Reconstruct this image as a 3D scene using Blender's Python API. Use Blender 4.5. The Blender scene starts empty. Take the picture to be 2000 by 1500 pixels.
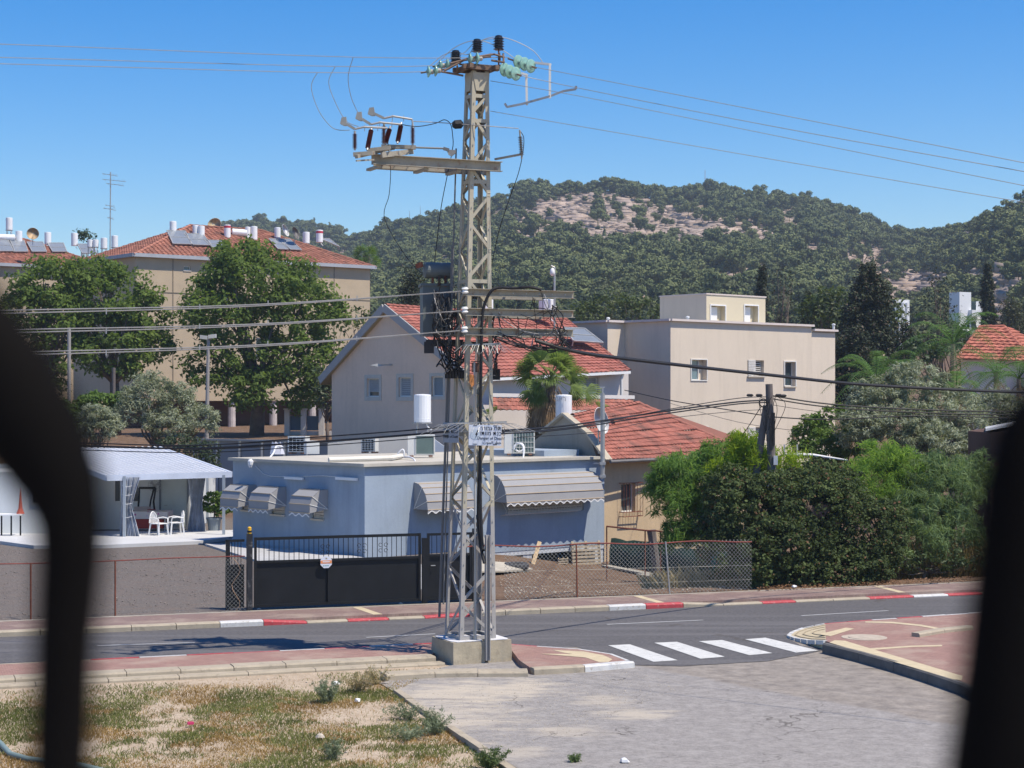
import bpy, math, random
import numpy as np
from mathutils import Vector, Matrix, noise as mn
SC = bpy.context.scene
COL = SC.collection
R = math.radians
# ------------------------------------------------------------------ camera, sky, sun, exposure
CAMZ, FPX = 5.3, 3500.0
cam_data = bpy.data.cameras.new("camera")
cam = bpy.data.objects.new("camera", cam_data); COL.objects.link(cam)
cam.location = (0, 0, CAMZ); cam.rotation_euler = (R(90), 0, 0)
cam_data.sensor_width = 36.0; cam_data.lens = 36.0 * FPX / 2000.0
cam_data.shift_y = 25.0 / 2000.0
cam_data.clip_start = 0.05; cam_data.clip_end = 6000
cam_data.dof.use_dof = True; cam_data.dof.focus_distance = 40.0; cam_data.dof.aperture_fstop = 6.3
SC.camera = cam
SUN = Vector((0.49, -0.24, 1.0)).normalized()          # towards the sun
sun_elev = math.asin(SUN.z)
world = bpy.data.worlds.new("World"); SC.world = world; world.use_nodes = True
wn = world.node_tree.nodes; wl = world.node_tree.links
sky = wn.new("ShaderNodeTexSky"); sky.sky_type = 'NISHITA'; sky.sun_disc = False
sky.sun_elevation = sun_elev; sky.sun_rotation = math.atan2(SUN.x, SUN.y)
sky.altitude = 100; sky.air_density = 1.0; sky.dust_density = 0.15; sky.ozone_density = 2.5
hs = wn.new("ShaderNodeHueSaturation"); hs.inputs['Hue'].default_value = 0.51; hs.inputs['Saturation'].default_value = 1.58; hs.inputs['Value'].default_value = 1.0
wl.new(sky.outputs[0], hs.inputs['Color'])
wl.new(hs.outputs[0], wn['Background'].inputs['Color'])
wn['Background'].inputs['Strength'].default_value = 0.112
sd = bpy.data.lights.new("sun", 'SUN'); sd.energy = 4.4; sd.angle = R(0.53); sd.color = (1.0, 0.905, 0.755)
sun = bpy.data.objects.new("sun", sd); COL.objects.link(sun)
sun.rotation_euler = SUN.to_track_quat('Z', 'Y').to_euler(); sun.location = (30, -20, 60)
SC.view_settings.view_transform = 'Standard'; SC.view_settings.look = 'None'
SC.view_settings.exposure = 0.5; SC.view_settings.gamma = 1.0
SC.cycles.max_bounces = 6; SC.cycles.diffuse_bounces = 3; SC.cycles.glossy_bounces = 3
SC.cycles.transparent_max_bounces = 8; SC.cycles.transmission_bounces = 4; SC.cycles.volume_bounces = 0
# ------------------------------------------------------------------ helpers
rng = np.random.default_rng(7); random.seed(7)
def P(px, py, D): return Vector(((px-1000)/FPX*D, D, CAMZ-(py-775)/FPX*D))
def PZ(px, py, z): return P(px, py, (CAMZ-z)*FPX/(py-775))
def PP(px, py, p0, n):
    d = Vector(((px-1000)/FPX, 1, -(py-775)/FPX)); o = Vector((0, 0, CAMZ))
    return o + d*((Vector(p0)-o).dot(n)/d.dot(n))
def V(*a): return Vector(a)
def mixv(a, b, t): return a + (b-a)*t
WM = {}
class MB:
    def __init__(s): s.v = []; s.f = []; s.mi = []; s.cur = 0; s.uv = []
    def add(s, vs, fs):
        b = len(s.v); s.v += [tuple(x) for x in vs]
        for f in fs: s.f.append(tuple(i+b for i in f)); s.mi.append(s.cur)
        return s
    def ob(s, o, a, b, c):                     # box from corner and three edge vectors
        o, a, b, c = Vector(o), Vector(a), Vector(b), Vector(c)
        vs = [o, o+a, o+a+b, o+b, o+c, o+a+c, o+a+b+c, o+b+c]
        fs = [(0,3,2,1), (4,5,6,7), (0,1,5,4), (1,2,6,5), (2,3,7,6), (3,0,4,7)]
        if a.cross(b).dot(c) < 0: fs = [f[::-1] for f in fs]
        return s.add(vs, fs)
    def box(s, c, sz, rz=0.0):
        ca, sa = math.cos(rz), math.sin(rz)
        a = V(ca, sa, 0)*sz[0]; b = V(-sa, ca, 0)*sz[1]; k = V(0, 0, sz[2])
        return s.ob(Vector(c)-a/2-b/2-k/2, a, b, k)
    def bar(s, p0, p1, w, h, up=(0, 0, 1)):
        p0, p1 = Vector(p0), Vector(p1); d = p1-p0; u = Vector(up)
        if abs(d.normalized().dot(u)) > .98: u = V(0, 1, 0)
        a = d.cross(u).normalized()*w; b = a.cross(d).normalized()*h
        return s.ob(p0-a/2-b/2, d, a, b)
    def quad(s, a, b, c, d): return s.add([a, b, c, d], [(0, 1, 2, 3)])
    def tri(s, a, b, c): return s.add([a, b, c], [(0, 1, 2)])
    def tube(s, pts, r, n=6, r1=None, cap=True):
        pts = [Vector(p) for p in pts]; m = len(pts); vs = []; prev = None
        for i, p in enumerate(pts):
            t = (pts[min(i+1, m-1)]-pts[max(i-1, 0)]).normalized()
            if prev is None:
                u = V(0, 0, 1) if abs(t.z) < .9 else V(1, 0, 0)
                a = t.cross(u).normalized()
            else: a = (prev - t*prev.dot(t)).normalized()
            prev = a; b = t.cross(a)
            rr = r if r1 is None else r+(r1-r)*i/(m-1)
            for k in range(n):
                an = 2*math.pi*k/n; vs.append(p+(a*math.cos(an)+b*math.sin(an))*rr)
        fs = [(i*n+k, i*n+(k+1) % n, (i+1)*n+(k+1) % n, (i+1)*n+k) for i in range(m-1) for k in range(n)]
        if cap: fs += [tuple(range(n))[::-1], tuple((m-1)*n+k for k in range(n))]
        return s.add(vs, fs)
    def lathe(s, c, prof, n=16, axis=(0, 0, 1)):  # prof: list of (radius, height)
        ax = Vector(axis).normalized(); u = V(0, 0, 1) if abs(ax.z) < .9 else V(1, 0, 0)
        a = ax.cross(u).normalized(); b = ax.cross(a); c = Vector(c); vs = []
        for r_, z_ in prof:
            for k in range(n):
                an = 2*math.pi*k/n; vs.append(c+ax*z_+(a*math.cos(an)+b*math.sin(an))*max(r_, 1e-4))
        m = len(prof)
        fs = [(i*n+k, i*n+(k+1) % n, (i+1)*n+(k+1) % n, (i+1)*n+k) for i in range(m-1) for k in range(n)]
        fs += [tuple(range(n))[::-1], tuple((m-1)*n+k for k in range(n))]
        return s.add(vs, fs)
    def poly(s, pts, ext):                     # prism: closed polygon and extrusion vector
        pts = [Vector(p) for p in pts]; e = Vector(ext); n = len(pts)
        fs = [tuple(range(n))[::-1], tuple(range(n, 2*n))] + [(i, (i+1) % n, (i+1) % n+n, i+n) for i in range(n)]
        nn = V(0, 0, 0)
        for i in range(n): nn += pts[i].cross(pts[(i+1) % n])
        if nn.dot(e) < 0: fs = [f[::-1] for f in fs]
        return s.add(pts+[p+e for p in pts], fs)
def link(name, me, m=None, parent=None, smooth=False):
    o = bpy.data.objects.new(name, me); COL.objects.link(o)
    if m is not None:
        for x in (m if isinstance(m, (list, tuple)) else [m]): me.materials.append(x)
    if smooth: me.polygons.foreach_set('use_smooth', [True]*len(me.polygons))
    W = Matrix.Identity(4)
    if parent is not None:
        o.parent = parent; o.matrix_parent_inverse = WM[parent.name].inverted()
    WM[o.name] = W
    return o
def obj(name, mb, m=None, parent=None, smooth=False, uv=None):
    me = bpy.data.meshes.new(name); me.from_pydata(mb.v, [], mb.f); me.update()
    if max(mb.mi, default=0) > 0: me.polygons.foreach_set('material_index', mb.mi)
    if uv is not None:
        l = me.uv_layers.new(name='UVMap'); vi = np.zeros(len(me.loops), dtype=np.int32)
        me.loops.foreach_get('vertex_index', vi); l.data.foreach_set('uv', np.asarray(uv, dtype=np.float32)[vi].ravel())
    return link(name, me, m, parent, smooth)
def fast(name, verts, faces4, m, parent=None, smooth=False):
    """numpy verts (N,3), faces (M,k)"""
    me = bpy.data.meshes.new(name); nv, (nf, k) = len(verts), faces4.shape
    me.vertices.add(nv); me.vertices.foreach_set('co', np.asarray(verts, dtype=np.float32).ravel())
    me.loops.add(nf*k); me.loops.foreach_set('vertex_index', faces4.astype(np.int32).ravel())
    me.polygons.add(nf); me.polygons.foreach_set('loop_start', np.arange(0, nf*k, k, dtype=np.int32))
    me.update(calc_edges=True)
    return link(name, me, m, parent, smooth)
def tag(o, label=None, cat=None, group=None, kind=None):
    if label: o['label'] = label
    if cat: o['category'] = cat
    if group: o['group'] = group
    if kind: o['kind'] = kind
    return o
def thing(name, label, cat, loc=(0, 0, 0), group=None, kind=None):
    o = bpy.data.objects.new(name, None); COL.objects.link(o); o.location = loc
    o.empty_display_size = .2
    WM[o.name] = Matrix.Translation(Vector(loc))
    return tag(o, label, cat, group, kind)
def kids(o): return [c for c in CH.get(o.name, [])]
CH = {}
def copy_tree(root, M, label=None, group=None):
    """copy a thing and its parts, moved by world matrix M"""
    allk = {}
    for o in bpy.data.objects:
        if o.parent: allk.setdefault(o.parent.name, []).append(o)
    def rec(o, par):
        c = o.copy(); COL.objects.link(c)
        if par is not None: c.parent = par
        for ch in allk.get(o.name, []): rec(ch, c)
        return c
    r = rec(root, None)
    r.matrix_world = M @ WM[root.name]; WM[r.name] = M @ WM[root.name]
    if label: r['label'] = label
    if group: r['group'] = group
    return r
# ------------------------------------------------------------------ materials
def nodes(name):
    m = bpy.data.materials.new(name); m.use_nodes = True
    nt = m.node_tree; return m, nt, nt.nodes, nt.links, nt.nodes['Principled BSDF']
def mth(nt, op, a, b=None, clamp=False):
    n = nt.nodes.new('ShaderNodeMath'); n.operation = op; n.use_clamp = clamp
    for i, x in enumerate((a, b)):
        if x is None: continue
        if isinstance(x, (int, float)): n.inputs[i].default_value = x
        else: nt.links.new(x, n.inputs[i])
    return n.outputs[0]
def mixc(nt, fac, a, b, mode='MIX'):
    n = nt.nodes.new('ShaderNodeMix'); n.data_type = 'RGBA'; n.blend_type = mode; n.clamp_factor = True
    for idx, x in ((0, fac), (6, a), (7, b)):
        if isinstance(x, (int, float)): n.inputs[idx].default_value = x
        elif isinstance(x, tuple): n.inputs[idx].default_value = (x[0], x[1], x[2], 1)
        else: nt.links.new(x, n.inputs[idx])
    return n.outputs[2]
def coords(nt, scale=(1, 1, 1), rot=(0, 0, 0), src='Object'):
    tc = nt.nodes.new('ShaderNodeTexCoord'); mp = nt.nodes.new('ShaderNodeMapping')
    mp.inputs['Scale'].default_value = scale; mp.inputs['Rotation'].default_value = rot
    nt.links.new(tc.outputs[src], mp.inputs['Vector']); return mp.outputs[0]
def nz(nt, vec, scale, detail=4, rough=.55, dist=0):
    n = nt.nodes.new('ShaderNodeTexNoise'); n.inputs['Scale'].default_value = scale; n.inputs['Detail'].default_value = detail
    n.inputs['Roughness'].default_value = rough; n.inputs['Distortion'].default_value = dist
    if vec is not None: nt.links.new(vec, n.inputs['Vector'])
    return n.outputs[0]
def ramp(nt, fac, lo, hi):
    n = nt.nodes.new('ShaderNodeMapRange'); n.inputs['From Min'].default_value = lo; n.inputs['From Max'].default_value = hi
    nt.links.new(fac, n.inputs['Value']); return n.outputs[0]
def bump(nt, bs, h, strength=.3, dist=.02):
    b = nt.nodes.new('ShaderNodeBump'); b.inputs['Strength'].default_value = strength; b.inputs['Distance'].default_value = dist
    nt.links.new(h, b.inputs['Height']); nt.links.new(b.outputs[0], bs.inputs['Normal'])
MATS = {}
def mat(name, col, rough=.8, var=.12, scale=1.5, bmp=.15, bs=40, metal=0.0, spec=.3, streak=0.0, spots=None, spot_amt=.0):
    if name in MATS: return MATS[name]
    m, nt, n, l, b = nodes(name); v = coords(nt)
    a = nz(nt, v, scale, 5); f = nz(nt, v, scale*14, 3)
    t = mth(nt, 'ADD', mth(nt, 'MULTIPLY', a, .7), mth(nt, 'MULTIPLY', f, .3))
    t = ramp(nt, t, .3, .7)
    lo = tuple(c*(1-var) for c in col); hi = tuple(min(1, c*(1+var)) for c in col)
    c = mixc(nt, t, lo, hi)
    if streak:
        s = nz(nt, coords(nt, (1, 1, .09)), 1.6, 5, .7)
        c = mixc(nt, mth(nt, 'MULTIPLY', ramp(nt, s, .5, .75), streak), c, tuple(x*.45 for x in col))
    if spots:
        s = nz(nt, v, scale*2.3, 6, .7)
        c = mixc(nt, mth(nt, 'MULTIPLY', ramp(nt, s, .56, .64), spot_amt, True), c, spots)
    l.new(c, b.inputs['Base Color'])
    b.inputs['Roughness'].default_value = rough; b.inputs['Metallic'].default_value = metal
    b.inputs['Specular IOR Level'].default_value = spec
    if bmp: bump(nt, b, nz(nt, v, bs, 3), bmp, .01)
    MATS[name] = m; return m
def leafmat(name, c0, c1, trans=.35, rough=.5, dead=None, deadp=.0):
    if name in MATS: return MATS[name]
    m, nt, n, l, b = nodes(name)
    g = n.new('ShaderNodeNewGeometry'); r_ = g.outputs['Random Per Island']
    c = mixc(nt, r_, c0, c1)
    c = mixc(nt, ramp(nt, nz(nt, coords(nt), .9, 3), .35, .65), c, tuple(x*.72 for x in c0))
    if dead: c = mixc(nt, mth(nt, 'LESS_THAN', mth(nt, 'FRACT', mth(nt, 'MULTIPLY', r_, 7.31)), deadp), c, dead)
    l.new(c, b.inputs['Base Color']); b.inputs['Roughness'].default_value = rough; b.inputs['Specular IOR Level'].default_value = .25
    tr = n.new('ShaderNodeBsdfTranslucent'); l.new(mixc(nt, .5, c, (min(1, c1[0]*1.6), min(1, c1[1]*1.7), c1[2]*.8)), tr.inputs[0])
    mx = n.new('ShaderNodeMixShader'); mx.inputs[0].default_value = trans
    l.new(b.outputs[0], mx.inputs[1]); l.new(tr.outputs[0], mx.inputs[2]); l.new(mx.outputs[0], n['Material Output'].inputs[0])
    MATS[name] = m; return m
def tilemat(name, col, stain=.3, tw=.2):
    m, nt, n, l, b = nodes(name)
    uv = n.new('ShaderNodeUVMap'); sp = n.new('ShaderNodeSeparateXYZ'); l.new(uv.outputs[0], sp.inputs[0])
    cb = n.new('ShaderNodeCombineXYZ'); l.new(mth(nt, 'FLOOR', mth(nt, 'DIVIDE', sp.outputs[0], tw)), cb.inputs[0])
    l.new(mth(nt, 'FLOOR', sp.outputs[1]), cb.inputs[1])
    w = n.new('ShaderNodeTexWhiteNoise'); l.new(cb.outputs[0], w.inputs[0])
    c = mixc(nt, w.outputs[0], tuple(x*.72 for x in col), tuple(min(1, x*1.25) for x in col))
    v = coords(nt); s = nz(nt, v, .8, 6, .68)
    c = mixc(nt, mth(nt, 'MULTIPLY', ramp(nt, s, .5, .72), stain), c, (.075, .06, .05))
    s2 = nz(nt, v, 6, 4, .6); c = mixc(nt, mth(nt, 'MULTIPLY', ramp(nt, s2, .5, .8), .4), c, tuple(min(1, x*1.5) for x in col))
    l.new(c, b.inputs['Base Color']); b.inputs['Roughness'].default_value = .75; b.inputs['Specular IOR Level'].default_value = .2
    bump(nt, b, nz(nt, v, 30, 3), .2, .01); MATS[name] = m; return m
WHITE = mat('white_paint', (.74, .745, .75), .5, .05, 2, .05)
TANKW = mat('tank_enamel', (.78, .79, .81), .35, .04, 2, .03, spec=.5)
CONC = mat('pale_concrete', (.42, .385, .32), .9, .2, 2.5, .35, 25, streak=.25)
KERB = mat('kerb_concrete', (.37, .32, .245), .9, .16, 3, .3, 30, spots=(.22, .19, .15), spot_amt=.5)
KRED = mat('kerb_red_paint', (.42, .06, .07), .65, .2, 6, .2, 30, spots=(.45, .36, .32), spot_amt=.5)
KWHITE = mat('kerb_white_paint', (.54, .54, .53), .7, .15, 5, .3, 30, spots=(.34, .31, .27), spot_amt=.8)
CREAM = mat('cream_paver', (.50, .42, .28), .9, .15, 5, .3, 30)
BLACKM = mat('black_metal', (.010, .011, .013), .5, .3, 3, .08, 30, spec=.3)
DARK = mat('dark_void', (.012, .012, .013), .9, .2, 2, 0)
GALV = mat('galvanised_steel', (.42, .42, .41), .5, .15, 4, .1, 40, metal=.5)
RUSTY = mat('rusty_steel', (.19, .065, .04), .8, .35, 8, .2, 40)
CABLE = mat('black_cable', (.018, .018, .02), .6, .2, 5, .05)
WIRE = mat('weathered_conductor', (.33, .32, .31), .6, .15, 5, 0, metal=.3)
GLASSD = mat('dark_window_glass', (.03, .05, .06), .08, .2, .8, 0, spec=.8)
GLASSB = mat('blue_window_glass', (.13, .2, .24), .12, .2, .8, 0, spec=.7)
WOOD = mat('raw_pine', (.48, .36, .22), .85, .25, 6, .2)
# ------------------------------------------------------------------ terrain
RD = V(math.cos(R(19.5)), math.sin(R(19.5)), 0); RN = V(-math.sin(R(19.5)), math.cos(R(19.5)), 0)
def S(s, t, z=0.0): return RD*s + RN*t + V(0, 0, z)   # street coordinates
def st(p): return p.dot(RD), p.dot(RN)
def smooth(a, b, x):
    t = min(1, max(0, (x-a)/(b-a))); return t*t*(3-2*t)
def height(x, y):
    z = 3.0*smooth(76, 116, y) + 7.4*smooth(130, 225, y)
    t = -x*math.sin(R(19.5)) + y*math.cos(R(19.5))
    if t > 43: z += -0.85*smooth(43.5, 52, t)*smooth(-2, 3, x)*(1-smooth(74, 90, y))
    if t > 43: z += .12*(1-smooth(44, 50, t))
    return z
# ------------------------------------------------------------------ ground, road, pavements
def soil_material():
    m, nt, n, l, b = nodes('soil_and_gravel'); v = coords(nt)
    sp = n.new('ShaderNodeSeparateXYZ'); l.new(v, sp.inputs[0])
    big = nz(nt, v, .35, 6, .6); mid = nz(nt, v, 2.2, 6, .65); fine = nz(nt, v, 18, 4, .7)
    pale = mixc(nt, ramp(nt, mid, .35, .7), (.31, .235, .16), (.46, .37, .275))        # foreground earth
    pale = mixc(nt, ramp(nt, fine, .45, .75), pale, (.52, .45, .36))
    grav = mixc(nt, ramp(nt, fine, .35, .7), (.085, .074, .068), (.21, .19, .175))       # gravel yard
    grav = mixc(nt, mth(nt, 'MULTIPLY', ramp(nt, mid, .45, .65), .5), grav, (.17, .13, .11))
    red = mixc(nt, ramp(nt, mid, .35, .7), (.11, .07, .047), (.19, .128, .088))         # red garden soil
    red = mixc(nt, ramp(nt, nz(nt, v, 9, 5, .75), .60, .72), red, (.5, .42, .34))
    # regions: t = distance across the street, x = along
    t = mth(nt, 'ADD', mth(nt, 'MULTIPLY', sp.outputs[0], -math.sin(R(19.5))), mth(nt, 'MULTIPLY', sp.outputs[1], math.cos(R(19.5))))
    wob = mth(nt, 'MULTIPLY', mth(nt, 'SUBTRACT', nz(nt, v, .9, 4), .5), 1.2)
    isred = ramp(nt, mth(nt, 'ADD', sp.outputs[0], wob), -2.2, -1.2)
    far = ramp(nt, mth(nt, 'ADD', sp.outputs[1], wob), 77, 79)
    isred = mth(nt, 'MAXIMUM', isred, far)
    c = mixc(nt, ramp(nt, t, 39, 41), pale, mixc(nt, isred, grav, red))
    l.new(c, b.inputs['Base Color']); b.inputs['Roughness'].default_value = .95; b.inputs['Specular IOR Level'].default_value = .1
    vo = n.new('ShaderNodeTexVoronoi'); vo.inputs['Scale'].default_value = 22; l.new(v, vo.inputs['Vector'])
    bump(nt, b, mth(nt, 'ADD', mth(nt, 'MULTIPLY', fine, .6), mth(nt, 'MULTIPLY', vo.outputs[0], .6)), .8, .03)
    return m
def grid_sheet(name, xs, ys, hf, m):
    X, Y = np.meshgrid(xs, ys); Z = np.array([[hf(x, y) for x in xs] for y in ys])
    v = np.stack([X.ravel(), Y.ravel(), Z.ravel()], 1); nx, ny = len(xs), len(ys)
    i = (np.arange(ny-1)[:, None]*nx + np.arange(nx-1)[None, :]).ravel()
    f = np.stack([i, i+1, i+nx+1, i+nx], 1)
    return fast(name, v, f, m, smooth=True)
xs = np.concatenate([np.linspace(-1150, -95, 20), np.linspace(-90, 90, 91), np.linspace(95, 1150, 20)])
ys = np.concatenate([np.linspace(-300, 8, 12), np.linspace(10, 80, 71), np.linspace(82, 240, 60), np.linspace(260, 1230, 20)])
def hg(x, y):
    t = -x*math.sin(R(19.5)) + y*math.cos(R(19.5))
    z = height(x, y)-.02
    if y < 60: z += .03*mn.noise(V(x*.6, y*.6, 0))
    return z
tag(grid_sheet('ground', xs, ys, hg, soil_material()), kind='structure')

def asphalt(name, c0, c1, dust, dustpos=None, cracks=True, old=False):
    m, nt, n, l, b = nodes(name); v = coords(nt)
    fine = nz(nt, v, 45, 3, .8); mid = nz(nt, coords(nt, (1, 1, 1), (0, 0, R(-19.5))), 1.2, 6, .6)
    wear = nz(nt, coords(nt, (.08, 1.6, 1), (0, 0, R(-19.5))), 1.0, 5, .6)
    c = mixc(nt, ramp(nt, mth(nt, 'ADD', mth(nt, 'MULTIPLY', mid, .5), mth(nt, 'MULTIPLY', wear, .5)), .35, .65), c0, c1)
    grit = nz(nt, v, 11, 8, .85)
    c = mixc(nt, mth(nt, 'MULTIPLY', ramp(nt, grit, .40, .60), .75), tuple(x*.72 for x in c0), mixc(nt, .55, c, tuple(min(1, x*1.25) for x in c1)))
    c = mixc(nt, mth(nt, 'MULTIPLY', ramp(nt, fine, .45, .7), .35), c, tuple(min(1, x*1.7) for x in c1))
    if not old:
        trk = nz(nt, coords(nt, (.05, 1.1, 1), (0, 0, R(-19.5))), 1.3, 4, .5)
        c = mixc(nt, mth(nt, 'MULTIPLY', ramp(nt, trk, .5, .62), .4), c, tuple(min(1, x*1.3) for x in c1))
    if old:
        c = mixc(nt, mth(nt, 'MULTIPLY', ramp(nt, nz(nt, v, 3.2, 9, .8), .45, .6), .6), c, (.35, .33, .31))
        patch = nz(nt, v, .28, 4, .5, .6); sx = n.new('ShaderNodeSeparateXYZ'); l.new(v, sx.inputs[0])
        side_ = ramp(nt, mth(nt, 'ADD', mth(nt, 'SUBTRACT', sx.outputs[0], mth(nt, 'MULTIPLY', mth(nt, 'SUBTRACT', 34.5, sx.outputs[1]), .75)), mth(nt, 'MULTIPLY', patch, 2.0)), 3.9, 4.15)
        c = mixc(nt, mth(nt, 'MULTIPLY', side_, .75), c, mixc(nt, ramp(nt, nz(nt, v, 2.6, 10, .8), .38, .62), (.15, .128, .108), (.33, .29, .245)))
        for (px, py, rr, amt) in dustpos:
            q = PZ(px, py, 0)
            mp = coords(nt); d = n.new('ShaderNodeVectorMath'); d.operation = 'DISTANCE'
            d.inputs[1].default_value = (q.x, q.y, 0); l.new(mp, d.inputs[0])
            g = mth(nt, 'ADD', ramp(nt, d.outputs['Value'], rr, 0), mth(nt, 'MULTIPLY', 2.4, mth(nt, 'SUBTRACT', nz(nt, coords(nt, (.6, 1.7, 1)), 1.7, 12, .72), .52)))
            c = mixc(nt, mth(nt, 'MULTIPLY', ramp(nt, g, .35, .8), amt*.85, True), c, dust)
    if cracks:
        vo = n.new('ShaderNodeTexVoronoi'); vo.feature = 'DISTANCE_TO_EDGE'; vo.inputs['Scale'].default_value = .42 if old else .12
        wv = n.new('ShaderNodeVectorMath'); wv.operation = 'ADD'; l.new(v, wv.inputs[0])
        nn = n.new('ShaderNodeTexNoise'); nn.inputs['Scale'].default_value = 1.5; nn.inputs['Detail'].default_value = 6; l.new(v, nn.inputs['Vector'])
        l.new(nn.outputs['Color'], wv.inputs[1]); l.new(wv.outputs[0], vo.inputs['Vector'])
        ck = mth(nt, 'MULTIPLY', mth(nt, 'LESS_THAN', vo.outputs['Distance'], .006), ramp(nt, nz(nt, v, .5, 3), .5, .6))
        c = mixc(nt, mth(nt, 'MULTIPLY', ck, .7 if old else .5), c, (.07, .06, .05))
    l.new(c, b.inputs['Base Color']); b.inputs['Roughness'].default_value = .85; b.inputs['Specular IOR Level'].default_value = .25
    bump(nt, b, nz(nt, v, 70, 3, .8), .5, .01)
    return m
M_ROAD = asphalt('road_asphalt', (.088, .084, .085), (.13, .125, .126), None)
M_SIDE = asphalt('bleached_asphalt', (.215, .20, .188), (.295, .275, .258), (.48, .42, .335),
    [(800, 1400, 3.6, .9), (900, 1352, 2.6, .9), (1000, 1345, 2.0, .8), (1240, 1395, 1.2, .8), (1110, 1430, 1.2, .55), (1010, 1470, 1.0, .6), (1180, 1370, 1.1, .6)], True, True)
def flat_sheet(name, pts, z, m, thick=0.0, parent=None):
    mb = MB(); pts = [V(p[0], p[1], z) for p in pts]
    if thick: mb.poly(pts, (0, 0, -thick))
    else: mb.add(pts, [tuple(range(len(pts)))])
    return obj(name, mb, m, parent)
def px(z, *pts): return [PZ(a, b, z) for a, b in pts]
# road strip between the kerbs
NEAR_T, FAR_T = 36.0, 41.0
road = flat_sheet('road', [S(-40, 35.7), S(2.0, 35.3), S(16, 35.3), S(80, 35.3), S(80, 41.05), S(-40, 41.05)], .006, M_ROAD)
tag(road, kind='structure')
# side street: reaches from the road towards the camera
side = flat_sheet('side_street', [PZ(735, 1338, 0), PZ(1035, 1560, 0), S(15.5, 10), S(40, 10), S(26, 30), S(19, 35.9), S(4.0, 36.2), S(3.0, 35.7)][:0] or
    [V(*PZ(742, 1334, 0).xy, 0), V(*PZ(1010, 1500, 0).xy, 0), V(6, 12, 0), V(30, 12, 0), V(30, 30, 0), V(*PZ(1900, 1352, 0).xy, 0),
     V(*PZ(1640, 1222, 0).xy, 0), V(*PZ(980, 1250, 0).xy, 0), V(*PZ(960, 1280, 0).xy, 0)], .002, M_SIDE)
tag(side, kind='structure')
# dark apron of newer asphalt where the crossing lies
def band(name, pts, z, m, **k):
    return flat_sheet(name, px(0, *pts), z, m)
apron = band('road_apron', [(1120, 1262), (1200, 1225), (1640, 1210), (1590, 1225), (1530, 1243), (1565, 1262), (1625, 1268), (1500, 1292), (1330, 1302), (1240, 1300)], .010, M_ROAD)
tag(apron, kind='structure')
M_PAINT = mat('road_paint', (.54, .54, .52), .75, .14, 3, .2, 60, spots=(.26, .26, .26), spot_amt=.55)
crossing = thing('pedestrian_crossing', 'white zebra crossing of broad stripes painted across the side street mouth', 'road marking', PZ(1390, 1270, 0))
for q in ([(1188, 1262), (1230, 1260), (1323, 1291), (1276, 1294)], [(1278, 1257), (1322, 1255), (1415, 1284), (1368, 1288)],
          [(1365, 1254), (1410, 1251.5), (1508, 1277), (1463, 1281)], [(1455, 1250), (1495, 1247), (1598, 1272), (1554, 1276)]):
    mb = MB(); pts = [V(p.x, p.y, .0185) for p in px(0, *q)]; mb.poly(pts, (0, 0, -.004)); obj('stripe', mb, M_PAINT, crossing)
M_THIN = mat('worn_line_paint', (.36, .36, .36), .8, .2, 5, .1)
lines = thing('centre_line', 'thin worn dashes of the centre line on the dark main road', 'road marking', PZ(1280, 1216, 0))
for a, b_ in (((715, 1246), (850, 1239)), ((1185, 1220.5), (1373, 1212)), ((1565, 1203.5), (1735, 1193.5)), ((190, 1262), (380, 1256))):
    p0, p1 = PZ(*a, 0), PZ(*b_, 0); d = (p1-p0).normalized(); nrm = V(-d.y, d.x, 0)*.04
    mb = MB(); mb.poly([p0-nrm, p1-nrm, p1+nrm, p0+nrm], (0, 0, .004)); o = obj('dash', mb, M_THIN, lines); o.location.z += .0105
# paver material
def paver_material(name, c, rot):
    m, nt, n, l, b = nodes(name); v = coords(nt, (1, 1, 1), (0, 0, rot))
    br = n.new('ShaderNodeTexBrick'); l.new(v, br.inputs['Vector']); br.inputs['Scale'].default_value = 5
    br.inputs['Color1'].default_value = (c[0]*.88, c[1]*.88, c[2]*.88, 1); br.inputs['Color2'].default_value = (c[0]*1.1, c[1]*1.1, c[2]*1.1, 1)
    br.inputs['Mortar'].default_value = (c[0]*.6, c[1]*.62, c[2]*.65, 1); br.inputs['Mortar Size'].default_value = .022
    d = nz(nt, coords(nt), 1.1, 6, .6)
    col = mixc(nt, mth(nt, 'MULTIPLY', ramp(nt, d, .48, .68), .45), br.outputs[0], (.42, .35, .28))
    l.new(col, b.inputs['Base Color']); b.inputs['Roughness'].default_value = .9; b.inputs['Specular IOR Level'].default_value = .15
    bump(nt, b, mth(nt, 'ADD', mth(nt, 'MULTIPLY', br.outputs['Fac'], -.5), mth(nt, 'MULTIPLY', nz(nt, coords(nt), 30), .4)), .4, .008)
    return m
M_PINK = paver_material('pink_pavers', (.31, .19, .16), R(-19.5))
M_PINKF = paver_material('dusty_pink_pavers', (.23, .162, .145), R(-19.5))
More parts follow.
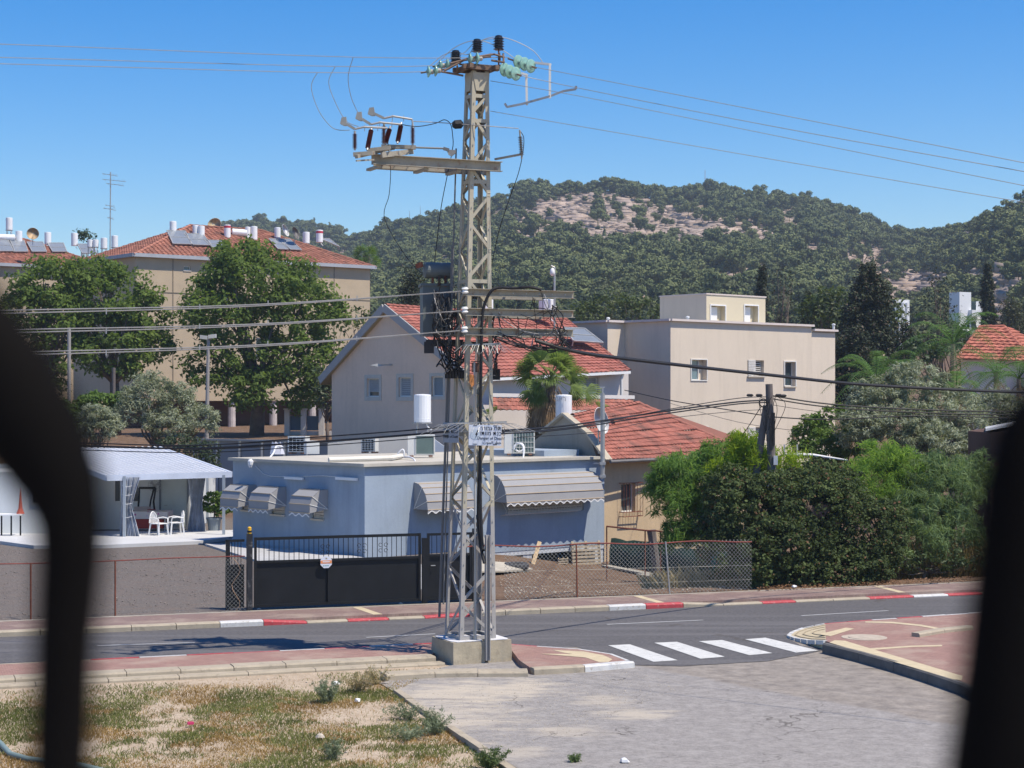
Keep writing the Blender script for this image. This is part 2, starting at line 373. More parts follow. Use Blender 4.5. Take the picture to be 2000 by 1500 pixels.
# far pavement ------------------------------------------------------------
farp = thing('pavement', None, None, S(0, 42), kind='structure')
mb = MB(); mb.ob(S(-40, 41.24, -.2), RD*120, RN*1.62, (0, 0, .32)); obj('paving', mb, M_PINKF, farp)
def s_at(pxx, t, z=.12):     # street s of pixel column on line t
    k = (pxx-1000)/FPX     # x = k*y ; x = s c - t s' ; y = s s' + t c
    c, s_ = math.cos(R(19.5)), math.sin(R(19.5)); return (t*s_+k*t*c)/(c-k*s_)
segs = [(-700, None), (430, 'w'), (515, 'r'), (600, None), (680, 'r'), (760, None), (830, 'r'), (918, None), (1190, 'w'), (1262, 'r'), (1335, None), (1490, 'r'), (1555, None), (1700, 'r'), (1785, 'w'), (1845, 'r'), (1915, None)]
def kcol(s):
    c = None
    for pxx, k in segs:
        if s >= s_at(pxx, 41.0): c = k
    return c
bounds = sorted([s_at(p, 41.0) for p, _ in segs])
s = -26.0; cuts = [s]
allb = [x for x in bounds if -26 < x < 26]
for bnd in allb+[30.0]:
    L = bnd-cuts[-1]; k = max(1, round(L/1.0)); a = cuts[-1]
    for i in range(1, k+1): cuts.append(a+L*i/k)
low0, low1 = s_at(535, 41), s_at(930, 41); low2, low3 = s_at(1345, 41), 60
for i in range(len(cuts)-1):
    a, e = cuts[i]+.008, cuts[i+1]-.008; mid = (a+e)/2; k = kcol(mid)
    def hz(s_):
        z = .13
        for q0, q1 in ((low0, low1), (low2, low3)):
            z -= .075*smooth(q0-.3, q0+.5, s_)*(1-smooth(q1-.5, q1+.3, s_))
        return z
    j = random.uniform(-.006, .006)
    mb = MB(); za, ze = hz(a), hz(e)
    vs = [S(a, 41+j, -.15), S(e, 41+j, -.15), S(e, 41.235, -.15), S(a, 41.235, -.15),
          S(a, 41+j, za-.03), S(e, 41+j, ze-.03), S(a, 41.035+j, za), S(e, 41.035+j, ze), S(e, 41.235, ze), S(a, 41.235, za)]
    mb.add(vs, [(0, 1, 5, 4), (4, 5, 7, 6), (6, 7, 8, 9), (1, 2, 8, 7, 5), (0, 4, 6, 9, 3), (2, 3, 9, 8)])
    o = obj('kerb_stone', mb, {'w': KWHITE, 'r': KRED, None: KERB}[k], farp)
    if k: o['label'] = {'w': 'white painted kerb stone', 'r': 'red painted kerb stone'}[k]
for x0_, x1_ in ((697, 738), (1244, 1290), (1714, 1762)):
    a, b_ = S(s_at(x0_, 42.84), 42.84, .125), S(s_at(x1_, 41.26), 41.26, .125); mb = MB(); mb.poly([a-RD*.11, b_-RD*.11, b_+RD*.11, a+RD*.11], (0, 0, -.004)); obj('cream_band', mb, CREAM, farp)
mb = MB(); mb.ob(S(-40, 42.86, -.1), RD*41.5, RN*.28, (0, 0, .24)); obj('edge_kerb', mb, CONC, farp)
mb = MB(); mb.ob(S(1.7, 42.86, -.1), RD*40, RN*.08, (0, 0, .23)); obj('edge_kerb', mb, CONC, farp)
# near pavement with the rounded corner -----------------------------------
nearp = thing('near_pavement', None, None, S(0, 35), kind='structure')
tip = [(1000, 1268), (1080, 1265), (1140, 1267), (1190, 1275), (1225, 1285), (1240, 1292), (1225, 1299), (1190, 1304)]
outer_px = [(1190, 1308.0), (1100, 1317), (1035, 1324)]
def arc_pts():
    L = [S(-40, 36.0), S(s_at(930, 36.0), 36.0)]
    L += [PZ(x, y, .12) for x, y in ((1080, 1265), (1140, 1268.5), (1180, 1275), (1212, 1283.5), (1222, 1290), (1206, 1293.5), (1190, 1295.5))]
    L += [PZ(x, y, .12) for x, y in ((1100, 1299), (1035, 1303.5))]
    L += [PZ(1014, 1289, .12), PZ(1001, 1272, .12), PZ(985, 1264, .12), PZ(870, 1264, .12), PZ(846, 1276, .12)]
    L += [S(s_at(840, 34.55), 34.55), S(-40, 34.55)]
    return [V(p.x, p.y, 0) for p in L]
ap = arc_pts(); mb = MB(); mb.poly([V(p.x, p.y, .12) for p in ap], (0, 0, -.3)); obj('paving', mb, M_PINK, nearp)
def kerb_run(pts, w, z, parent, cols=None, step=.95, drop=.22, inset=.03, name='kerb_stone', jitter=.008, side=1):
    """kerb stones along a polyline, thickness w to the right-hand side of travel"""
    P_ = [V(p.x, p.y, 0) for p in pts]; L = [0]
    for i in range(1, len(P_)): L.append(L[-1]+(P_[i]-P_[i-1]).length)
    def at(d):
        d = min(max(d, 0), L[-1])
        for i in range(1, len(L)):
            if d <= L[i]+1e-9:
                t = (d-L[i-1])/max(1e-9, L[i]-L[i-1]); q = mixv(P_[i-1], P_[i], t); break
        return q
    def nrm(d):
        a, b_ = at(d-.25), at(d+.25); t = (b_-a).normalized(); return V(t.y, -t.x, 0)*side
    n_ = max(1, round(L[-1]/step))
    for i in range(n_):
        d0, d1 = L[-1]*i/n_+.007, L[-1]*(i+1)/n_-.007
        p0, p1 = at(d0), at(d1); n0, n1 = nrm(d0), nrm(d1); zz = z+random.uniform(-jitter, jitter)
        vs = [p0-V(0, 0, drop), p1-V(0, 0, drop), p0+V(0, 0, zz), p1+V(0, 0, zz),
              p0+n0*(w-inset)+V(0, 0, zz), p1+n1*(w-inset)+V(0, 0, zz), p0+n0*w+V(0, 0, zz-.03), p1+n1*w+V(0, 0, zz-.03), p0+n0*(w+.02)-V(0, 0, drop), p1+n1*(w+.02)-V(0, 0, drop)]
        mb = MB(); fs = [(0, 1, 3, 2), (2, 3, 5, 4), (4, 5, 7, 6), (6, 7, 9, 8), (0, 2, 4, 6, 8), (1, 9, 7, 5, 3), (0, 8, 9, 1)]
        if side > 0: fs = [f[::-1] for f in fs]
        mb.add(vs, fs); k = cols(at((d0+d1)/2)) if cols else None
        o = obj(name, mb, {'w': KWHITE, 'r': KRED, 'd': KDARK, None: KERB}[k], parent)
        if k in ('w', 'r'): o['label'] = {'w': 'white painted kerb stone', 'r': 'red painted kerb stone'}[k]
KDARK = mat('shade_dark_kerb', (.13, .125, .12), .9, .25, 4, .4, 25)  # kerb concrete darkened to carry the shade of the corner's outer face
def nearcol(p):
    pxx = 1000+p.x/p.y*FPX
    if pxx > 1080: return 'w'
    for a, b_, k in ((-300, 215, None), (215, 312, 'r'), (312, 410, 'w'), (410, 510, 'r'), (510, 605, 'w'), (605, 700, 'r'), (700, 790, 'w'), (790, 1060, 'r')):
        if a <= pxx < b_: return k
# inner kerb on the road side (thin white/red edge seen on top)
kerb_run([S(-30, 36.0), S(s_at(930, 36.0), 36.0), PZ(1080, 1265, .12), PZ(1140, 1268.5, .12), PZ(1180, 1275, .12), PZ(1212, 1283.5, .12), PZ(1222, 1290, .12)], .10, .125, nearp, nearcol, side=-1)
kerb_run([PZ(1035, 1303.5, .12), PZ(1100, 1299.5, .12), PZ(1190, 1296, .12), PZ(1212, 1293.5, .12), PZ(1222, 1290.5, .12)], .2, .128, nearp, lambda p: 'w' if 1000+p.x/p.y*FPX > 1188 else None, side=1, step=1.3)
# outer (camera side) kerbs left of the pylon: double step
kerb_run([S(-30, 34.55), S(s_at(840, 34.55), 34.55)], .42, .13, nearp, None, side=1, step=1.0)
kerb_run([S(-30, 34.12), S(s_at(862, 34.12), 34.12)], .28, .045, nearp, None, side=1, step=1.3)
kerb_run([PZ(742, 1318, .05), PZ(860, 1308, .08), PZ(1030, 1303, .12)], .42, .11, nearp, None, side=1, step=1.0, jitter=.015)
mb = MB(); q = [(1080, 1270), (1140, 1273), (1178, 1280), (1196, 1288), (1188, 1293), (1170, 1293.5), (1145, 1285), (1120, 1278), (1100, 1275)]
mb.poly([V(PZ(a, b_, .12).x, PZ(a, b_, .12).y, .1255) for a, b_ in q], (0, 0, -.004)); obj('tactile_paving', mb, CREAM, nearp)
mb = MB(); q = [(1055, 1277.5), (1120, 1278), (1145, 1285), (1100, 1281)]
mb.poly([V(PZ(a, b_, .12).x, PZ(a, b_, .12).y, .1275) for a, b_ in q], (0, 0, -.004)); obj('cream_band', mb, CREAM, nearp)
# traffic corner on the right ---------------------------------------------
isl = thing('corner_pavement', None, None, PZ(1750, 1250, 0), kind='structure')
out = [(1613, 1256), (1580, 1251), (1555, 1246), (1540, 1240.5), (1548, 1233), (1570, 1225.5), (1612, 1218.5), (1690, 1212), (1800, 1205), (1960, 1194), (2300, 1175)]
inn = [(2300, 1440), (1990, 1385), (1880, 1331), (1760, 1294), (1680, 1272)]
IT = [(1613, 1252, .20), (1580, 1251, .09), (1555, 1247, .05), (1540, 1242, .04), (1548, 1235, .05), (1570, 1227, .09), (1612, 1218.5, .20)]
TP = [PZ(a, b_, z_) for a, b_, z_ in IT]
mb = MB(); mb.poly([V(PZ(a, b_, .20).x, PZ(a, b_, .20).y, .20) for a, b_ in [(1613, 1252), (1612, 1218.5)]+out[7:]+inn], (0, 0, -.35)); obj('paving', mb, M_PINK, isl)
cm_ = (TP[0]+TP[6])/2
mb = MB(); mb.add([cm_]+TP+[V(p.x, p.y, -.1) for p in TP], [(0, i+1, i+2) for i in range(6)]+[(i+1, i+8, i+9, i+2) for i in range(6)]); obj('tactile_ramp', mb, CREAM, isl)
for i in range(6):
    mb = MB()
    for k in range(2):
        p, q = mixv(TP[i], TP[i+1], k*.5+.03), mixv(TP[i], TP[i+1], k*.5+.47); mb.bar(p+V(0, 0, -.03), q+V(0, 0, -.03), .09, .09)
    obj('kerb_stone', mb, KWHITE, isl)
for f in (.35, .6, .82):
    mb = MB()
    for i in range(6): mb.bar(mixv(cm_, TP[i], f)+V(0, 0, .004), mixv(cm_, TP[i+1], f)+V(0, 0, .004), .03, .012)
    obj('tactile_groove', mb, mat('joint_tan', (.3, .25, .17)), isl)
def islcol(p):
    pxx = 1000+p.x/p.y*FPX
    if p.y < PZ(1700, 1213, .20).y-1.4 and pxx < 1640: return 'w'
    for a, b_, k in ((1500, 1612, 'w'), (1612, 1690, 'r'), (1690, 1745, 'w'), (1745, 1800, 'r'), (1800, 2300, 'w')):
        if a <= pxx < b_: return k
kerb_run([PZ(a, b_, .20) for a, b_ in out[6:]], .12, .204, isl, islcol, side=-1, step=.7)
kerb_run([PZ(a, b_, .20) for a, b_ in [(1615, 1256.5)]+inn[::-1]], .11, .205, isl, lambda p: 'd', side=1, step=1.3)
def decal(pts, m, nm, z=.2055):
    mb = MB(); mb.poly([V(PZ(a, b_, .20).x, PZ(a, b_, .20).y, z) for a, b_ in pts], (0, 0, -.004)); return obj(nm, mb, m, isl)
decal([(1600, 1239.5), (1652, 1226.5), (1668, 1228.5), (1622, 1243)], CREAM, 'cream_band', .2085)
decal([(1630, 1251), (1650, 1252), (1880, 1321), (1878, 1329), (1860, 1327), (1620, 1255.5)], CREAM, 'edge_band', .2075)
decal([(1690, 1214), (1745, 1215), (1800, 1220.5), (1850, 1230), (1845, 1232), (1795, 1223), (1740, 1217.5), (1690, 1216.2)], CREAM, 'curved_band')
decal([(1695, 1267), (1780, 1261.5), (1840, 1260), (1840, 1262.5), (1780, 1264), (1700, 1270)], CREAM, 'curved_band')
c = PZ(1688, 1245, .20); mb = MB(); mb.lathe((c.x, c.y, .201), [(.48, 0), (.48, .006), (.36, .006), (.355, .001), (.34, .001), (.335, .012), (0, .012)], 28)
mh = obj('manhole_cover', mb, mat('manhole_concrete', (.42, .36, .29), .9, .2, 6, .3), None)
tag(mh, 'round concrete manhole cover set in the pink corner paving', 'manhole cover')
bedp = [(1780, 1243), (1850, 1231), (1890, 1228), (1990, 1240), (1990, 1262), (1850, 1257)]
kerb_run([PZ(a, b_, .20) for a, b_ in bedp[:3]], .2, .28, isl, None, side=1, step=1.2, name='bed_kerb')
mb = MB(); mb.poly([V(PZ(a, b_, .20).x, PZ(a, b_, .20).y, .126) for a, b_ in bedp], (0, 0, -.006)); obj('bed_soil', mb, mat('straw_soil', (.42, .30, .17), .95, .3, 5, .5), isl)
# low kerb between grass and side street
gk = thing('low_edge_kerb', None, None, PZ(880, 1420, 0), kind='structure')
kerb_run([PZ(768, 1352, 0), PZ(880, 1432, 0), PZ(1010, 1520, 0)], .16, .05, gk, None, side=-1, step=1.0, jitter=.02)
# concrete patio and paths
M_SLAB = mat('pale_patio_concrete', (.50, .505, .51), .85, .1, .8, .15, 30)
pat = flat_sheet('patio_slab', px(0, (-700, 1046), (-100, 1044), (455, 1040), (462, 1052), (390, 1062), (200, 1070), (66, 1071), (0, 1062), (-600, 1100)), .10, M_SLAB, .3)
tag(pat, kind='structure')
drive = flat_sheet('driveway', [PZ(440, 1062, .05), PZ(400, 1062, .05), PZ(545, 1108, .05), PZ(560, 1180, .05), PZ(900, 1168, .05), PZ(890, 1110, .05), PZ(720, 1090, .05), PZ(455, 1050, .05)], .05, mat('driveway_concrete', (.42, .42, .42), .9, .12, 1, .2), .2)
tag(drive, kind='structure')
# ------------------------------------------------------------------ building helpers
def tz(O, u, pxx, py):
    n = V(u.y, -u.x, 0); q = PP(pxx, py, O, n); return (q-O).dot(u), q.z
def facade(O, u, t1, z0, z1, ops, m, parent, name='wall', depth=.16, t0=0.0, top=None):
    """wall face along u from O (z ignored); outward normal is to the right of u; ops: list of (ta,za,tb,zb)"""
    O = V(O.x, O.y, 0); n = V(u.y, -u.x, 0); mb = MB()
    ts = sorted({t0, t1, *[a for o in ops for a in (o[0], o[2])]}); zs = sorted({z0, z1, *[a for o in ops for a in (o[1], o[3])]})
    for i in range(len(ts)-1):
        for j in range(len(zs)-1):
            a, b, c, d = ts[i], ts[i+1], zs[j], zs[j+1]; mt, mz = (a+b)/2, (c+d)/2
            if any(o[0] < mt < o[2] and o[1] < mz < o[3] for o in ops): continue
            mb.quad(O+u*a+V(0, 0, c), O+u*b+V(0, 0, c), O+u*b+V(0, 0, d), O+u*a+V(0, 0, d))
    for (a, c, b, d) in ops:
        q = [O+u*a+V(0, 0, c), O+u*b+V(0, 0, c), O+u*b+V(0, 0, d), O+u*a+V(0, 0, d)]
        for k in range(4):
            p0, p1 = q[k], q[(k+1) % 4]; mb.quad(p1, p0, p0-n*depth, p1-n*depth)
        mb.quad(*[p-n*depth for p in q])
    if top is None: mb.quad(O+u*t0+V(0, 0, z1), O+u*t1+V(0, 0, z1), O+u*t1-n*.2+V(0, 0, z1), O+u*t0-n*.2+V(0, 0, z1))
    return obj(name, mb, m, parent)
SLAT = mat('grey_shutter', (.32, .34, .36), .6, .08, 3, .05)
SLATW = mat('white_shutter', (.62, .6, .57), .6, .06, 3, .05)
FRAMEW = mat('white_frame', (.68, .67, .64), .55, .05, 3, .05)
STONE = mat('pale_stone_trim', (.52, .48, .42), .85, .1, 5, .2)
def window(O, u, op, parent, kind='glass', fr=.05, depth=.13, trim=None, sill=None, slat=SLAT, framem=FRAMEW, glass=GLASSD, nsl=None, label=None):
    n = V(u.y, -u.x, 0); a, c, b, d = op; O = V(O.x, O.y, 0)
    def pt(t, z, o): return O+u*t+V(0, 0, z)+n*o
    mb = MB(); o_ = -depth+.02
    mb.ob(pt(a, c, o_), u*(b-a), n*.05, (0, 0, fr)); mb.ob(pt(a, d-fr, o_), u*(b-a), n*.05, (0, 0, fr))
    mb.ob(pt(a, c+fr, o_), u*fr, n*.05, (0, 0, d-c-2*fr)); mb.ob(pt(b-fr, c+fr, o_), u*fr, n*.05, (0, 0, d-c-2*fr))
    w = obj('window', mb, framem, parent)
    if label: w['label'] = label
    mb = MB(); mb.ob(pt(a+fr, c+fr, -depth+.005), u*(b-a-2*fr), n*.012, (0, 0, d-c-2*fr)); obj('pane', mb, glass, w)
    if kind == 'shutter':
        H = d-c-2*fr; k = nsl or max(4, int(H/.085))
        gap = .2 if nsl is None else 0
        for i in range(k):
            z = c+fr+H*(gap*0+i/k)
            if label == 'half' and i < k*.25: continue
            mb = MB(); mb.ob(pt(a+fr, z, -depth+.03), u*(b-a-2*fr), n*.025-V(0, 0, .012), (0, 0, H/k*.78)); obj('slat', mb, slat, w)
        if label == 'half': w['label'] = 'window with its shutter left open at the bottom'
    if trim:
        mb = MB(); t = trim
        for (ta, tb, za, zb) in ((a-t, b+t, d, d+t), (a-t, b+t, c-t*1.1, c), (a-t, a, c, d), (b, b+t, c, d)):
            mb.ob(pt(ta, za, 0), u*(tb-ta), n*.03, (0, 0, zb-za))
        obj('surround', mb, STONE, w)
    if sill:
        mb = MB(); mb.ob(pt(a-.05, c-.07, -.02), u*(b-a+.1), n*(sill+.02), (0, 0, .06)); obj('sill', mb, STONE, w)
    return w
def tiled(parent, pts, rows, m, tw=.2, amp=.022, lift=.035, name='tile_course', sag=.012, flare=0, thick=.05, seg=4):
    """pts: eave-left, eave-right, top-right, top-left"""
    E0, E1, T1, T0 = [Vector(p) for p in pts]
    ud = (E1-E0).normalized(); nrm = (E1-E0).cross(T0-E0).normalized()
    if nrm.z < 0: nrm = -nrm
    for r in range(rows):
        v0, v1 = r/rows, (r+1)/rows+.15/rows
        if r == rows-1: v1 = 1
        rl = []; js = random.random()*10
        for vv, lf in ((v0, lift), (v1, .004)):
            a = mixv(E0, T0, vv); b = mixv(E1, T1, vv); rl.append((a, b, lf))
        d0 = (rl[0][0]-E0).dot(ud); d1 = (rl[0][1]-E0).dot(ud)
        n = max(2, int((d1-d0)/tw*seg)); vs = []; uvs = []; fs = []
        for (a, b, lf) in rl:
            for i in range(n+1):
                p = mixv(a, b, i/n); d = (p-E0).dot(ud)
                h = amp*math.sin(2*math.pi*d/tw)*(1.0) + lf + sag*mn.noise(V(d*.6, r*.8, js*0))+.006*mn.noise(V(math.floor(d/tw)*3.1, r*5.7, 2))
                q = p+nrm*h; vs.append(q); uvs.append((d, r+.5))
        for i in range(n+1):    # nose of the course
            p = vs[i]-nrm*(lift+.0); vs.append(p); uvs.append((uvs[i][0], r+.5))
        N = n+1
        for i in range(n): fs.append((i, i+1, N+i+1, N+i)); fs.append((2*N+i, 2*N+i+1, i+1, i))
        mb = MB(); mb.add(vs, fs); obj(name, mb, m, parent, smooth=False, uv=uvs)
def ridge_caps(parent, a, b, m, r=.11, step=.38, name='ridge_tile'):
    a, b = Vector(a), Vector(b); L = (b-a).length; n = max(1, int(L/step)); d = (b-a)/n
    me = None
    for i in range(n):
        p = a+d*i
        if me is None:
            mb = MB(); up = V(0, 0, 1); sd_ = d.cross(up).normalized(); nn = sd_.cross(d).normalized(); vs = []
            for e, rr, k in ((0, r*1.12, .03), (1.08, r, .01)):
                for j in range(7):
                    an = math.pi*j/6; vs.append(d*e+sd_*math.cos(an)*rr+nn*(math.sin(an)*rr*.8+k-.02))
            mb.add(vs, [(j, j+1, 8+j, 7+j) for j in range(6)])
            o = obj(name, mb, m, parent, uv=[(random.random()*9, .5)]*len(vs)); me = o.data
        else: o = link(name, me, None, parent)
        o.location = p
def box_walls(parent, O, u, L, W, z0, z1, m, name='wall', skip=()):
    v = V(-u.y, u.x, 0); O = V(O.x, O.y, 0)
    A, B, C_, D_ = O, O+u*L, O+u*L+v*W, O+v*W
    for i, (p, q) in enumerate(((A, B), (B, C_), (C_, D_), (D_, A))):
        if i in skip: continue
        mb = MB(); mb.quad(p+V(0, 0, z0), q+V(0, 0, z0), q+V(0, 0, z1), p+V(0, 0, z1)); obj(name, mb, m, parent)
def UV(a): return V(math.cos(R(a)), math.sin(R(a)), 0), V(-math.sin(R(a)), math.cos(R(a)), 0)
def tank(loc, r, h, label, group=None, stand=0.0, band=None, lean=0):
    t = thing('water_tank', label, 'water tank', loc, group)
    mb = MB(); c = Vector(loc)+V(0, 0, stand)
    mb.lathe(c, [(r*.97, 0), (r, .02), (r, .12), (r*1.012, .125), (r*1.012, .14), (r, .145), (r, h-.05), (r*.97, h-.02), (r*.6, h), (0, h+.01)], 20)
    obj('drum', mb, TANKW, t, smooth=False)
    if band:
        mb = MB(); mb.lathe(c+V(0, 0, band[1]*h), [(r+.006, 0), (r+.008, .01), (r+.008, h*.16), (r+.006, h*.17)], 20); obj('colour_band', mb, band[0], t)
    mb = MB(); mb.tube([c+V(r*.5, -r*.5, 0), c+V(r*.6, -r*.7, -.15), c+V(r*1.1, -r*.9, -.3)], .025, 5); obj('pipe', mb, WHITE, t)
    if stand:
        for k in range(4):
            an = math.pi/4+k*math.pi/2; d = V(math.cos(an), math.sin(an), 0)
            mb = MB(); mb.bar(c+d*r*.8, c+d*r*1.15-V(0, 0, stand), .04, .04); obj('leg', mb, GALV, t)
        mb = MB(); mb.lathe(c-V(0, 0, .04), [(r*1.15, 0), (r*1.15, .035)], 8); obj('stand_top', mb, GALV, t)
    return t
PANELG = mat('solar_panel_glass', (.2, .22, .245), .25, .12, 1, 0, spec=.6)
def solar(q, label, group):
    q = [Vector(p) for p in q]; n = (q[1]-q[0]).cross(q[3]-q[0]).normalized()
    if n.z < 0: n = -n
    q = [p+n*.12 for p in q]
    t = thing('solar_panel', label, 'solar panel', q[0]-n*.12, group)
    mb = MB(); mb.poly(q, n*.06); obj('glass_plate', mb, PANELG, t)
    mb = MB()
    for k in range(4): mb.bar(q[k]+n*.05, q[(k+1) % 4]+n*.05, .06, .07, n)
    m0, m1 = mixv(q[0], q[3], .5), mixv(q[1], q[2], .5); mb.bar(m0+n*.07, m1+n*.07, .04, .03, n)
    obj('frame', mb, GALV, t)
    mb = MB()
    for p in q[:2]: mb.bar(p, p-n*.16-V(0, 0, .05), .04, .04)
    obj('support', mb, GALV, t)
def dish(c, r, d, label, m=WHITE, mast=.9):
    c = Vector(c); d = Vector(d).normalized(); t = thing('satellite_dish', label, 'satellite dish', c-V(0, 0, mast))
    mb = MB(); mb.lathe(c, [(r*1.02, r*.28), (r, r*.285), (r*.8, r*.17), (r*.5, r*.07), (0, 0), (.01, -.02), (r*.5, r*.05), (r*.8, r*.15), (r*1.02, r*.27)], 24, d)
    obj('reflector', mb, m, t, smooth=True)
    mb = MB(); mb.tube([c-V(0, 0, mast), c-V(0, 0, .1), c-d*.03], .03, 6); obj('mast', mb, GALV, t)
    mb = MB(); lo = c-V(0, 0, r*.9)+d*r*.2; mb.tube([lo, c+d*r*.9-V(0, 0, .1)], .015, 5); mb.box(c+d*r*.92-V(0, 0, .1), (.07, .07, .1)); obj('feed_arm', mb, GALV, t)
    return t
# ------------------------------------------------------------------ blue bungalow
U42, V42 = UV(42)
BLUE = mat('blue_grey_plaster', (.30, .36, .435), .85, .10, .9, .4, 18, spec=.15, streak=.3)
ROOFC = mat('roof_screed', (.46, .43, .37), .9, .15, 1.2, .3, streak=.2)
C = V(-4.85, 59.0, 0); LB, WB, ZB = 11.13, 7.84, 3.0
bung = thing('bungalow', 'blue-grey flat roofed bungalow with striped awnings behind the black gate', 'house', C)
wl_ops = [tuple(v for v in (min(a[0], b_[0]), min(a[1], b_[1]), max(a[0], b_[0]), max(a[1], b_[1]))) for a, b_ in
          [(tz(C, U42, 818, 1022), tz(C, U42, 900, 975)), (tz(C, U42, 992, 1005), tz(C, U42, 1140, 955))]]
# right wall stands on stub piers over a void
zf = -.16
facade(C, U42, 3.9, -.3, ZB, wl_ops[:0], BLUE, bung)
facade(C, U42, LB, zf, ZB, [o for o in wl_ops if o[0] > 3.9], BLUE, bung, t0=3.9)
for o, k in zip(wl_ops[1:], ('shutter',)):
    w_ = window(C, U42, o, bung, 'shutter', slat=SLATW, label='wide front window behind a bulging grille')
EL = -V42  # direction of left wall travel such that its right-hand normal faces outwards
Cb = C+V42*WB
left_px = [(473, 995, 495, 960), (531, 1003, 556, 968), (610, 1012, 632, 972)]
lops = []
for (a, b_, c_, d_) in left_px:
    t_a, z_a = tz(C, V42, a, b_); t_b, z_b = tz(C, V42, c_, d_); ts_ = sorted((WB-t_a, WB-t_b)); zs_ = sorted((z_a, z_b)); lops.append((ts_[0], zs_[0], ts_[1], zs_[1]))
facade(Cb, EL, WB, -.3, ZB, lops, BLUE, bung)
for o in lops: window(Cb, EL, o, bung, 'shutter', slat=SLATW, sill=.06)
mb = MB(); B1, B2 = C+U42*LB, C+U42*LB+V42*WB
mb.quad(B1+V(0, 0, -1.5), B2+V(0, 0, -1.5), B2+V(0, 0, ZB), B1+V(0, 0, ZB)); mb.quad(B2+V(0, 0, -1.5), Cb+V(0, 0, -1.5), Cb+V(0, 0, ZB), B2+V(0, 0, ZB)); obj('wall', mb, BLUE, bung)
# roof slab
o_ = .16; q = [C-U42*o_-V42*o_, C+U42*(LB+.02)-V42*o_, C+U42*(LB+.02)+V42*(WB+.1), C-U42*o_+V42*(WB+.1)]
mb = MB(); mb.poly([p+V(0, 0, ZB) for p in q], (0, 0, .10)); obj('roof_slab', mb, ROOFC, bung)
mb = MB(); M_FOLD = mat('rolled_white_membrane', (.66, .63, .56), .8, .1, 3, .3)
mb.tube([C-U42*.0+V42*2.0+V(0, 0, ZB+.17), C+U42*2.2+V42*1.4+V(0, 0, ZB+.2), C+U42*3.6+V42*2.6+V(0, 0, ZB+.2)], .085, 8); obj('rolled_membrane', mb, M_FOLD, bung)
mb = MB(); mb.poly([p+V(0, 0, ZB+.1) for p in (C+U42*9.2+V42*1.2, C+U42*11+V42*1.2, C+U42*11+V42*4.4, C+U42*8.0+V42*4.4)], (0, 0, .22)); obj('parapet_step', mb, BLUE, bung)
# piers and void under right part
PLB = mat('pale_blue_base', (.5, .53, .57), .85, .08, 1, .2)
mb = MB(); mb.ob(C+U42*3.9+V42*.02+V(0, 0, zf-.16), U42*(LB-3.9), V42*.3, (0, 0, .16)); obj('base_beam', mb, PLB, bung)
for t in (4.0, 7.1, 10.7):
    mb = MB(); mb.ob(C+U42*t+V42*.05+V(0, 0, -1.4), U42*.42, V42*.3, (0, 0, 1.24+zf+.0)); obj('pier', mb, PLB, bung)
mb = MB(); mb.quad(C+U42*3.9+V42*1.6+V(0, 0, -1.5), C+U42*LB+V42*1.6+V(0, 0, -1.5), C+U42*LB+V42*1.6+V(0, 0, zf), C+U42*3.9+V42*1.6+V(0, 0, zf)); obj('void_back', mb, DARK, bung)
AWN = mat('grey_beige_awning_fabric', (.295, .295, .305), .9, .06, 2, .1)
AWNB = mat('tan_awning_rib', (.55, .42, .27), .8, .1, 3, .1)
HEM = mat('white_hem', (.7, .7, .7), .8, .05, 3, 0)
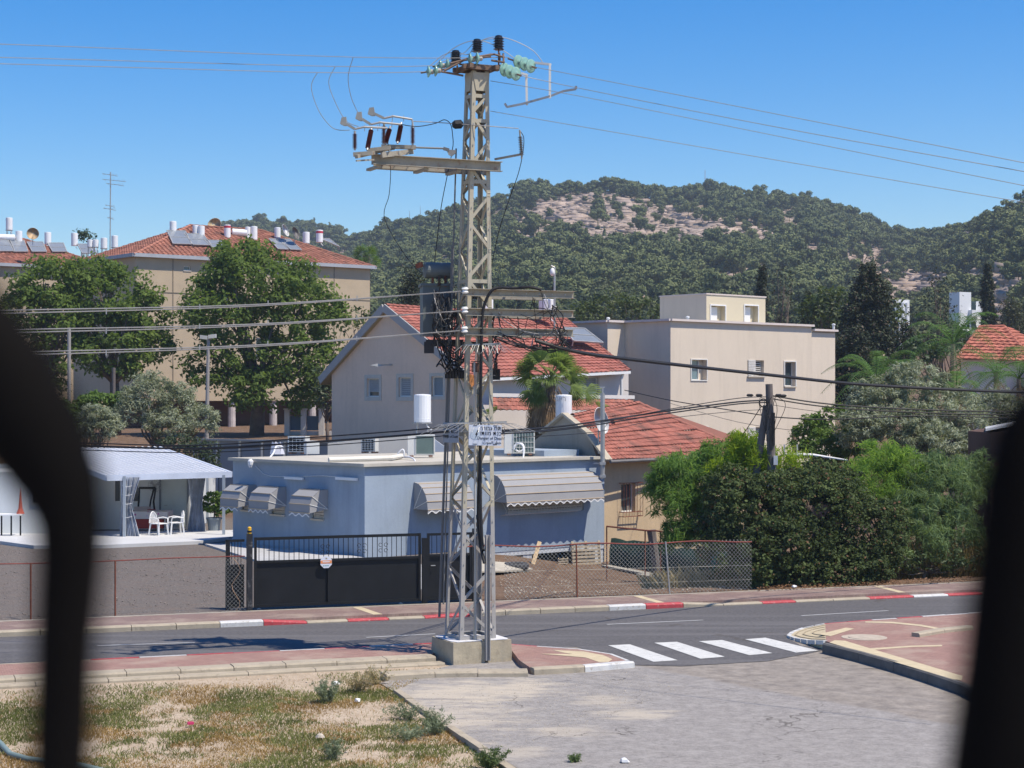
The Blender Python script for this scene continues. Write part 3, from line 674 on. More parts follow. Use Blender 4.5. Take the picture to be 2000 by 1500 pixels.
def awning(O, u, ta, tb, zt, zb, proj, label, nseg=5, group=None, curve=True):
    n = V(u.y, -u.x, 0); O = V(O.x, O.y, 0)
    t = thing('awning', label, 'awning', O+u*((ta+tb)/2)+V(0, 0, zt), group)
    prof = []
    for i in range(nseg+1):
        an = math.pi/2*i/nseg
        if curve: prof.append((math.sin(an)*proj, zt-(zt-zb)*(1-math.cos(an))))
        else: prof.append((proj*min(1, i/nseg*1.7), zt-(zt-zb)*max(0, (i/nseg-.25)/.75)**1.2-.1*i/nseg))
    def pt(tt, k): return O+u*tt+n*(prof[k][0]+.02)+V(0, 0, prof[k][1])
    for k in range(nseg):
        mb = MB(); mb.poly([pt(ta, k), pt(tb, k), pt(tb, k+1), pt(ta, k+1)], (n*-.01+V(0, 0, -.004))); obj('fabric_panel', mb, AWN, t)
        mb = MB(); mb.bar(pt(ta, k+1)+n*.012, pt(tb, k+1)+n*.012, .022, .022); obj('rib', mb, AWNB, t)
    for tt in (ta, tb):
        mb = MB(); base = O+u*tt+n*.02+V(0, 0, zb)
        for k in range(nseg): mb.poly([base, pt(tt, k), pt(tt, k+1)], u*(.008 if tt == ta else -.008))
        obj('side_panel', mb, AWN, t)
        mb = MB()
        for k in (nseg//2, nseg-1): mb.bar(base+u*(-.01 if tt == ta else .01), pt(tt, k)+u*(-.01 if tt == ta else .01), .02, .02)
        obj('side_rod', mb, FRAMEW, t)
    # scalloped valance
    mb = MB(); L = tb-ta; ns = max(3, round(L/.34)); N = ns*10
    def scal(lo, hi, off):
        vs = []
        for i in range(N+1):
            tt = ta+L*i/N; w = .085+.04*math.cos(2*math.pi*i/10)
            b0 = O+u*tt+n*(prof[-1][0]+off)+V(0, 0, prof[-1][1]); vs += [b0+V(0, 0, lo), b0-V(0, 0, .0)+V(0, 0, -w-hi)]
        return vs
    mb.add(scal(0, .0, .02), [(2*i, 2*i+1, 2*i+3, 2*i+2) for i in range(N)]); mb.add(scal(0, .0, .03), [(2*i, 2*i+2, 2*i+3, 2*i+1) for i in range(N)]); obj('valance', mb, AWN, t)
    mb = MB(); vs = []
    for i in range(N+1):
        tt = ta+L*i/N; w = .085+.04*math.cos(2*math.pi*i/10)
        b0 = O+u*tt+n*(prof[-1][0]+.035)+V(0, 0, prof[-1][1]-w); vs += [b0+V(0, 0, .028), b0-V(0, 0, .015)]
    mb.add(vs, [(2*i, 2*i+1, 2*i+3, 2*i+2) for i in range(N)]); obj('hem', mb, HEM, t)
    return t
a0, zt = tz(C, U42, 808, 945); a1, _ = tz(C, U42, 900, 945)
awning(C, U42, a0, a1, 2.42, 1.52, .72, 'beige curved awning half hidden behind the pylon legs on the blue bungalow')
b0, _ = tz(C, U42, 962, 930); b1, _ = tz(C, U42, 1152, 930)
awning(C, U42, b0, b1, 2.58, 1.62, .72, 'widest beige curved awning on the sunlit wall of the blue bungalow')
for k, (p0, p1, lab) in enumerate(((470, 497, 'small grey awning on the shaded blue wall nearest the patio roof'), (526, 556, 'middle one of three small grey awnings on the shaded blue wall'), (606, 637, 'small grey awning on the shaded blue wall nearest the corner'))):
    t_a, _ = tz(C, V42, p0, 950); t_b, _ = tz(C, V42, p1, 950); t0_, t1_ = sorted((WB-t_a, WB-t_b))
    awning(Cb, EL, t0_-.15, t1_+.12, 2.18, 1.5, .75, lab, 4, 'small awnings on the shaded wall', curve=False)
# security grille under the wide awning
gr = thing('window_grille', 'bulging white metal window grille below the widest awning', 'window grille', C+U42*((b0+b1)/2)+V(0, 0, 1.3))
g0, g1 = b0+.35, b1-.75; nU = V(U42.y, -U42.x, 0)
for zz in (1.55, 1.17):
    mb = MB(); mb.bar(C+U42*g0+nU*.3+V(0, 0, zz), C+U42*g1+nU*.3+V(0, 0, zz), .02, .02); obj('rail', mb, SLATW, gr)
k = 26
for i in range(k+1):
    t = g0+(g1-g0)*i/k; mb = MB(); mb.tube([C+U42*t+nU*.02+V(0, 0, 1.62), C+U42*t+nU*.2+V(0, 0, 1.5), C+U42*t+nU*.34+V(0, 0, 1.3), C+U42*t+nU*.3+V(0, 0, 1.17), C+U42*t+nU*.02+V(0, 0, 1.12)], .009, 4); obj('rod', mb, SLATW, gr)
# fluorescent fittings and cable on the shaded wall
nL = V(EL.y, -EL.x, 0)
for (p0, p1, py, lab) in ((560, 596, 933, 'left white tube light fitting on the shaded blue wall'), (660, 701, 934, 'right white tube light fitting on the shaded blue wall nearest the corner')):
    t_a, z_ = tz(C, V42, p0, py); t_b, _ = tz(C, V42, p1, py)
    mb = MB(); pa, pb = C+V42*t_a+nL*.08+V(0, 0, z_), C+V42*t_b+nL*.08+V(0, 0, z_); mb.bar(pa, pb, .07, .09); mb.bar(mixv(pa, pb, .3), mixv(pa, pb, .3)-nL*.08, .04, .04); mb.bar(mixv(pa, pb, .7), mixv(pa, pb, .7)-nL*.08, .04, .04)
    tag(obj('tube_light', mb, WHITE, None), lab, 'lamp')
mb = MB(); pts = []
for pxx, py in ((500, 910), (515, 925), (530, 930), (560, 931), (630, 929), (700, 934)):
    t_a, z_ = tz(C, V42, pxx, py); pts.append(C+V42*t_a+nL*.02+V(0, 0, z_))
mb.tube(pts, .012, 5); tag(obj('wall_cable', mb, WHITE, None), 'thin white cable between the tube lights on the shaded blue wall', 'cable')
t_a, z_ = tz(C, V42, 503, 907); mb = MB(); p = C+V42*t_a+nL*.3+V(0, 0, z_); mb.lathe(p, [(.05, -.1), (.09, 0), (.1, .12), (.05, .2)], 10); mb.bar(p+V(0, 0, .1), p-nL*.3+V(0, 0, .1), .04, .04); tag(obj('flood_light', mb, WHITE, None), 'small white flood light under the eave of the shaded blue wall', 'lamp')
# air conditioners -----------------------------------------------------------
ACW = mat('ac_casing', (.66, .66, .63), .55, .06, 3, .05); ACG = mat('ac_fin_green', (.12, .17, .16), .5, .15, 2, .1)
def ac(c, ang, w, h, d, label, face='fins', grid=(7, 4)):
    u, v = UV(ang); c = Vector(c); t = thing('air_conditioner', label, 'air conditioner', c)
    mb = MB(); mb.ob(c-u*w/2+V(0, 0, .06), u*w, v*d, (0, 0, h)); obj('casing', mb, ACW, t)
    for s_ in (-.35, .35):
        mb = MB(); mb.ob(c+u*(w*s_-.06)-v*.05, u*.12, v*(d+.1), (0, 0, .06)); obj('foot', mb, mat('brick_foot', (.22, .12, .08)), t)
    a0_ = .30*w if face == 'fins' else .08*w
    mb = MB(); mb.ob(c-u*w/2+u*a0_-v*.012+V(0, 0, .10), u*(w-a0_-.04), v*.012, (0, 0, h-.08)); obj('coil', mb, ACG if face == 'fins' else DARK, t)
    nx, nz_ = grid
    for i in range(nz_+1):
        mb = MB(); z_ = .10+(h-.08)*i/nz_; mb.bar(c-u*w/2+u*a0_-v*.025+V(0, 0, z_), c+u*(w/2-.04)-v*.025+V(0, 0, z_), .018, .018); obj('guard_bar', mb, ACW, t)
    for i in range(nx+1):
        mb = MB(); x_ = a0_+(w-a0_-.04)*i/nx; mb.bar(c-u*w/2+u*x_-v*.03+V(0, 0, .10), c-u*w/2+u*x_-v*.03+V(0, 0, h+.02), .014, .014); obj('guard_bar', mb, ACW, t)
    return t
zr = ZB+.11
def onroof(pxx, py): return PZ(pxx, py, zr)
def hose(pts, r, label, m=WHITE):
    mb = MB(); mb.tube(pts, r, 7); return tag(obj('hose', mb, m, None, smooth=True), label, 'hose')
def spl(pts, n=5):
    pts = [Vector(p) for p in pts]; out = []
    for i in range(len(pts)-1):
        p0 = pts[max(i-1, 0)]; p1 = pts[i]; p2 = pts[i+1]; p3 = pts[min(i+2, len(pts)-1)]
        for k in range(n):
            t = k/n; out.append(.5*((2*p1)+(p2-p0)*t+(2*p0-5*p1+4*p2-p3)*t*t+(3*p1-p0-3*p2+p3)*t**3))
    out.append(pts[-1]); return out
def D_at(py): return (CAMZ-zr)*FPX/(py-775)
ac(P(1015, 889, 66), 4, 1.12, .84, .4, 'largest air conditioner on the blue roof with green coil facing the street')
ac(P(823, 892.5, 64.5), 6, .98, .74, .4, 'air conditioner on the blue roof left of the pylon with plain dark green coil', grid=(1, 1))
ac(P(579, 886.5, 69.5), -20, .75, .62, .4, 'air conditioner on the back left of the blue roof with square guard holes', 'front', (4, 7))
ac(P(719, 885, 71), -20, .6, .52, .35, 'smaller air conditioner with square guard holes at the middle of the blue roof', 'front', (4, 6))
bx = P(609, 888, 68.5); mb = MB(); mb.box(bx+V(0, 0, .28), (.5, .4, .5), R(20)); tag(obj('equipment_box', mb, ACW, None), 'plain white equipment box beside the left air conditioner on the roof', 'box')
D_ = 65.6
hose(spl([P(1003, 878, D_), P(1009, 868, D_), P(1020, 867, D_), P(1023, 876, D_), P(1014, 882, D_), P(1004, 875, D_), P(1010, 866, D_), P(1022, 872, 65.2), P(1022, 893, 65.0), P(1017, 903, 64.9), P(1021, 915, 64.85), P(1019, 928, 64.7)]), .032, 'coiled white drain hose hanging from the largest air conditioner over the roof edge')
D_ = 63.6
hose(spl([P(774, 893, D_), P(779, 884, D_), P(787, 878, D_), P(789, 889, D_), P(776, 898, D_), P(790, 892, 63), P(806, 895, 62.0), P(812, 905, 61.2), P(812, 920, 61.2), P(806, 932, 61.25), P(808, 955, 61.25), P(804, 1040, 61.25)]), .03, 'long white drain hose running down the wall beside the left curved awning')
hose(spl([P(552, 873, 68), P(540, 872, 67.5), P(534, 885, 66.5), P(527, 895, 65.2), P(526, 910, 63.6), P(523, 918, 63.5)]), .035, 'white hose hooked over the roof edge of the shaded blue wall')
mb = MB(); c = P(541, 887, 68.3)
for i in range(7): mb.add([c+V(.28*math.cos(i*.9), .25*math.sin(i*.9), 0), c+V(.3*math.cos(i*.9+.9), .25*math.sin(i*.9+.9), 0), c+V(.16*math.cos(i*.9+.7), .15*math.sin(i*.9+.7), .42), c+V(.2*math.cos(i*.9), .15*math.sin(i*.9), .48)], [(0, 1, 2, 3)])
tag(obj('plastic_bundle', mb, mat('white_plastic_sheet', (.6, .6, .66), .5, .1, 4, .3), None), 'crumpled white plastic bundle at the back left of the blue roof', 'bundle')
# tanks over the blue roof
tk1 = tank(P(825, 858, 70), .335, 1.13, 'white water tank on a thin legged stand left of the pylon', stand=.55) if False else None
c = P(825, 886, 70.0); t1 = tank(c, .335, 1.1, 'white water tank on a thin legged stand left of the pylon', stand=1.22)
c = P(1101, 815, 72.0)
t2 = tank(P(1101, 890, 72.0), .33, .9, 'white water tank with faded lettering behind the grey gable wall', stand=1.55)
def text(name, body, loc, size, m, ux, nrm, parent=None, align='CENTER', sx=1.0):
    cu = bpy.data.curves.new(name, 'FONT'); cu.body = body; cu.size = size; cu.align_x = align; cu.align_y = 'CENTER'; cu.extrude = .0015; cu.resolution_u = 2
    o = bpy.data.objects.new(name, cu); COL.objects.link(o); ux = Vector(ux).normalized(); nn = Vector(nrm).normalized(); uy = nn.cross(ux)
    M = Matrix((ux*sx, uy, nn)).transposed().to_4x4(); M.translation = Vector(loc)
    dg = bpy.context.evaluated_depsgraph_get(); me = bpy.data.meshes.new_from_object(o.evaluated_get(dg)); bpy.data.objects.remove(o)
    me.transform(M); me.materials.clear(); return link(name, me, m, parent)
INK = mat('black_print', (.03, .03, .035), .7, .1, 5, 0)
INKG = mat('faded_grey_print', (.28, .28, .3), .7, .2, 5, 0)
text('lettering', '\u05d9\u05e0\u05d0\u05e8'[::1][::1], P(1094, 779.5, 71.62), .27, INKG, (1, 0, 0), (0, -1, 0), t2)
# pole and dish at the right end of the blue wall
pl = thing('roof_mast', 'galvanised vertical mast clamped to the right end of the blue wall', 'mast', P(1177, 935, 65.6))
mb = MB(); mb.tube([P(1177, 936, 65.6), P(1177, 768, 65.6)], .085, 10); mb.tube([P(1177, 768, 65.6), P(1177, 757, 65.6)], .03, 6); obj('tube', mb, GALV, pl)
mb = MB(); p = P(1177, 757, 65.6); mb.bar(p-V(.1, 0, 0), p+V(.1, 0, .02), .04, .05); obj('cross_head', mb, GALV, pl)
for py in (905, 930):
    mb = MB(); p = P(1177, py, 65.6); mb.bar(p-V(.32, -.1, 0), p+V(.1, 0, 0), .05, .05); mb.box(p, (.22, .22, .1)); obj('clamp', mb, GALV, pl)
dish(P(1169, 823, 66.6), .5, (.82, -.52, .22), 'large white satellite dish beside the galvanised mast', mast=1.2)
# ------------------------------------------------------------------ old house with red tiled roof
OLDW = mat('ochre_plaster', (.52, .40, .26), .9, .12, .8, .3, streak=.35)
GABC = mat('grey_render', (.30, .27, .225), .95, .15, 1.0, .4, streak=.5)
TILE = tilemat('weathered_terracotta', (.33, .125, .092), .95, .21)
TILE2 = tilemat('clean_terracotta', (.35, .13, .10), .45, .3)
TILE3 = tilemat('dusty_terracotta', (.30, .13, .092), .7, .3)
E0 = V(3.62, 66.25, 0)+V42*.55
old = thing('old_house', 'old ochre house with weathered red tiled roof right of the blue bungalow', 'house', E0)
ops = []
for (a, b_, c_, d_) in [(1213, 1001, 1241, 943)]:
    t_a, z_a = tz(E0, U42, a, b_); t_b, z_b = tz(E0, U42, c_, d_); ops.append((t_a, z_a, t_b, z_b))
facade(E0, U42, 9.0, -1.4, 2.95, ops, OLDW, old, depth=.25)
w_ = window(E0, U42, ops[0], old, 'glass', fr=.05, depth=.22)
for k, (f0, f1, zz) in enumerate(((.05, .45, 0), (.6, .95, 0))):
    mb = MB(); a, c_, b_, d_ = ops[0]; n = nU
    mb.poly([E0+U42*(a+(b_-a)*f0)+n*-.19+V(0, 0, c_+.05), E0+U42*(a+(b_-a)*(f0+.3))+n*-.19+V(0, 0, c_+.05), E0+U42*(a+(b_-a)*(f0+.12))+n*-.19+V(0, 0, c_+.5)], n*.01); obj('curtain', mb, mat('curtain_cloth', (.2, .18, .16)), w_)
bars = MB(); a, c_, b_, d_ = ops[0]
gri = thing('window_grille', 'rusty barred cage over the small window of the ochre house', 'window grille', E0+U42*a+V(0, 0, c_))
for zz in (c_-.15, c_+.02, d_+.02):
    mb = MB(); q0 = E0+U42*(a-.1)+nU*.25+V(0, 0, zz); q1 = E0+U42*(b_+.15)+nU*.25+V(0, 0, zz); mb.bar(q0, q1, .025, .025); mb.bar(q0, q0-nU*.25, .025, .025); mb.bar(q1, q1-nU*.25, .025, .025); obj('rail', mb, RUSTY, gri)
for i in range(8):
    t = a-.1+(b_-a+.25)*i/7; mb = MB(); mb.tube([E0+U42*t+nU*.25+V(0, 0, c_-.15), E0+U42*t+nU*.25+V(0, 0, d_+.02)], .009, 5); obj('rod', mb, RUSTY, gri)
# gable wall (faces left), kinked verge
G0, GA, GB = P(1188, 897, 66.3), P(1105, 812, 68.2), P(1034, 868, 70.0)
gv = [E0+V(0, 0, -1.4), E0+V(0, 0, 2.75), P(1150, 848, 67.2), GA, P(1060, 848, 69.3), GB, V(GB.x, GB.y, -1.4)]
mb = MB(); mb.poly(gv, V(.17, .15, 0)); obj('gable_wall', mb, GABC, old)
eL, eR = P(1189, 899, 66.0), P(1466, 886, 72.2); tR, tL = P(1246, 787, 74.5), P(1118, 812, 68.6)
# slope in two fields: kinked foot and main slope
tiled(old, [eL, eR, tR, tL], 13, TILE, tw=.21, amp=.02, lift=.045, sag=.05)
ridge_caps(old, tL, tR, TILE, r=.1); ridge_caps(old, tR, eR, TILE, r=.1)
mb = MB(); mb.tri(tR, eR, P(1480, 868, 76)); mb.tri(tR, P(1480, 868, 76), P(1260, 790, 80)); mb.quad(tL, tR, P(1260, 800, 79), P(1090, 850, 74)); obj('rear_slope', mb, mat('rear_tiles', (.22, .09, .06)), old)
mb = MB()
for a_, b_ in ((eL, P(1150, 846, 67.1)), (P(1150, 846, 67.1), P(1103, 808, 68.15)), (P(1103, 808, 68.15), P(1058, 845, 69.3))):
    mb.bar(a_, b_, .3, .09)
obj('verge_coping', mb, mat('coping_cement', (.42, .37, .29), .9, .2, 3, .3), old)
mb = MB(); g_ = [mixv(eL, eR, t)+nU*.08-V(0, 0, .05) for t in (0, .5, 1)]; mb.tube(g_, .06, 8); obj('gutter', mb, mat('dull_gutter', (.17, .16, .155), .6, .2, 3, .1), old)
pn_ = (eR-eL).cross(tL-eL).normalized(); pn_ = pn_ if pn_.z > 0 else -pn_
for pts_ in ([(1232, 872), (1244, 865), (1272, 864), (1298, 870), (1318, 880), (1290, 884), (1250, 881)], [(1262, 894), (1285, 886), (1304, 890), (1318, 895), (1290, 897)]):
    mb = MB(); mb.poly([PP(a, b_, mixv(eL, tR, .4), pn_)+pn_*.05 for a, b_ in pts_], pn_*.05); obj('mortar_patch', mb, mat('dark_mortar_patch', (.13, .115, .10), .95, .4, 5, .6), old)
mb = MB(); mb.lathe(P(1196, 825, 69.9), [(.08, 0), (.09, .1), (.06, .18), (.1, .2)], 10, (.5, -.6, .5)); obj('roof_cowl', mb, RUSTY, old)
# ------------------------------------------------------------------ gable house behind (grey gable, red roof)
GREYP = mat('grey_beige_plaster', (.72, .54, .41), .9, .09, .5, .3, streak=.2)
WHP = mat('off_white_plaster', (.62, .58, .55), .9, .07, .5, .25)
F0 = V(-1.07, 78, 0); gh = thing('gabled_house', 'two storey grey gabled house with red tiled roof behind the pylon', 'house', F0)
def gp(s, z=0): return F0+V42*s+V(0, 0, z)
s1 = 11.4
wins = [(717, 775, 741, 739), (779, 775, 803, 737), (843, 774, 866, 735)]
gops = []
for (a, b_, c_, d_) in wins:
    t_a, z_a = tz(F0, V42, a, b_); t_b, z_b = tz(F0, V42, c_, d_); ts_ = sorted((s1-t_a, s1-t_b)); gops.append((ts_[0], z_a, ts_[1], z_b))
facade(gp(s1), EL, s1-.9, -.3, 6.34, gops, GREYP, gh, depth=.2, top=0)
mb = MB(); mb.poly([gp(s1, 6.34), gp(.9, 6.34), gp(.9, 6.36), gp(7.1, 9.45), gp(s1, 6.55)], V(.2, .15, 0)); obj('gable', mb, GREYP, gh)
window(gp(s1), EL, gops[0], gh, 'shutter', trim=.17, depth=.16, label='half'); window(gp(s1), EL, gops[1], gh, 'shutter', trim=.17, depth=.16); window(gp(s1), EL, gops[2], gh, 'glass', trim=.14, depth=.16, glass=mat('closed_grey_shutter', (.2, .24, .27), .5))
FW = gp(.9)
wf = [(1130, 768, 1168, 737)]; fops = []
for (a, b_, c_, d_) in wf:
    t_a, z_a = tz(FW, U42, a, b_); t_b, z_b = tz(FW, U42, c_, d_); fops.append((t_a, z_a, t_b, z_b))
facade(FW, U42, 9.7, -.3, 6.4, fops, WHP, gh, depth=.2, top=0)
window(FW, U42, fops[0], gh, 'shutter', trim=.1, depth=.16)
mb = MB(); e_ = FW+U42*9.7; mb.quad(e_+V(0, 0, 0), e_+V42*10.5, e_+V42*10.5+V(0, 0, 6.4), e_+V(0, 0, 6.4)); obj('wall', mb, WHP, gh)
A_ = P(753, 596, 83.1); Ar = P(1103, 622, 91.0); e0 = gp(.45, 6.12)-U42*.35; e1 = P(1230, 724, 84.2)
tiled(gh, [e0, e1, Ar, A_], 22, TILE2, tw=.3, amp=.02, lift=.05)
ridge_caps(gh, A_, Ar, TILE2, r=.11); ridge_caps(gh, e1, Ar, TILE2, r=.09)
lo = P(628, 738, 87.0); lo2 = lo+U42*11
mb = MB(); mb.poly([A_, lo, lo2, Ar], V(0, 0, -.15)); obj('rear_slope', mb, TILE2, gh)
BARGE = mat('barge_board', (.36, .34, .33), .8, .06, 1, .1); SOFF = mat('ochre_soffit', (.38, .30, .17), .8, .1, 1, .1)
for a_, b_ in ((A_+V(0, 0, .03), lo), (A_+V(0, 0, .03), e0)):
    mb = MB(); mb.bar(a_-nL*-.12-V(0, 0, .14), b_-nL*-.12-V(0, 0, .14), .07, .36); obj('barge_board', mb, BARGE, gh)
    mb = MB(); off = V(0, 0, -.3); mb.poly([a_+off+nL*.1, b_+off+nL*.1, b_+off-nL*.55, a_+off-nL*.55], (0, 0, -.04)); obj('soffit', mb, SOFF, gh)
mb = MB(); mb.bar(e0+U42*.5-V(0, 0, .08), e1-V(0, 0, .08), .14, .12); obj('gutter', mb, WHITE, gh)
mb = MB(); dn = P(1217, 733, 84); mb.tube([dn+V(0, 0, .1), dn-V(.08, 0, .15), dn-V(.08, 0, 2.4)], .07, 8); obj('downpipe', mb, FRAMEW, gh)
q0, q1 = P(958, 776, 77.5), P(1236, 780, 81.6)
tiled(gh, [q0+V(0, -.9, -.55), q1+V(.2, -.9, -.5), q1, q0], 3, TILE, tw=.3)
mb = MB(); mb.bar(q0+V(0, .1, .1), q1+V(0, .1, .1), .3, .16); obj('ledge', mb, FRAMEW, gh)
mb = MB(); k0 = tz(gp(s1), EL, 768, 712); cc = P(768, 713, 83.0); mb.bar(cc+nL*-.1, cc+nL*.0-EL*.0+V(-.2, -.1, .02), .07, .07); mb.bar(cc, cc+V(-.55, -.3, 0), .05, .05); mb.poly([cc+V(-.5, -.3, -.03), cc+V(-.75, -.42, -.08), cc+V(-1.05, -.5, -.02), cc+V(-.75, -.4, .06)], V(.05, -.12, 0)); tag(obj('wall_lamp', mb, GALV, None), 'grey arm lamp fixed to the shaded gable wall above the windows', 'lamp')
gn_ = (e1-e0).cross(A_-e0).normalized(); solar([PP(x_, y_, e0, gn_) for x_, y_ in ((1118, 672), (1176, 676), (1140, 648), (1098, 646))], 'dark solar panel on the red roof behind the cross arms', None)
tank(P(1068, 620, 88.5), .4, .9, 'white water tank on the red ridge behind the upper cross arm', band=None)
tank(P(950, 618, 86), .33, .9, 'white water tank on the red ridge seen through the pylon legs')
mb = MB(); mb.tube([P(1083, 640, 88), P(1083, 522, 88), P(1076, 519, 88)], .05, 8); cp = P(1079, 531, 88)
t_ = thing('camera_pole', 'tall thin pole with a white dome camera above the red roof', 'camera pole', P(1083, 640, 88)); obj('pole', mb, GALV, t_)
mb = MB(); mb.lathe(cp+V(0, 0, -.12), [(.05, -.08), (.12, 0), (.13, .1), (.1, .25), (.03, .32)], 12); obj('dome', mb, WHITE, t_, smooth=True)
# ------------------------------------------------------------------ beige modern block
BEIGE = mat('smooth_beige_plaster', (.64, .555, .455), .9, .05, .35, .15, streak=.22)
K = V(6.9, 78, 0)*1.14; bb = thing('modern_house', 'beige flat roofed modern block with small windows and a roof room', 'house', K)
ZT = 9.06; wdefs = [(1350, 742, 1380, 703, 'glass'), (1460, 734, 1492, 704, 'shutter'), (1532, 754, 1553, 707, 'glass'), (1350, 856, 1382, 834, 'glass'), (1460, 864, 1492, 834, 'shutter')]
bops = []
for (a, b_, c_, d_, k) in wdefs:
    t_a, z_a = tz(K, U42, a, b_); t_b, z_b = tz(K, U42, c_, d_); bops.append((t_a, z_a, t_b, z_b))
tS = (tz(K, U42, 1585, 700))[0]; tE = (tz(K, U42, 1631, 700))[0]
facade(K, U42, tS, -.3, ZT, [o for o in bops], BEIGE, bb, depth=.3)
facade(K, U42, tE, -.3, ZT-.22, [], BEIGE, bb, t0=tS+.002)
for i, (o, d) in enumerate(zip(bops, wdefs)):
    if d[4] == 'glass': w_ = window(K, U42, (o[0]+(.0 if i == 2 else 0), o[1], o[2]-(0 if i == 2 else .32*(o[2]-o[0])), o[3]), bb, 'glass', fr=.04, depth=.27, glass=GLASSB if i != 2 else GLASSD, sill=.1 if i == 2 else None)
    else:
        w_ = window(K, U42, o, bb, 'glass', fr=.03, depth=.28, glass=DARK, sill=.12)
        a, c_, b_, d_ = o; H = d_-c_
        for half, nn_ in ((0, 10), (1, 8)):
            for j in range(nn_):
                x0 = a+(b_-a)*(.03 if half == 0 else .55); x1 = a+(b_-a)*(.47 if half == 0 else .97)
                mb = MB(); mb.ob(K+U42*x0-nU*(.0 if half == 0 else .2)+V(0, 0, c_+H*j/nn_+.02), U42*(x1-x0), nU*.03, (0, 0, H/nn_*(.85 if half == 0 else .45))); obj('slat', mb, SLATW, w_)
for i in (0, 3):
    o = bops[i]; mb = MB(); n = nU; a, c_, b_, d_ = o
    for (ta, tb, za, zb) in ((a-.05, b_+.05, d_, d_+.05), (a-.05, b_+.05, c_-.05, c_), (a-.05, a, c_, d_), (b_, b_+.05, c_, d_)): mb.ob(K+U42*ta+V(0, 0, za), U42*(tb-ta), n*.04, (0, 0, zb-za))
    obj('surround', mb, FRAMEW, bb)
o = bops[2]; mb = MB(); a, c_, b_, d_ = o
for (ta, tb, za, zb) in ((a-.06, b_+.06, d_, d_+.06), (a-.06, a, c_, d_), (b_, b_+.06, c_, d_)): mb.ob(K+U42*ta+V(0, 0, za), U42*(tb-ta), nU*.05, (0, 0, zb-za))
obj('surround', mb, FRAMEW, bb)
s2 = 3.2; K2 = K+V42*s2; K3 = K2-U42*1.21; K4 = K3+V42*2.85
for (p, q) in ((K2, K), (K3, K2), (K4, K3)):
    mb = MB(); mb.quad(p+V(0, 0, -.3), q+V(0, 0, -.3), q+V(0, 0, ZT), p+V(0, 0, ZT)); obj('wall', mb, BEIGE, bb)
mb = MB(); E_ = K+U42*tE; rf = [K, K+U42*tS, K+U42*tS+V42*9, K4+V42*4, K4, K3, K2]
mb.add([p+V(0, 0, ZT-.06) for p in rf], [tuple(range(len(rf)))]); mb.poly([p+V(0, 0, ZT-.3) for p in (K+U42*tS, E_, E_+V42*8, K+U42*tS+V42*8)], (0, 0, .05)); obj('roof', mb, ROOFC, bb)
mb = MB(); mb.quad(E_+V(0, 0, -.3), E_+V42*8+V(0, 0, -.3), E_+V42*8+V(0, 0, ZT-.22), E_+V(0, 0, ZT-.22)); mb.quad(E_+V42*8, K4+V42*4, K4+V42*4+V(0, 0, ZT), E_+V42*8+V(0, 0, ZT)); obj('wall', mb, BEIGE, bb)
COPE = mat('roof_coping', (.62, .55, .52), .8, .08, 3, .1)
for (p, q, w) in ((K-U42*.06, K+U42*(tS+.06), 0), (K2, K-V42*.06, 0), (K3-U42*.06, K2, 0), (K4, K3-V42*.06, 0), (K+U42*(tS+.07), E_+U42*.08, -.22)):
    mb = MB(); mb.bar(p+V(0, 0, ZT+.06+w), q+V(0, 0, ZT+.06+w), .34, .11); obj('coping', mb, COPE, bb)
pc = V(8.83, 81.4, 0)*1.14; ph = bb
phops = []
for (a, b_, c_, d_) in [(1388, 628, 1416, 598), (1454, 629, 1480, 598)]:
    t_a, z_a = tz(pc, U42, a, b_); t_b, z_b = tz(pc, U42, c_, d_); phops.append((t_a, z_a, t_b, z_b))
facade(pc, U42, 4.71, ZT-.2, 10.6, phops, mat('cream_plaster', (.62, .55, .41), .9, .05, .5, .1), ph, depth=.3, name='roof_room_wall')
box_walls(ph, pc, U42, 4.71, 3.3, ZT-.2, 10.6, BEIGE, 'roof_room_wall', skip=(0,))
mb = MB(); mb.ob(pc-U42*.04-V42*.04+V(0, 0, 10.6), U42*4.79, V42*3.38, (0, 0, .07)); obj('roof_room_slab', mb, COPE, ph)
for o in phops:
    a, c_, b_, d_ = o; mb = MB(); mb.ob(pc+U42*(a+.05)-nU*.25+V(0, 0, c_), U42*(b_-a)*.62, nU*.04, (0, 0, (d_-c_)*.93)); obj('door_leaf', mb, WHITE, ph)
    mb = MB()
    for (ta, tb, za, zb) in ((a-.06, b_+.06, d_, d_+.07), (a-.06, a, c_, d_), (b_, b_+.06, c_, d_)): mb.ob(pc+U42*ta+V(0, 0, za), U42*(tb-ta), nU*.04, (0, 0, zb-za))
    obj('surround', mb, WHITE, ph)
for pxx, py, d in ((1343, 626, 91.5), (1188, 628, 93), (1628, 640, 98.6)):
    p = P(pxx, py, d); mb = MB(); mb.lathe(p-V(0, 0, .1), [(.07, 0), (.07, .22), (.1, .23), (.1, .3), (.02, .33)], 10); tag(obj('vent_pipe', mb, WHITE, None), {1343: 'short white vent pipe beside the beige roof room', 1188: 'white vent pipe at the left corner of the beige roof', 1628: 'small white vent pipe at the right end of the beige roof'}[pxx], 'vent pipe')
t0_, z0_ = tz(K, U42, 1548, 900); t1_, z1_ = tz(K, U42, 1553, 831)
mb = MB(); mb.ob(K+U42*t0_+V(0, 0, z0_-1), U42*(t1_-t0_), nU*.12, (0, 0, z1_-z0_+1)); obj('recess_strip', mb, mat('brown_recess_shade', (.2, .14, .09), .7, .2, 3), bb)  # brown strip paints in the shading of a narrow wall recess
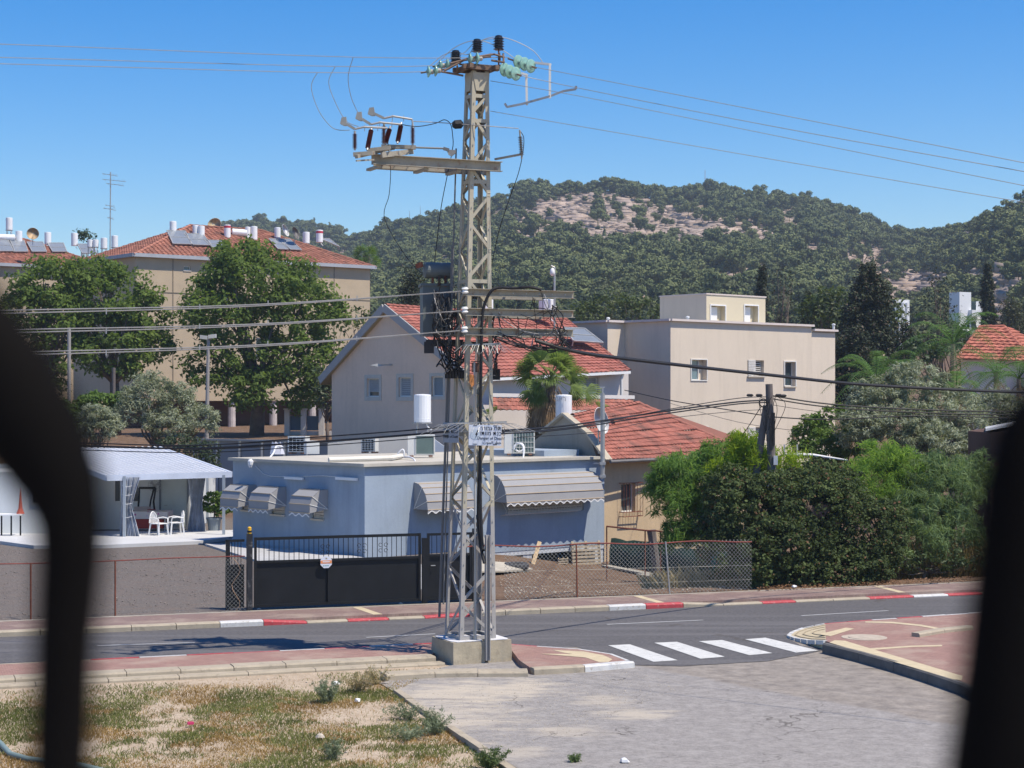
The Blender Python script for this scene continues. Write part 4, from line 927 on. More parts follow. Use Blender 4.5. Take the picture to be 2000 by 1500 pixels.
# ------------------------------------------------------------------ apartment blocks
APT = mat('pebbledash_beige', (.46, .37, .26), .95, .08, 1.2, .4, 14, streak=.06)
U38, V38 = UV(38); A0 = V(-27.3, 130, 0)
ap_ = thing('apartment_block', 'beige four storey apartment block with hipped red roof behind the large trees', 'apartment building', A0)
LA, WA, ZA = 20.3, 10.7, 15.6; zb = 5.0
aops = []
for (a, b_, c_, d_) in [(359, 528, 372, 520), (359, 600, 372, 591), (430, 600, 446, 560), (500, 700, 516, 660), (600, 760, 622, 725)]:
    t_a, z_a = tz(A0, U38, a, b_); t_b, z_b = tz(A0, U38, c_, d_); aops.append((t_a, z_a, t_b, z_b))
facade(A0, U38, LA, zb, ZA, aops, APT, ap_, depth=.2, top=0)
for o in aops: window(A0, U38, o, ap_, 'glass', fr=.06, depth=.16, sill=.05)
box_walls(ap_, A0, U38, LA, WA, zb, ZA, APT, skip=(0,))
for pxx in (337, 652):
    t_a, _ = tz(A0, U38, pxx, 600); mb = MB(); mb.ob(A0+U38*t_a+V(0, 0, zb), U38*.06, V(U38.y, -U38.x, 0)*.03, (0, 0, ZA-zb)); obj('joint_strip', mb, mat('dark_joint', (.2, .17, .13)), ap_)
for py in (575,):
    for f in (0.0,):
        _, z_ = tz(A0, U38, 400, py); mb = MB(); mb.ob(A0+V(0, 0, z_), U38*LA, V(U38.y, -U38.x, 0)*.03, (0, 0, .06)); obj('joint_strip', mb, mat('dark_joint', (.2, .17, .13)), ap_)
ov = .38; nA = V(U38.y, -U38.x, 0)
def aq(a, b_, z): return A0+U38*a+V38*b_+V(0, 0, z)
e = [aq(-ov, -ov, ZA-.02), aq(LA+ov, -ov, ZA-.02), aq(LA+ov, WA+ov, ZA-.02), aq(-ov, WA+ov, ZA-.02)]
r0, r1 = aq(7.2, 5.35, 18.55), aq(13.4, 5.35, 18.55)
tiled(ap_, [e[0], e[1], r1, r0], 24, TILE3, tw=.4, amp=.03, lift=.05, seg=4)
tiled(ap_, [e[3], e[0], r0, r0+V38*.02], 20, TILE3, tw=.4, amp=.03, lift=.05, seg=4)
mb = MB(); mb.quad(e[1], e[2], r1, r1+U38*.01); mb.quad(e[2], e[3], r0, r1); obj('rear_slope', mb, TILE3, ap_)
mb = MB(); mb.poly(e, V(0, 0, -.1)); obj('eave_slab', mb, mat('eave_grey', (.4, .42, .45), .7, .1, 2, .1), ap_)
mb = MB(); mb.bar(e[0]-V(0, 0, .0), e[1]-V(0, 0, .0), .12, .26); mb.bar(e[3], e[0], .12, .26); obj('fascia', mb, mat('fascia_grey', (.36, .38, .42), .6, .1, 2, .1), ap_)
for a_, b_ in ((e[0], r0), (r0, r1), (e[1], r1)): ridge_caps(ap_, a_, b_, TILE3, r=.13, step=.5)
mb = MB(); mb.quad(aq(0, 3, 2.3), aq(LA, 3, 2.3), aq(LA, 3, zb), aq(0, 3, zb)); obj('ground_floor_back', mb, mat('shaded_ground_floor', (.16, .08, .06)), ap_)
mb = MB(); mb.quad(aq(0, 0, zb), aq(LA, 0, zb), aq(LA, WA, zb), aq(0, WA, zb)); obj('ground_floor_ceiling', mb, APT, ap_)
for t in (1.0, 4.6, 8.1, 11.7, 15.2, 19.0):
    mb = MB(); mb.lathe(aq(t, .4, 2.2), [(.32, 0), (.3, .3), (.28, zb-2.2)], 12); obj('column', mb, mat('whitewashed_column', (.5, .44, .42), .8, .25, 2, .2), ap_)
facr = tz(A0, U38, 585, 800)
mb = MB(); mb.ob(aq(17.6, 1.4, 2.3), U38*2.6, V38*.2, (0, 0, 2.2)); obj('painted_wall', mb, mat('dark_red_paint', (.2, .06, .055)), ap_)
mb = MB(); mb.ob(aq(20.4, .6, 2.3), U38*2.2, V38*.2, (0, 0, 2.8)); obj('stair_wall', mb, mat('yellowish_wall', (.55, .48, .33)), ap_)
# left block
A1 = V(-46.6, 146, 0)
al = thing('apartment_block', 'beige apartment block at the far left with hipped red roof and many tanks', 'apartment building', A1)
LA1, ZA1 = 15.2, 16.3
facade(A1, U38, LA1, 3, ZA1, [], APT, al, top=0)
box_walls(al, A1, U38, LA1, 10, 3, ZA1, APT, skip=(0,))
def aq1(a, b_, z): return A1+U38*a+V38*b_+V(0, 0, z)
e = [aq1(-ov, -ov, ZA1), aq1(LA1+ov, -ov, ZA1), aq1(LA1+ov, 10+ov, ZA1), aq1(-ov, 10+ov, ZA1)]
r2, r3 = aq1(1.0, 5, 19.0), aq1(9.2, 5, 19.0)
tiled(al, [e[0], e[1], r3, r2], 22, TILE3, tw=.4, amp=.03, lift=.05); ridge_caps(al, r2, r3, TILE3, .13, .5); ridge_caps(al, e[1], r3, TILE3, .13, .5)
tiled(al, [e[1], e[2], r3+V38*.02, r3], 18, TILE3, tw=.4, amp=.03, lift=.05)
mb = MB(); mb.quad(e[2], e[3], r2, r3); mb.tri(e[3], e[0], r2); obj('rear_slope', mb, TILE3, al)
mb = MB(); mb.poly(e, V(0, 0, -.12)); mb.bar(e[0], e[1], .12, .26); obj('eave_slab', mb, MATS['fascia_grey'], al)
# things on the roofs
nA1 = (r1-r0).cross(aq(0, -ov, ZA)-r0).normalized(); pA = r0
nB1 = (r3-r2).cross(aq1(0, -ov, ZA1)-r2).normalized(); pB = r2
def onA(x, y): return PP(x, y, pA, nA1)
def onB(x, y): return PP(x, y, pB, nB1)
TR = mat('red_band', (.5, .05, .08), .5); TB = mat('navy_band', (.04, .06, .2), .5)
tl = [(338, 453, 21, 13.5, 'tallest standing white tank at the left foot of the roof ridge', None), (382, 457, 17, 12, 'white tank just behind another near the left end of the ridge', None), (393, 461, 20, 13.5, 'front one of two touching white tanks near the left end of the ridge', None),
      (444, 462, 23, 13, 'white tank with a red spot beside the lying tank', (TR, .75)), (484, 464, 21, 10, 'narrow white tank partly behind its neighbour mid roof', None), (496, 466, 24, 13.5, 'white tank standing mid roof above the panel row', None),
      (542, 467, 23, 12, 'white tank with a dark blue band near the dishes', (TB, .05)), (598, 473, 20, 13.5, 'white tank right of the dishes with a leaning pipe', None), (624, 471, 22, 13.5, 'white tank with a red band at the right end of the row', (TR, .72))]
for (x, yb, h, w, lab, band) in tl:
    q = onA(x, yb); D = q.y; tank(q-V(0, 0, .1), w/2*D/FPX, h*D/FPX+.1, lab, 'tanks on the roof of the central block', band=band)
for (x, yb, h, w, lab) in ((18, 447, 22, 13, 'raised white tank at the far left of the left roof'), (37, 473, 22, 13, 'white tank beside the lying tank on the left roof'), (93.5, 476, 22.5, 13, 'white tank in the middle of the left roof'), (145.5, 478, 23, 13, 'white tank with black marks on the left roof'),
        (176, 480, 12, 11, 'left one of a pair of low white tanks by the antenna'), (187, 480, 12, 11, 'right one of a pair of low white tanks by the antenna'), (203, 483, 18.5, 13, 'white tank just left of the antenna'), (224, 481, 21, 13, 'white tank just right of the antenna')):
    q = onB(x, yb) if x < 150 else P(x, yb, 152); D = q.y; st = 1.2 if x > 150 or x == 18 else 0
    tank(q-V(0, 0, .1+st), w/2*D/FPX, h*D/FPX+.1, lab, 'tanks on the left roof', stand=st)
mb = MB(); q = onA(468, 461)+V(0, 0, .3); mb.lathe(q-V(.6, .1, 0), [(.05, 0), (.28, .03), (.28, 1.15), (.05, 1.2)], 14, (1, .3, -.05)); tag(obj('water_tank', mb, TANKW, None), 'white water tank lying on its side on the central roof', 'water tank')
mb = MB(); q = onB(10, 471)+V(0, 0, .3); mb.lathe(q-V(.6, .1, 0), [(.05, 0), (.3, .03), (.3, 1.4), (.05, 1.45)], 14, (1, .3, 0)); tag(obj('water_tank', mb, TANKW, None), 'white water tank lying on its side at the far left roof', 'water tank')
for i, (a, b_, c_, d_, lab) in enumerate(((331, 480, 325, 454, 'leftmost solar panel on the central roof'), (370, 482, 359, 460, 'second solar panel from the left on the central roof'), (408, 487, 398, 473, 'low solar panel on the central roof beside the tree crown'), (536, 490, 524, 470, 'solar panel on the central roof touching the tree top'), (560, 491, 543, 470, 'rightmost solar panel on the central roof, below the dishes'))):
    wd = 36 if i != 3 else 20
    if i == 4: wd = 22
    solar([onA(a+6, b_), onA(a+6+wd, b_+1), onA(c_+wd, d_+1), onA(c_, d_)], lab, 'solar panels on the central roof')
for i, (a, b_, c_, d_, lab) in enumerate(((0, 494, -12, 472, 'solar panel cut by the left frame edge on the left roof'), (26, 495, 15, 473, 'second solar panel from the left on the left roof'), (62, 495, 52, 476, 'bright framed solar panel in the middle of the left roof'), (102, 495, 92, 478, 'solar panel right of the middle tank on the left roof'), (160, 498, 150, 480, 'rightmost solar panel on the left roof'))):
    solar([onB(a, b_), onB(a+28, b_), onB(c_+31, d_), onB(c_, d_)], lab, 'solar panels on the left roof')
solar([onA(660, 485), onA(662, 486), onA(642, 470), onA(625, 470)], 'solar panel seen edge on at the right end of the central roof', None)
dish(P(420, 440, 140.5), .55, (-.2, -.9, .3), 'yellowed round satellite dish on the central roof', mat('yellowed_dish', (.6, .48, .3), .7, .3, 3))
dish(P(64, 457, 150), .5, (.3, -.9, .2), 'rust stained satellite dish on the left roof', mat('rust_stained_dish', (.5, .36, .22), .8, .4, 3))
dish(P(555, 451, 141), .5, (.9, -.3, .35), 'white satellite dish seen edge on behind the tanks'); dish(P(575, 456, 141), .5, (.85, -.35, .3), 'grey mesh satellite dish next to the white one', mat('grey_mesh_dish', (.2, .19, .18), .7))
an = thing('tv_antenna', 'tall thin television antenna mast between the two apartment roofs', 'antenna', P(215, 484, 153))
mb = MB(); mb.tube([P(215, 490, 153), P(216, 336, 153)], .05, 6); obj('mast', mb, GALV, an)
for (y, l0, l1) in ((341, -16, 14), (352, -16, 30), (360, -8, 26), (402, -10, 8), (408, -14, 10), (426, -6, 6)):
    mb = MB(); mb.bar(P(216+l0, y-2, 153), P(216+l1, y+3, 153), .04, .04)
    for k in range(5): c_ = P(216+l0+(l1-l0)*(k+.5)/5, y, 153); mb.bar(c_-V(.02, .3, 0), c_+V(.02, .3, .02), .02, .02)
    obj('element', mb, GALV, an)
# ------------------------------------------------------------------ patio house (left)
POSTM0 = mat('grey_door_frame', (.2, .22, .24), .6, .1, 3)
PW = mat('patio_wall_white', (.66, .68, .68), .8, .04, .6, .1)
ph2 = thing('patio_house', 'low white house with corrugated white patio roof at the left', 'house', P(260, 1035, 72))
def qz(x, y, z): return PZ(x, y, z)
wy = 71.6
def wx(pxx, D=wy): return (pxx-1000)/FPX*D
mb = MB(); mb.quad(V(-33, wy, 0), V(wx(372), wy, 0), V(wx(372), wy, 2.62), V(-33, wy, 2.62)); obj('wall', mb, PW, ph2)
mb = MB(); mb.quad(V(wx(372), wy, 0), V(wx(372), wy+6, 0), V(wx(372), wy+6, 2.3), V(wx(372), wy, 2.3)); obj('wall', mb, PW, ph2)
mb = MB(); mb.ob(V(-33, 68.2, 0), V(33+wx(98, 68.2), 0, 0), V(0, 3.3, 0), V(0, 0, 2.45)); obj('left_wing', mb, PW, ph2)
mb = MB(); mb.ob(V(wx(315), wy-.03, .12), V(wx(365)-wx(315), 0, 0), V(0, .025, 0), V(0, 0, 2.1)); d_ = obj('door', mb, mat('pale_green_door', (.52, .57, .55), .5), ph2)
mb = MB(); mb.bar(V(wx(313), wy-.04, .1), V(wx(313), wy-.04, 2.3), .07, .05); mb.bar(V(wx(367), wy-.04, .1), V(wx(367), wy-.04, 2.3), .07, .05); mb.bar(V(wx(313), wy-.04, 2.26), V(wx(367), wy-.04, 2.26), .05, .07); obj('frame', mb, POSTM0, d_); mb = MB(); mb.bar(P(321, 987, wy-.05), P(327, 987, wy-.05), .03, .03); obj('handle', mb, GALV, d_)
for (x0, x1, y0, y1) in ((222, 238, 935, 982), (252, 273, 944, 982)):
    a_, b_ = P(x0, y1, wy), P(x1, y0, wy); mb = MB(); mb.ob(V(a_.x, wy-.04, a_.z), V(b_.x-a_.x, 0, 0), V(0, .03, 0), V(0, 0, b_.z-a_.z)); w_ = obj('window', mb, FRAMEW, ph2)
    mb = MB(); mb.ob(V(a_.x+.07, wy-.055, a_.z+.07), V(b_.x-a_.x-.14, 0, 0), V(0, .012, 0), V(0, 0, b_.z-a_.z-.14)); obj('pane', mb, GLASSD, w_)
a_, b_ = P(62, 985, 68.2), P(92, 942, 68.2); mb = MB(); mb.ob(V(a_.x, 68.15, a_.z), V(b_.x-a_.x, 0, 0), V(0, .04, 0), V(0, 0, b_.z-a_.z)); w_ = obj('window', mb, FRAMEW, ph2)
mb = MB(); mb.ob(V(a_.x+.07, 68.13, a_.z+.07), V(b_.x-a_.x-.14, 0, 0), V(0, .012, 0), V(0, 0, b_.z-a_.z-.14)); obj('pane', mb, GLASSD, w_)
zl, zh = 2.32, 3.15
R0, R1, R2, R3 = P(208, 931, 66.6), P(452, 922, 68.6), P(312, 873, 75.5), P(60, 876, 74.5)
zz = lambda p, z: V(p.x, p.y, z)
R0, R1, R2, R3 = zz(R0, zl), zz(R1, zl+.05), zz(R2, zh), zz(R3, zh)
CORR = mat('white_corrugated_sheet', (.8, .8, .8), .45, .05, 1, .02)
n_ = 21
for i in range(n_):
    a_, b_ = mixv(R0, R1, i/n_), mixv(R0, R1, (i+1)/n_); c_, d_ = mixv(R3, R2, (i+1)/n_), mixv(R3, R2, i/n_)
    mb = MB(); m1, m2, m3, m4 = mixv(a_, b_, .14), mixv(a_, b_, .28), mixv(d_, c_, .28), mixv(d_, c_, .14); up = V(0, 0, .07)
    mb.quad(a_, m1, m4, d_) if False else None
    mb.add([a_+up, m1+up, m2, b_, c_, m3, m4+up, d_+up, a_, d_], [(0, 1, 6, 7), (1, 2, 5, 6), (2, 3, 4, 5), (8, 0, 7, 9)])
    mb.add([a_-V(0, 0, .03), b_-V(0, 0, .03), c_-V(0, 0, .03), d_-V(0, 0, .03)], [(0, 3, 2, 1)])
    obj('roof_sheet', mb, CORR, ph2)
mb = MB(); mb.bar(R0-V(0, 0, .04), R1-V(0, 0, .04), .1, .22); mb.bar(R0-V(0, 0, .04), R3-V(0, 0, .04), .08, .2); mb.bar(R1-V(0, 0, .04), R2-V(0, 0, .04), .08, .2); obj('roof_edge', mb, mat('pale_blue_edge', (.55, .6, .7), .5), ph2)
POSTM = mat('grey_blue_post', (.33, .37, .41), .5, .1, 3)
for (x, y) in ((437, 1044), (243, 1048), (405, 1010)):
    D = (CAMZ-.1)*FPX/(y-775) if x != 405 else 74; p = P(x, y, D); p.z = .1; mb = MB(); mb.ob(p-V(.05, .05, 0), (.1, 0, 0), (0, .1, 0), (0, 0, 2.25)); obj('post', mb, POSTM, ph2)
# curtains
def curtain(x0, x1, y0, y1, xm, D, label, wmid):
    t = thing('curtain', label, 'curtain', P((x0+x1)/2, y1, D)); N = 40; rows = 14; vs = []; mb = MB()
    for j in range(rows+1):
        f = j/rows; pinch = abs(f-.52); w = wmid+(x1-x0-wmid)*min(1, (pinch*2.0)**1.3) if f < .52 else wmid+(x1-x0-wmid)*min(1, (pinch*2.2)**.8)
        cx = x0+(x1-x0)/2*(1 if f > .52 else 1); cx = (xm*(1-min(1, pinch*2))+((x0+x1)/2)*min(1, pinch*2))
        for i in range(N+1):
            u = i/N-.5; vs.append(P(cx+u*w, y0+(y1-y0)*f, D+.12*math.sin(i*1.9+.4*math.sin(f*5))+.05*math.sin(i*3.7)))
    mb.add(vs, [(j*(N+1)+i, j*(N+1)+i+1, (j+1)*(N+1)+i+1, (j+1)*(N+1)+i) for j in range(rows) for i in range(N)])
    obj('cloth', mb, mat('silver_curtain', (.45, .49, .57), .55, .3, 5, .1), t, smooth=True)
    return t
cu = curtain(234, 273, 932, 1048, 247, 66.9, 'silver blue curtain tied to the left patio post', 20)
for y in (949, 966, 983, 1009):
    mb = MB(); mb.tube([P(238, y-1, 66.72), P(247, y+2, 66.66), P(258, y, 66.72)], .008, 5); obj('tie_cord', mb, WHITE, cu)
curtain(366, 402, 929, 1043, 384, 69.5, 'grey curtain gathered at the right end of the patio', 22)
# patio furniture
def chair(c, ang, label):
    u, v = UV(ang); c = Vector(c); t = thing('plastic_chair', label, 'chair', c, 'white plastic patio chairs'); m = WHITE
    def q(a, b_, z): return c+u*a+v*b_+V(0, 0, z)
    for (a, b_) in ((-.24, -.22), (.24, -.22), (-.22, .24), (.22, .24)):
        mb = MB(); mb.bar(q(a*1.12, b_*1.12, 0), q(a*.92, b_*.92, .43), .05, .035); obj('leg', mb, m, t)
    mb = MB(); mb.ob(q(-.23, -.23, .42), u*.46, v*.46, (0, 0, .03)); obj('seat', mb, m, t)
    mb = MB()
    arc = [q(-.23+.46*i/8, .26+.03*math.sin(i/8*math.pi), .45+.42*math.sin(math.pi*i/8)**.45) for i in range(9)]; mb.tube(arc, .02, 5)
    for i in range(1, 6): x = -.23+.46*i/6; mb.bar(q(x, .25, .44), q(x*.8, .30, .45+.40*math.sin(math.pi*i/6)**.45), .035, .012)
    obj('backrest', mb, m, t)
    for s_ in (-1, 1):
        mb = MB(); mb.tube([q(s_*.25, .25, .62), q(s_*.27, 0, .66), q(s_*.26, -.2, .63), q(s_*.25, -.24, .43)], .022, 5); obj('armrest', mb, m, t)
chair(V(*PZ(310, 1045, .1).xy, .1), 60, 'white plastic armchair drawn up at the patio table, seen from the side')
chair(V(*PZ(343, 1043, .1).xy, .1), -65, 'white plastic armchair nearer the patio door')
tb = thing('patio_table', 'patio table under a flowered cloth with red underlay', 'table', P(285, 1040, 69)); z0_ = .1
cx = V(wx(283, 69.5), 69.8, .1)
for a_, b_ in ((-.8, -.4), (.8, -.4), (-.8, .4), (.8, .4)): mb = MB(); mb.box(cx+V(a_, b_, .35), (.05, .05, .7)); obj('leg', mb, GALV, tb)
mb = MB(); mb.box(cx+V(0, 0, .72), (1.8, 1.0, .04)); obj('tabletop', mb, WOOD, tb)
m_, nt_, n_2, l_, b_s = nodes('flowered_cloth'); vo = n_2.new('ShaderNodeTexVoronoi'); vo.inputs['Scale'].default_value = 7; l_.new(coords(nt_), vo.inputs['Vector'])
l_.new(mixc(nt_, mth(nt_, 'LESS_THAN', vo.outputs['Distance'], .32), (.5, .45, .42), mixc(nt_, .6, vo.outputs['Color'], (.5, .08, .14))), b_s.inputs['Base Color'])
mb = MB(); mb.ob(cx+V(-.93, -.53, .48), (1.86, 0, 0), (0, 1.06, 0), (0, 0, .28)); tag(obj('tablecloth', mb, m_, None), 'pale flowered cloth hanging over the patio table', 'tablecloth')
mb = MB(); mb.ob(cx+V(-.88, -.5, .1), (1.6, 0, 0), (0, .9, 0), (0, 0, .37)); tag(obj('red_blanket', mb, mat('dark_red_cloth', (.3, .04, .03), .9), None), 'dark red blanket hanging under the flowered cloth', 'blanket')
sw = thing('garden_swing', 'dark metal garden swing frame with pale back cushion against the patio wall', 'swing', P(285, 1035, 71))
mb = MB(); Dw = 70.9; mb.bar(P(272, 953, Dw), P(304, 953, Dw), .07, .09); mb.tube([P(304, 953, Dw), P(300, 980, Dw), P(306, 1035, Dw)], .04, 6); mb.tube([P(301, 953, Dw), P(295, 975, Dw), P(290, 1005, Dw)], .035, 6); mb.tube([P(272, 953, Dw), P(268, 1035, Dw)], .04, 6); obj('frame', mb, BLACKM, sw)
mb = MB(); mb.ob(P(262, 1012, Dw-.2), V(.58, 0, 0)*1.1, (0, .1, 0), (0, 0, .45)); obj('cushion', mb, mat('pale_pink_cushion', (.45, .36, .34)), sw)
mb = MB(); mb.box(P(296, 1001, Dw-.35), (.3, .12, .26), .4); tag(obj('cushion', mb, mat('crimson_cushion', (.3, .02, .04)), None), 'crimson cushion on the garden swing', 'cushion')
fn = thing('wall_fan', 'round wire fan fixed on the wall above the garden swing', 'fan', P(302, 948, 71))
mb = MB()
for rr in (.1, .18, .26): mb.tube([P(302, 948, 71)+V(rr*math.cos(a), 0, rr*math.sin(a)) for a in np.linspace(0, 2*math.pi, 17)], .008, 4)
for a in np.linspace(0, 2*math.pi, 17)[:-1]: mb.tube([P(302, 948, 71), P(302, 948, 71)+V(.26*math.cos(a), 0, .26*math.sin(a))], .005, 4)
obj('cage', mb, GALV, fn)
mb = MB(); mb.box(P(302, 948, 71.1), (.1, .1, .1)); mb.bar(P(302, 948, 71.1), P(302, 948, 71.6), .05, .05); obj('motor', mb, GALV, fn)
for k in range(3): a = k*2.09; mb = MB(); mb.poly([P(302, 948, 71.04), P(302, 948, 71.04)+V(.22*math.cos(a), 0, .22*math.sin(a)), P(302, 948, 71.04)+V(.22*math.cos(a+.7), .02, .22*math.sin(a+.7))], (0, .01, 0)); obj('blade', mb, SLAT, fn)
mb = MB(); a_ = PZ(0, 1045, .1); 
tb2 = thing('side_table', 'long narrow table with red ornaments against the white wing wall', 'table', P(20, 1045, 67.3))
for x in (-12, 3, 22, 40): mb = MB(); p = P(x, 1043, 67.2); mb.bar(V(p.x, p.y, .1), V(p.x, p.y, .86), .05, .05); obj('leg', mb, BLACKM, tb2)
mb = MB(); mb.ob(V(P(-16, 0, 67.2).x, 66.9, .86), V(1.15, 0, 0), (0, .6, 0), (0, 0, .05)); obj('tabletop', mb, WHITE, tb2)
mb = MB(); p = P(40, 1006, 67.3); mb.lathe(V(p.x, p.y, .91), [(.16, 0), (.08, .2), (.05, .5), (.03, .75), (.01, .95)], 8); tag(obj('red_ornament', mb, mat('red_wire', (.5, .12, .08)), None), 'tall slender red ornament on the table by the white wall', 'ornament')
pot = thing('potted_plant', 'potted shrub in a grey tub beside the right patio post', 'potted plant', P(418, 1040, 69.5)); pc2 = V(wx(418, 69.8), 69.8, .0)
mb = MB(); mb.lathe(pc2, [(.2, 0), (.27, .52), (.31, .53), (.31, .6), (.25, .6), (.25, .55), (0, .55)], 18); obj('pot', mb, mat('grey_tub', (.23, .27, .3), .6), pot, smooth=False)
POTC = pc2+V(0, 0, .6)
# fence of grey panels far behind the blue roof
gf = thing('panel_fence', 'long grey metal panel fence behind the blue bungalow', 'fence', P(520, 885, 80))
fz = lambda p, z: V(p.x, p.y, z)
for i in range(14):
    a_, b_ = P(380+i*22, 870, 86-i*.4), P(380+(i+1)*22, 870, 86-(i+1)*.4); mb = MB()
    mb.poly([fz(a_, .6), fz(b_, .6), fz(b_, 3.25), fz(a_, 3.25)], V(0, .04, 0)); obj('panel', mb, mat('grey_fence_panel', (.25, .255, .26), .6, .1, 1), gf)
    if i % 2 == 0: mb = MB(); mb.bar(fz(a_, .5)-V(0, .06, 0), fz(a_, 3.3)-V(0, .06, 0), .1, .1); obj('post', mb, GALV, gf)
mb = MB(); mb.bar(fz(P(380, 0, 85.9), 3.27), fz(P(688, 0, 80.3), 3.27), .1, .08); obj('top_rail', mb, GALV, gf)
# pillared wall in the background
pw = thing('pillared_wall', 'stone garden wall with capped pillars behind the large tree', 'wall', P(600, 850, 112))
mb = MB(); a_, b_ = P(556, 850, 112), P(652, 850, 112); mb.ob(V(a_.x, 112, 2.0), V(b_.x-a_.x, 0, 0), (0, .3, 0), (0, 0, 1.15)); obj('wall', mb, STONE, pw)
for x in (561, 593, 628): mb = MB(); p = P(x, 850, 111.9); mb.box(V(p.x, 111.95, 3.3), (.32, .5, 2.4)); mb.box(V(p.x, 111.95, 4.53), (.42, .6, .08)); obj('pillar', mb, STONE, pw)
for x in (577, 610): mb = MB(); p = P(x, 850, 112); mb.ob(V(p.x-.35, 112.1, 3.2), (.7, 0, 0), (0, .1, 0), (0, 0, .9)); obj('infill_panel', mb, mat('blue_grey_infill', (.1, .14, .17)), pw)
# white rendered yard wall behind blue roof
yw = thing('yard_wall', 'bright white low wall sloping behind the roof air conditioners', 'wall', P(720, 880, 75))
mb = MB(); mb.poly([P(640, 866, 75), P(832, 846, 75), P(832, 906, 75), P(640, 906, 75)], (0, .25, 0)); obj('wall', mb, mat('bright_wall', (.66, .62, .55), .9, .08, 1), yw)
mb = MB(); mb.poly([P(832, 846, 75), P(868, 872, 75), P(868, 906, 75), P(832, 906, 75)], (0, .25, 0)); obj('wall_end', mb, mat('pale_blue_wall', (.5, .55, .62), .9), yw)
# right hip roof house
rh = thing('hip_roof_house', 'house with a clean red hipped roof at the right edge', 'house', P(1950, 760, 100))
TILE4 = tilemat('orange_terracotta', (.38, .135, .09), .2, .4)
a_, b_, c_, d_ = P(1868, 705, 97), P(1990, 705, 95), P(1942, 639, 103), P(1917, 639, 103)
a_ = P(1868, 701, 98); b_ = P(2020, 706, 95); c_ = P(1962, 638, 101); d_ = P(1914, 638, 101.5)
tiled(rh, [a_, b_, c_, d_], 11, TILE4, tw=.35, amp=.02, lift=.07); ridge_caps(rh, c_, d_, TILE4, .12, .5); ridge_caps(rh, a_, d_, TILE4, .1, .5); ridge_caps(rh, b_, c_, TILE4, .1, .5)
e_ = P(2080, 700, 106); tiled(rh, [b_, e_, c_+V(.3, .3, 0), c_], 11, TILE4, tw=.35, amp=.02, lift=.07)
mb = MB(); mb.quad(e_, P(1950, 695, 112), d_, c_); mb.tri(P(1950, 695, 112), a_, d_); obj('rear_slope', mb, TILE4, rh)
ww = MB(); f_ = [a_, b_, e_, P(1950, 695, 112)]
cen = (f_[0]+f_[1]+f_[2]+f_[3])/4
f_ = [mixv(p, cen, .08) for p in f_]
for i in range(4): p, q = f_[i], f_[(i+1) % 4]; ww.quad(fz(p, 0), fz(q, 0), fz(q, p.z-.05), fz(p, p.z-.05))
obj('wall', ww, WHP, rh)
# white blocks beyond
WB_ = mat('far_white_render', (.72, .73, .74), .8, .04, .2, 0)
fb = thing('white_apartment_block', 'white apartment block with balconies on the hillside foot', 'apartment building', P(1905, 640, 250))
U30, V30 = UV(30); b0_ = P(1874, 660, 250); b0_.z = 0
k30 = lambda a, b_, z: b0_+U30*a+V30*b_+V(0, 0, z)
ztop = P(1868, 570, 250).z
mb = MB(); mb.ob(k30(0, 0, 0), U30*2.2, V30*2, (0, 0, ztop)); obj('stair_tower', mb, WB_, fb)
mb = MB(); mb.ob(k30(2.2, .6, 0), U30*4.4, V30*3, (0, 0, ztop-1.2)); obj('wall', mb, WB_, fb)
for zz_ in (ztop-3.4, ztop-6.3):
    mb = MB(); mb.ob(k30(1.7, -.7, zz_), U30*2.3, V30*1.3, (0, 0, .9)); obj('balcony', mb, WB_, fb)
    mb = MB(); mb.ob(k30(2.3, .57, zz_+.9), U30*1.4, V30*.03, (0, 0, 1.3)); obj('window', mb, GLASSD, fb)
    mb = MB(); mb.ob(k30(5.1, .57, zz_+.9), U30*1.0, V30*.03, (0, 0, 1.0)); obj('window', mb, GLASSD, fb)
fc = thing('white_slab_block', 'narrow white block with vertical fins beside the dark cypress', 'apartment building', P(1765, 640, 230)); c0_ = P(1749, 655, 232); c0_.z = 0; zt2 = P(1760, 583, 230).z
mb = MB(); mb.ob(c0_, U30*2.4, V30*7, (0, 0, zt2)); obj('wall', mb, WB_, fc)
for i in range(3): mb = MB(); mb.ob(c0_+U30*(.3+i*.7)-V30*.35, U30*.3, V30*.34, (0, 0, zt2-.4)); obj('fin', mb, WB_, fc)
# shed among bushes
sh = thing('garden_shed', 'small brown shed with a thin white mono pitch roof above the hedge', 'shed', P(1600, 950, 62))
mb = MB(); a_, b_ = P(1588, 895, 63), P(1644, 905, 61.5); mb.poly([a_, b_, fz(b_, -.3), fz(a_, -.3)], V(.3, 2, 0)); obj('wall', mb, mat('brown_boarding', (.12, .07, .05)), sh)
mb = MB(); mb.poly([P(1535, 889, 62.5), P(1586, 890, 62.2), P(1655, 900, 61), P(1655, 899, 64), P(1586, 887, 65), P(1535, 887, 65)], (0, 0, .03)); obj('roof', mb, FRAMEW, sh)
for x in (1532, 1557): mb = MB(); mb.bar(P(x, 889, 63), P(x, 868, 63), .05, .05); obj('post', mb, GALV, sh)
ds = thing('dark_roof_shed', 'dark lean-to roof half hidden behind the right foreground bar', 'shed', P(1930, 870, 60)); mb = MB(); mb.poly([P(1925, 842, 60), P(2010, 826, 60), P(2010, 822, 64), P(1925, 838, 64)], (0, 0, .08)); obj('roof', mb, WHITE, ds)
mb = MB(); mb.poly([P(1935, 845, 60.3), P(2015, 832, 60.3), fz(P(2015, 832, 60.3), 0), fz(P(1935, 845, 60.3), 0)], (0, 3, 0)); obj('wall', mb, mat('brown_boarding', (.12, .07, .05)), ds)
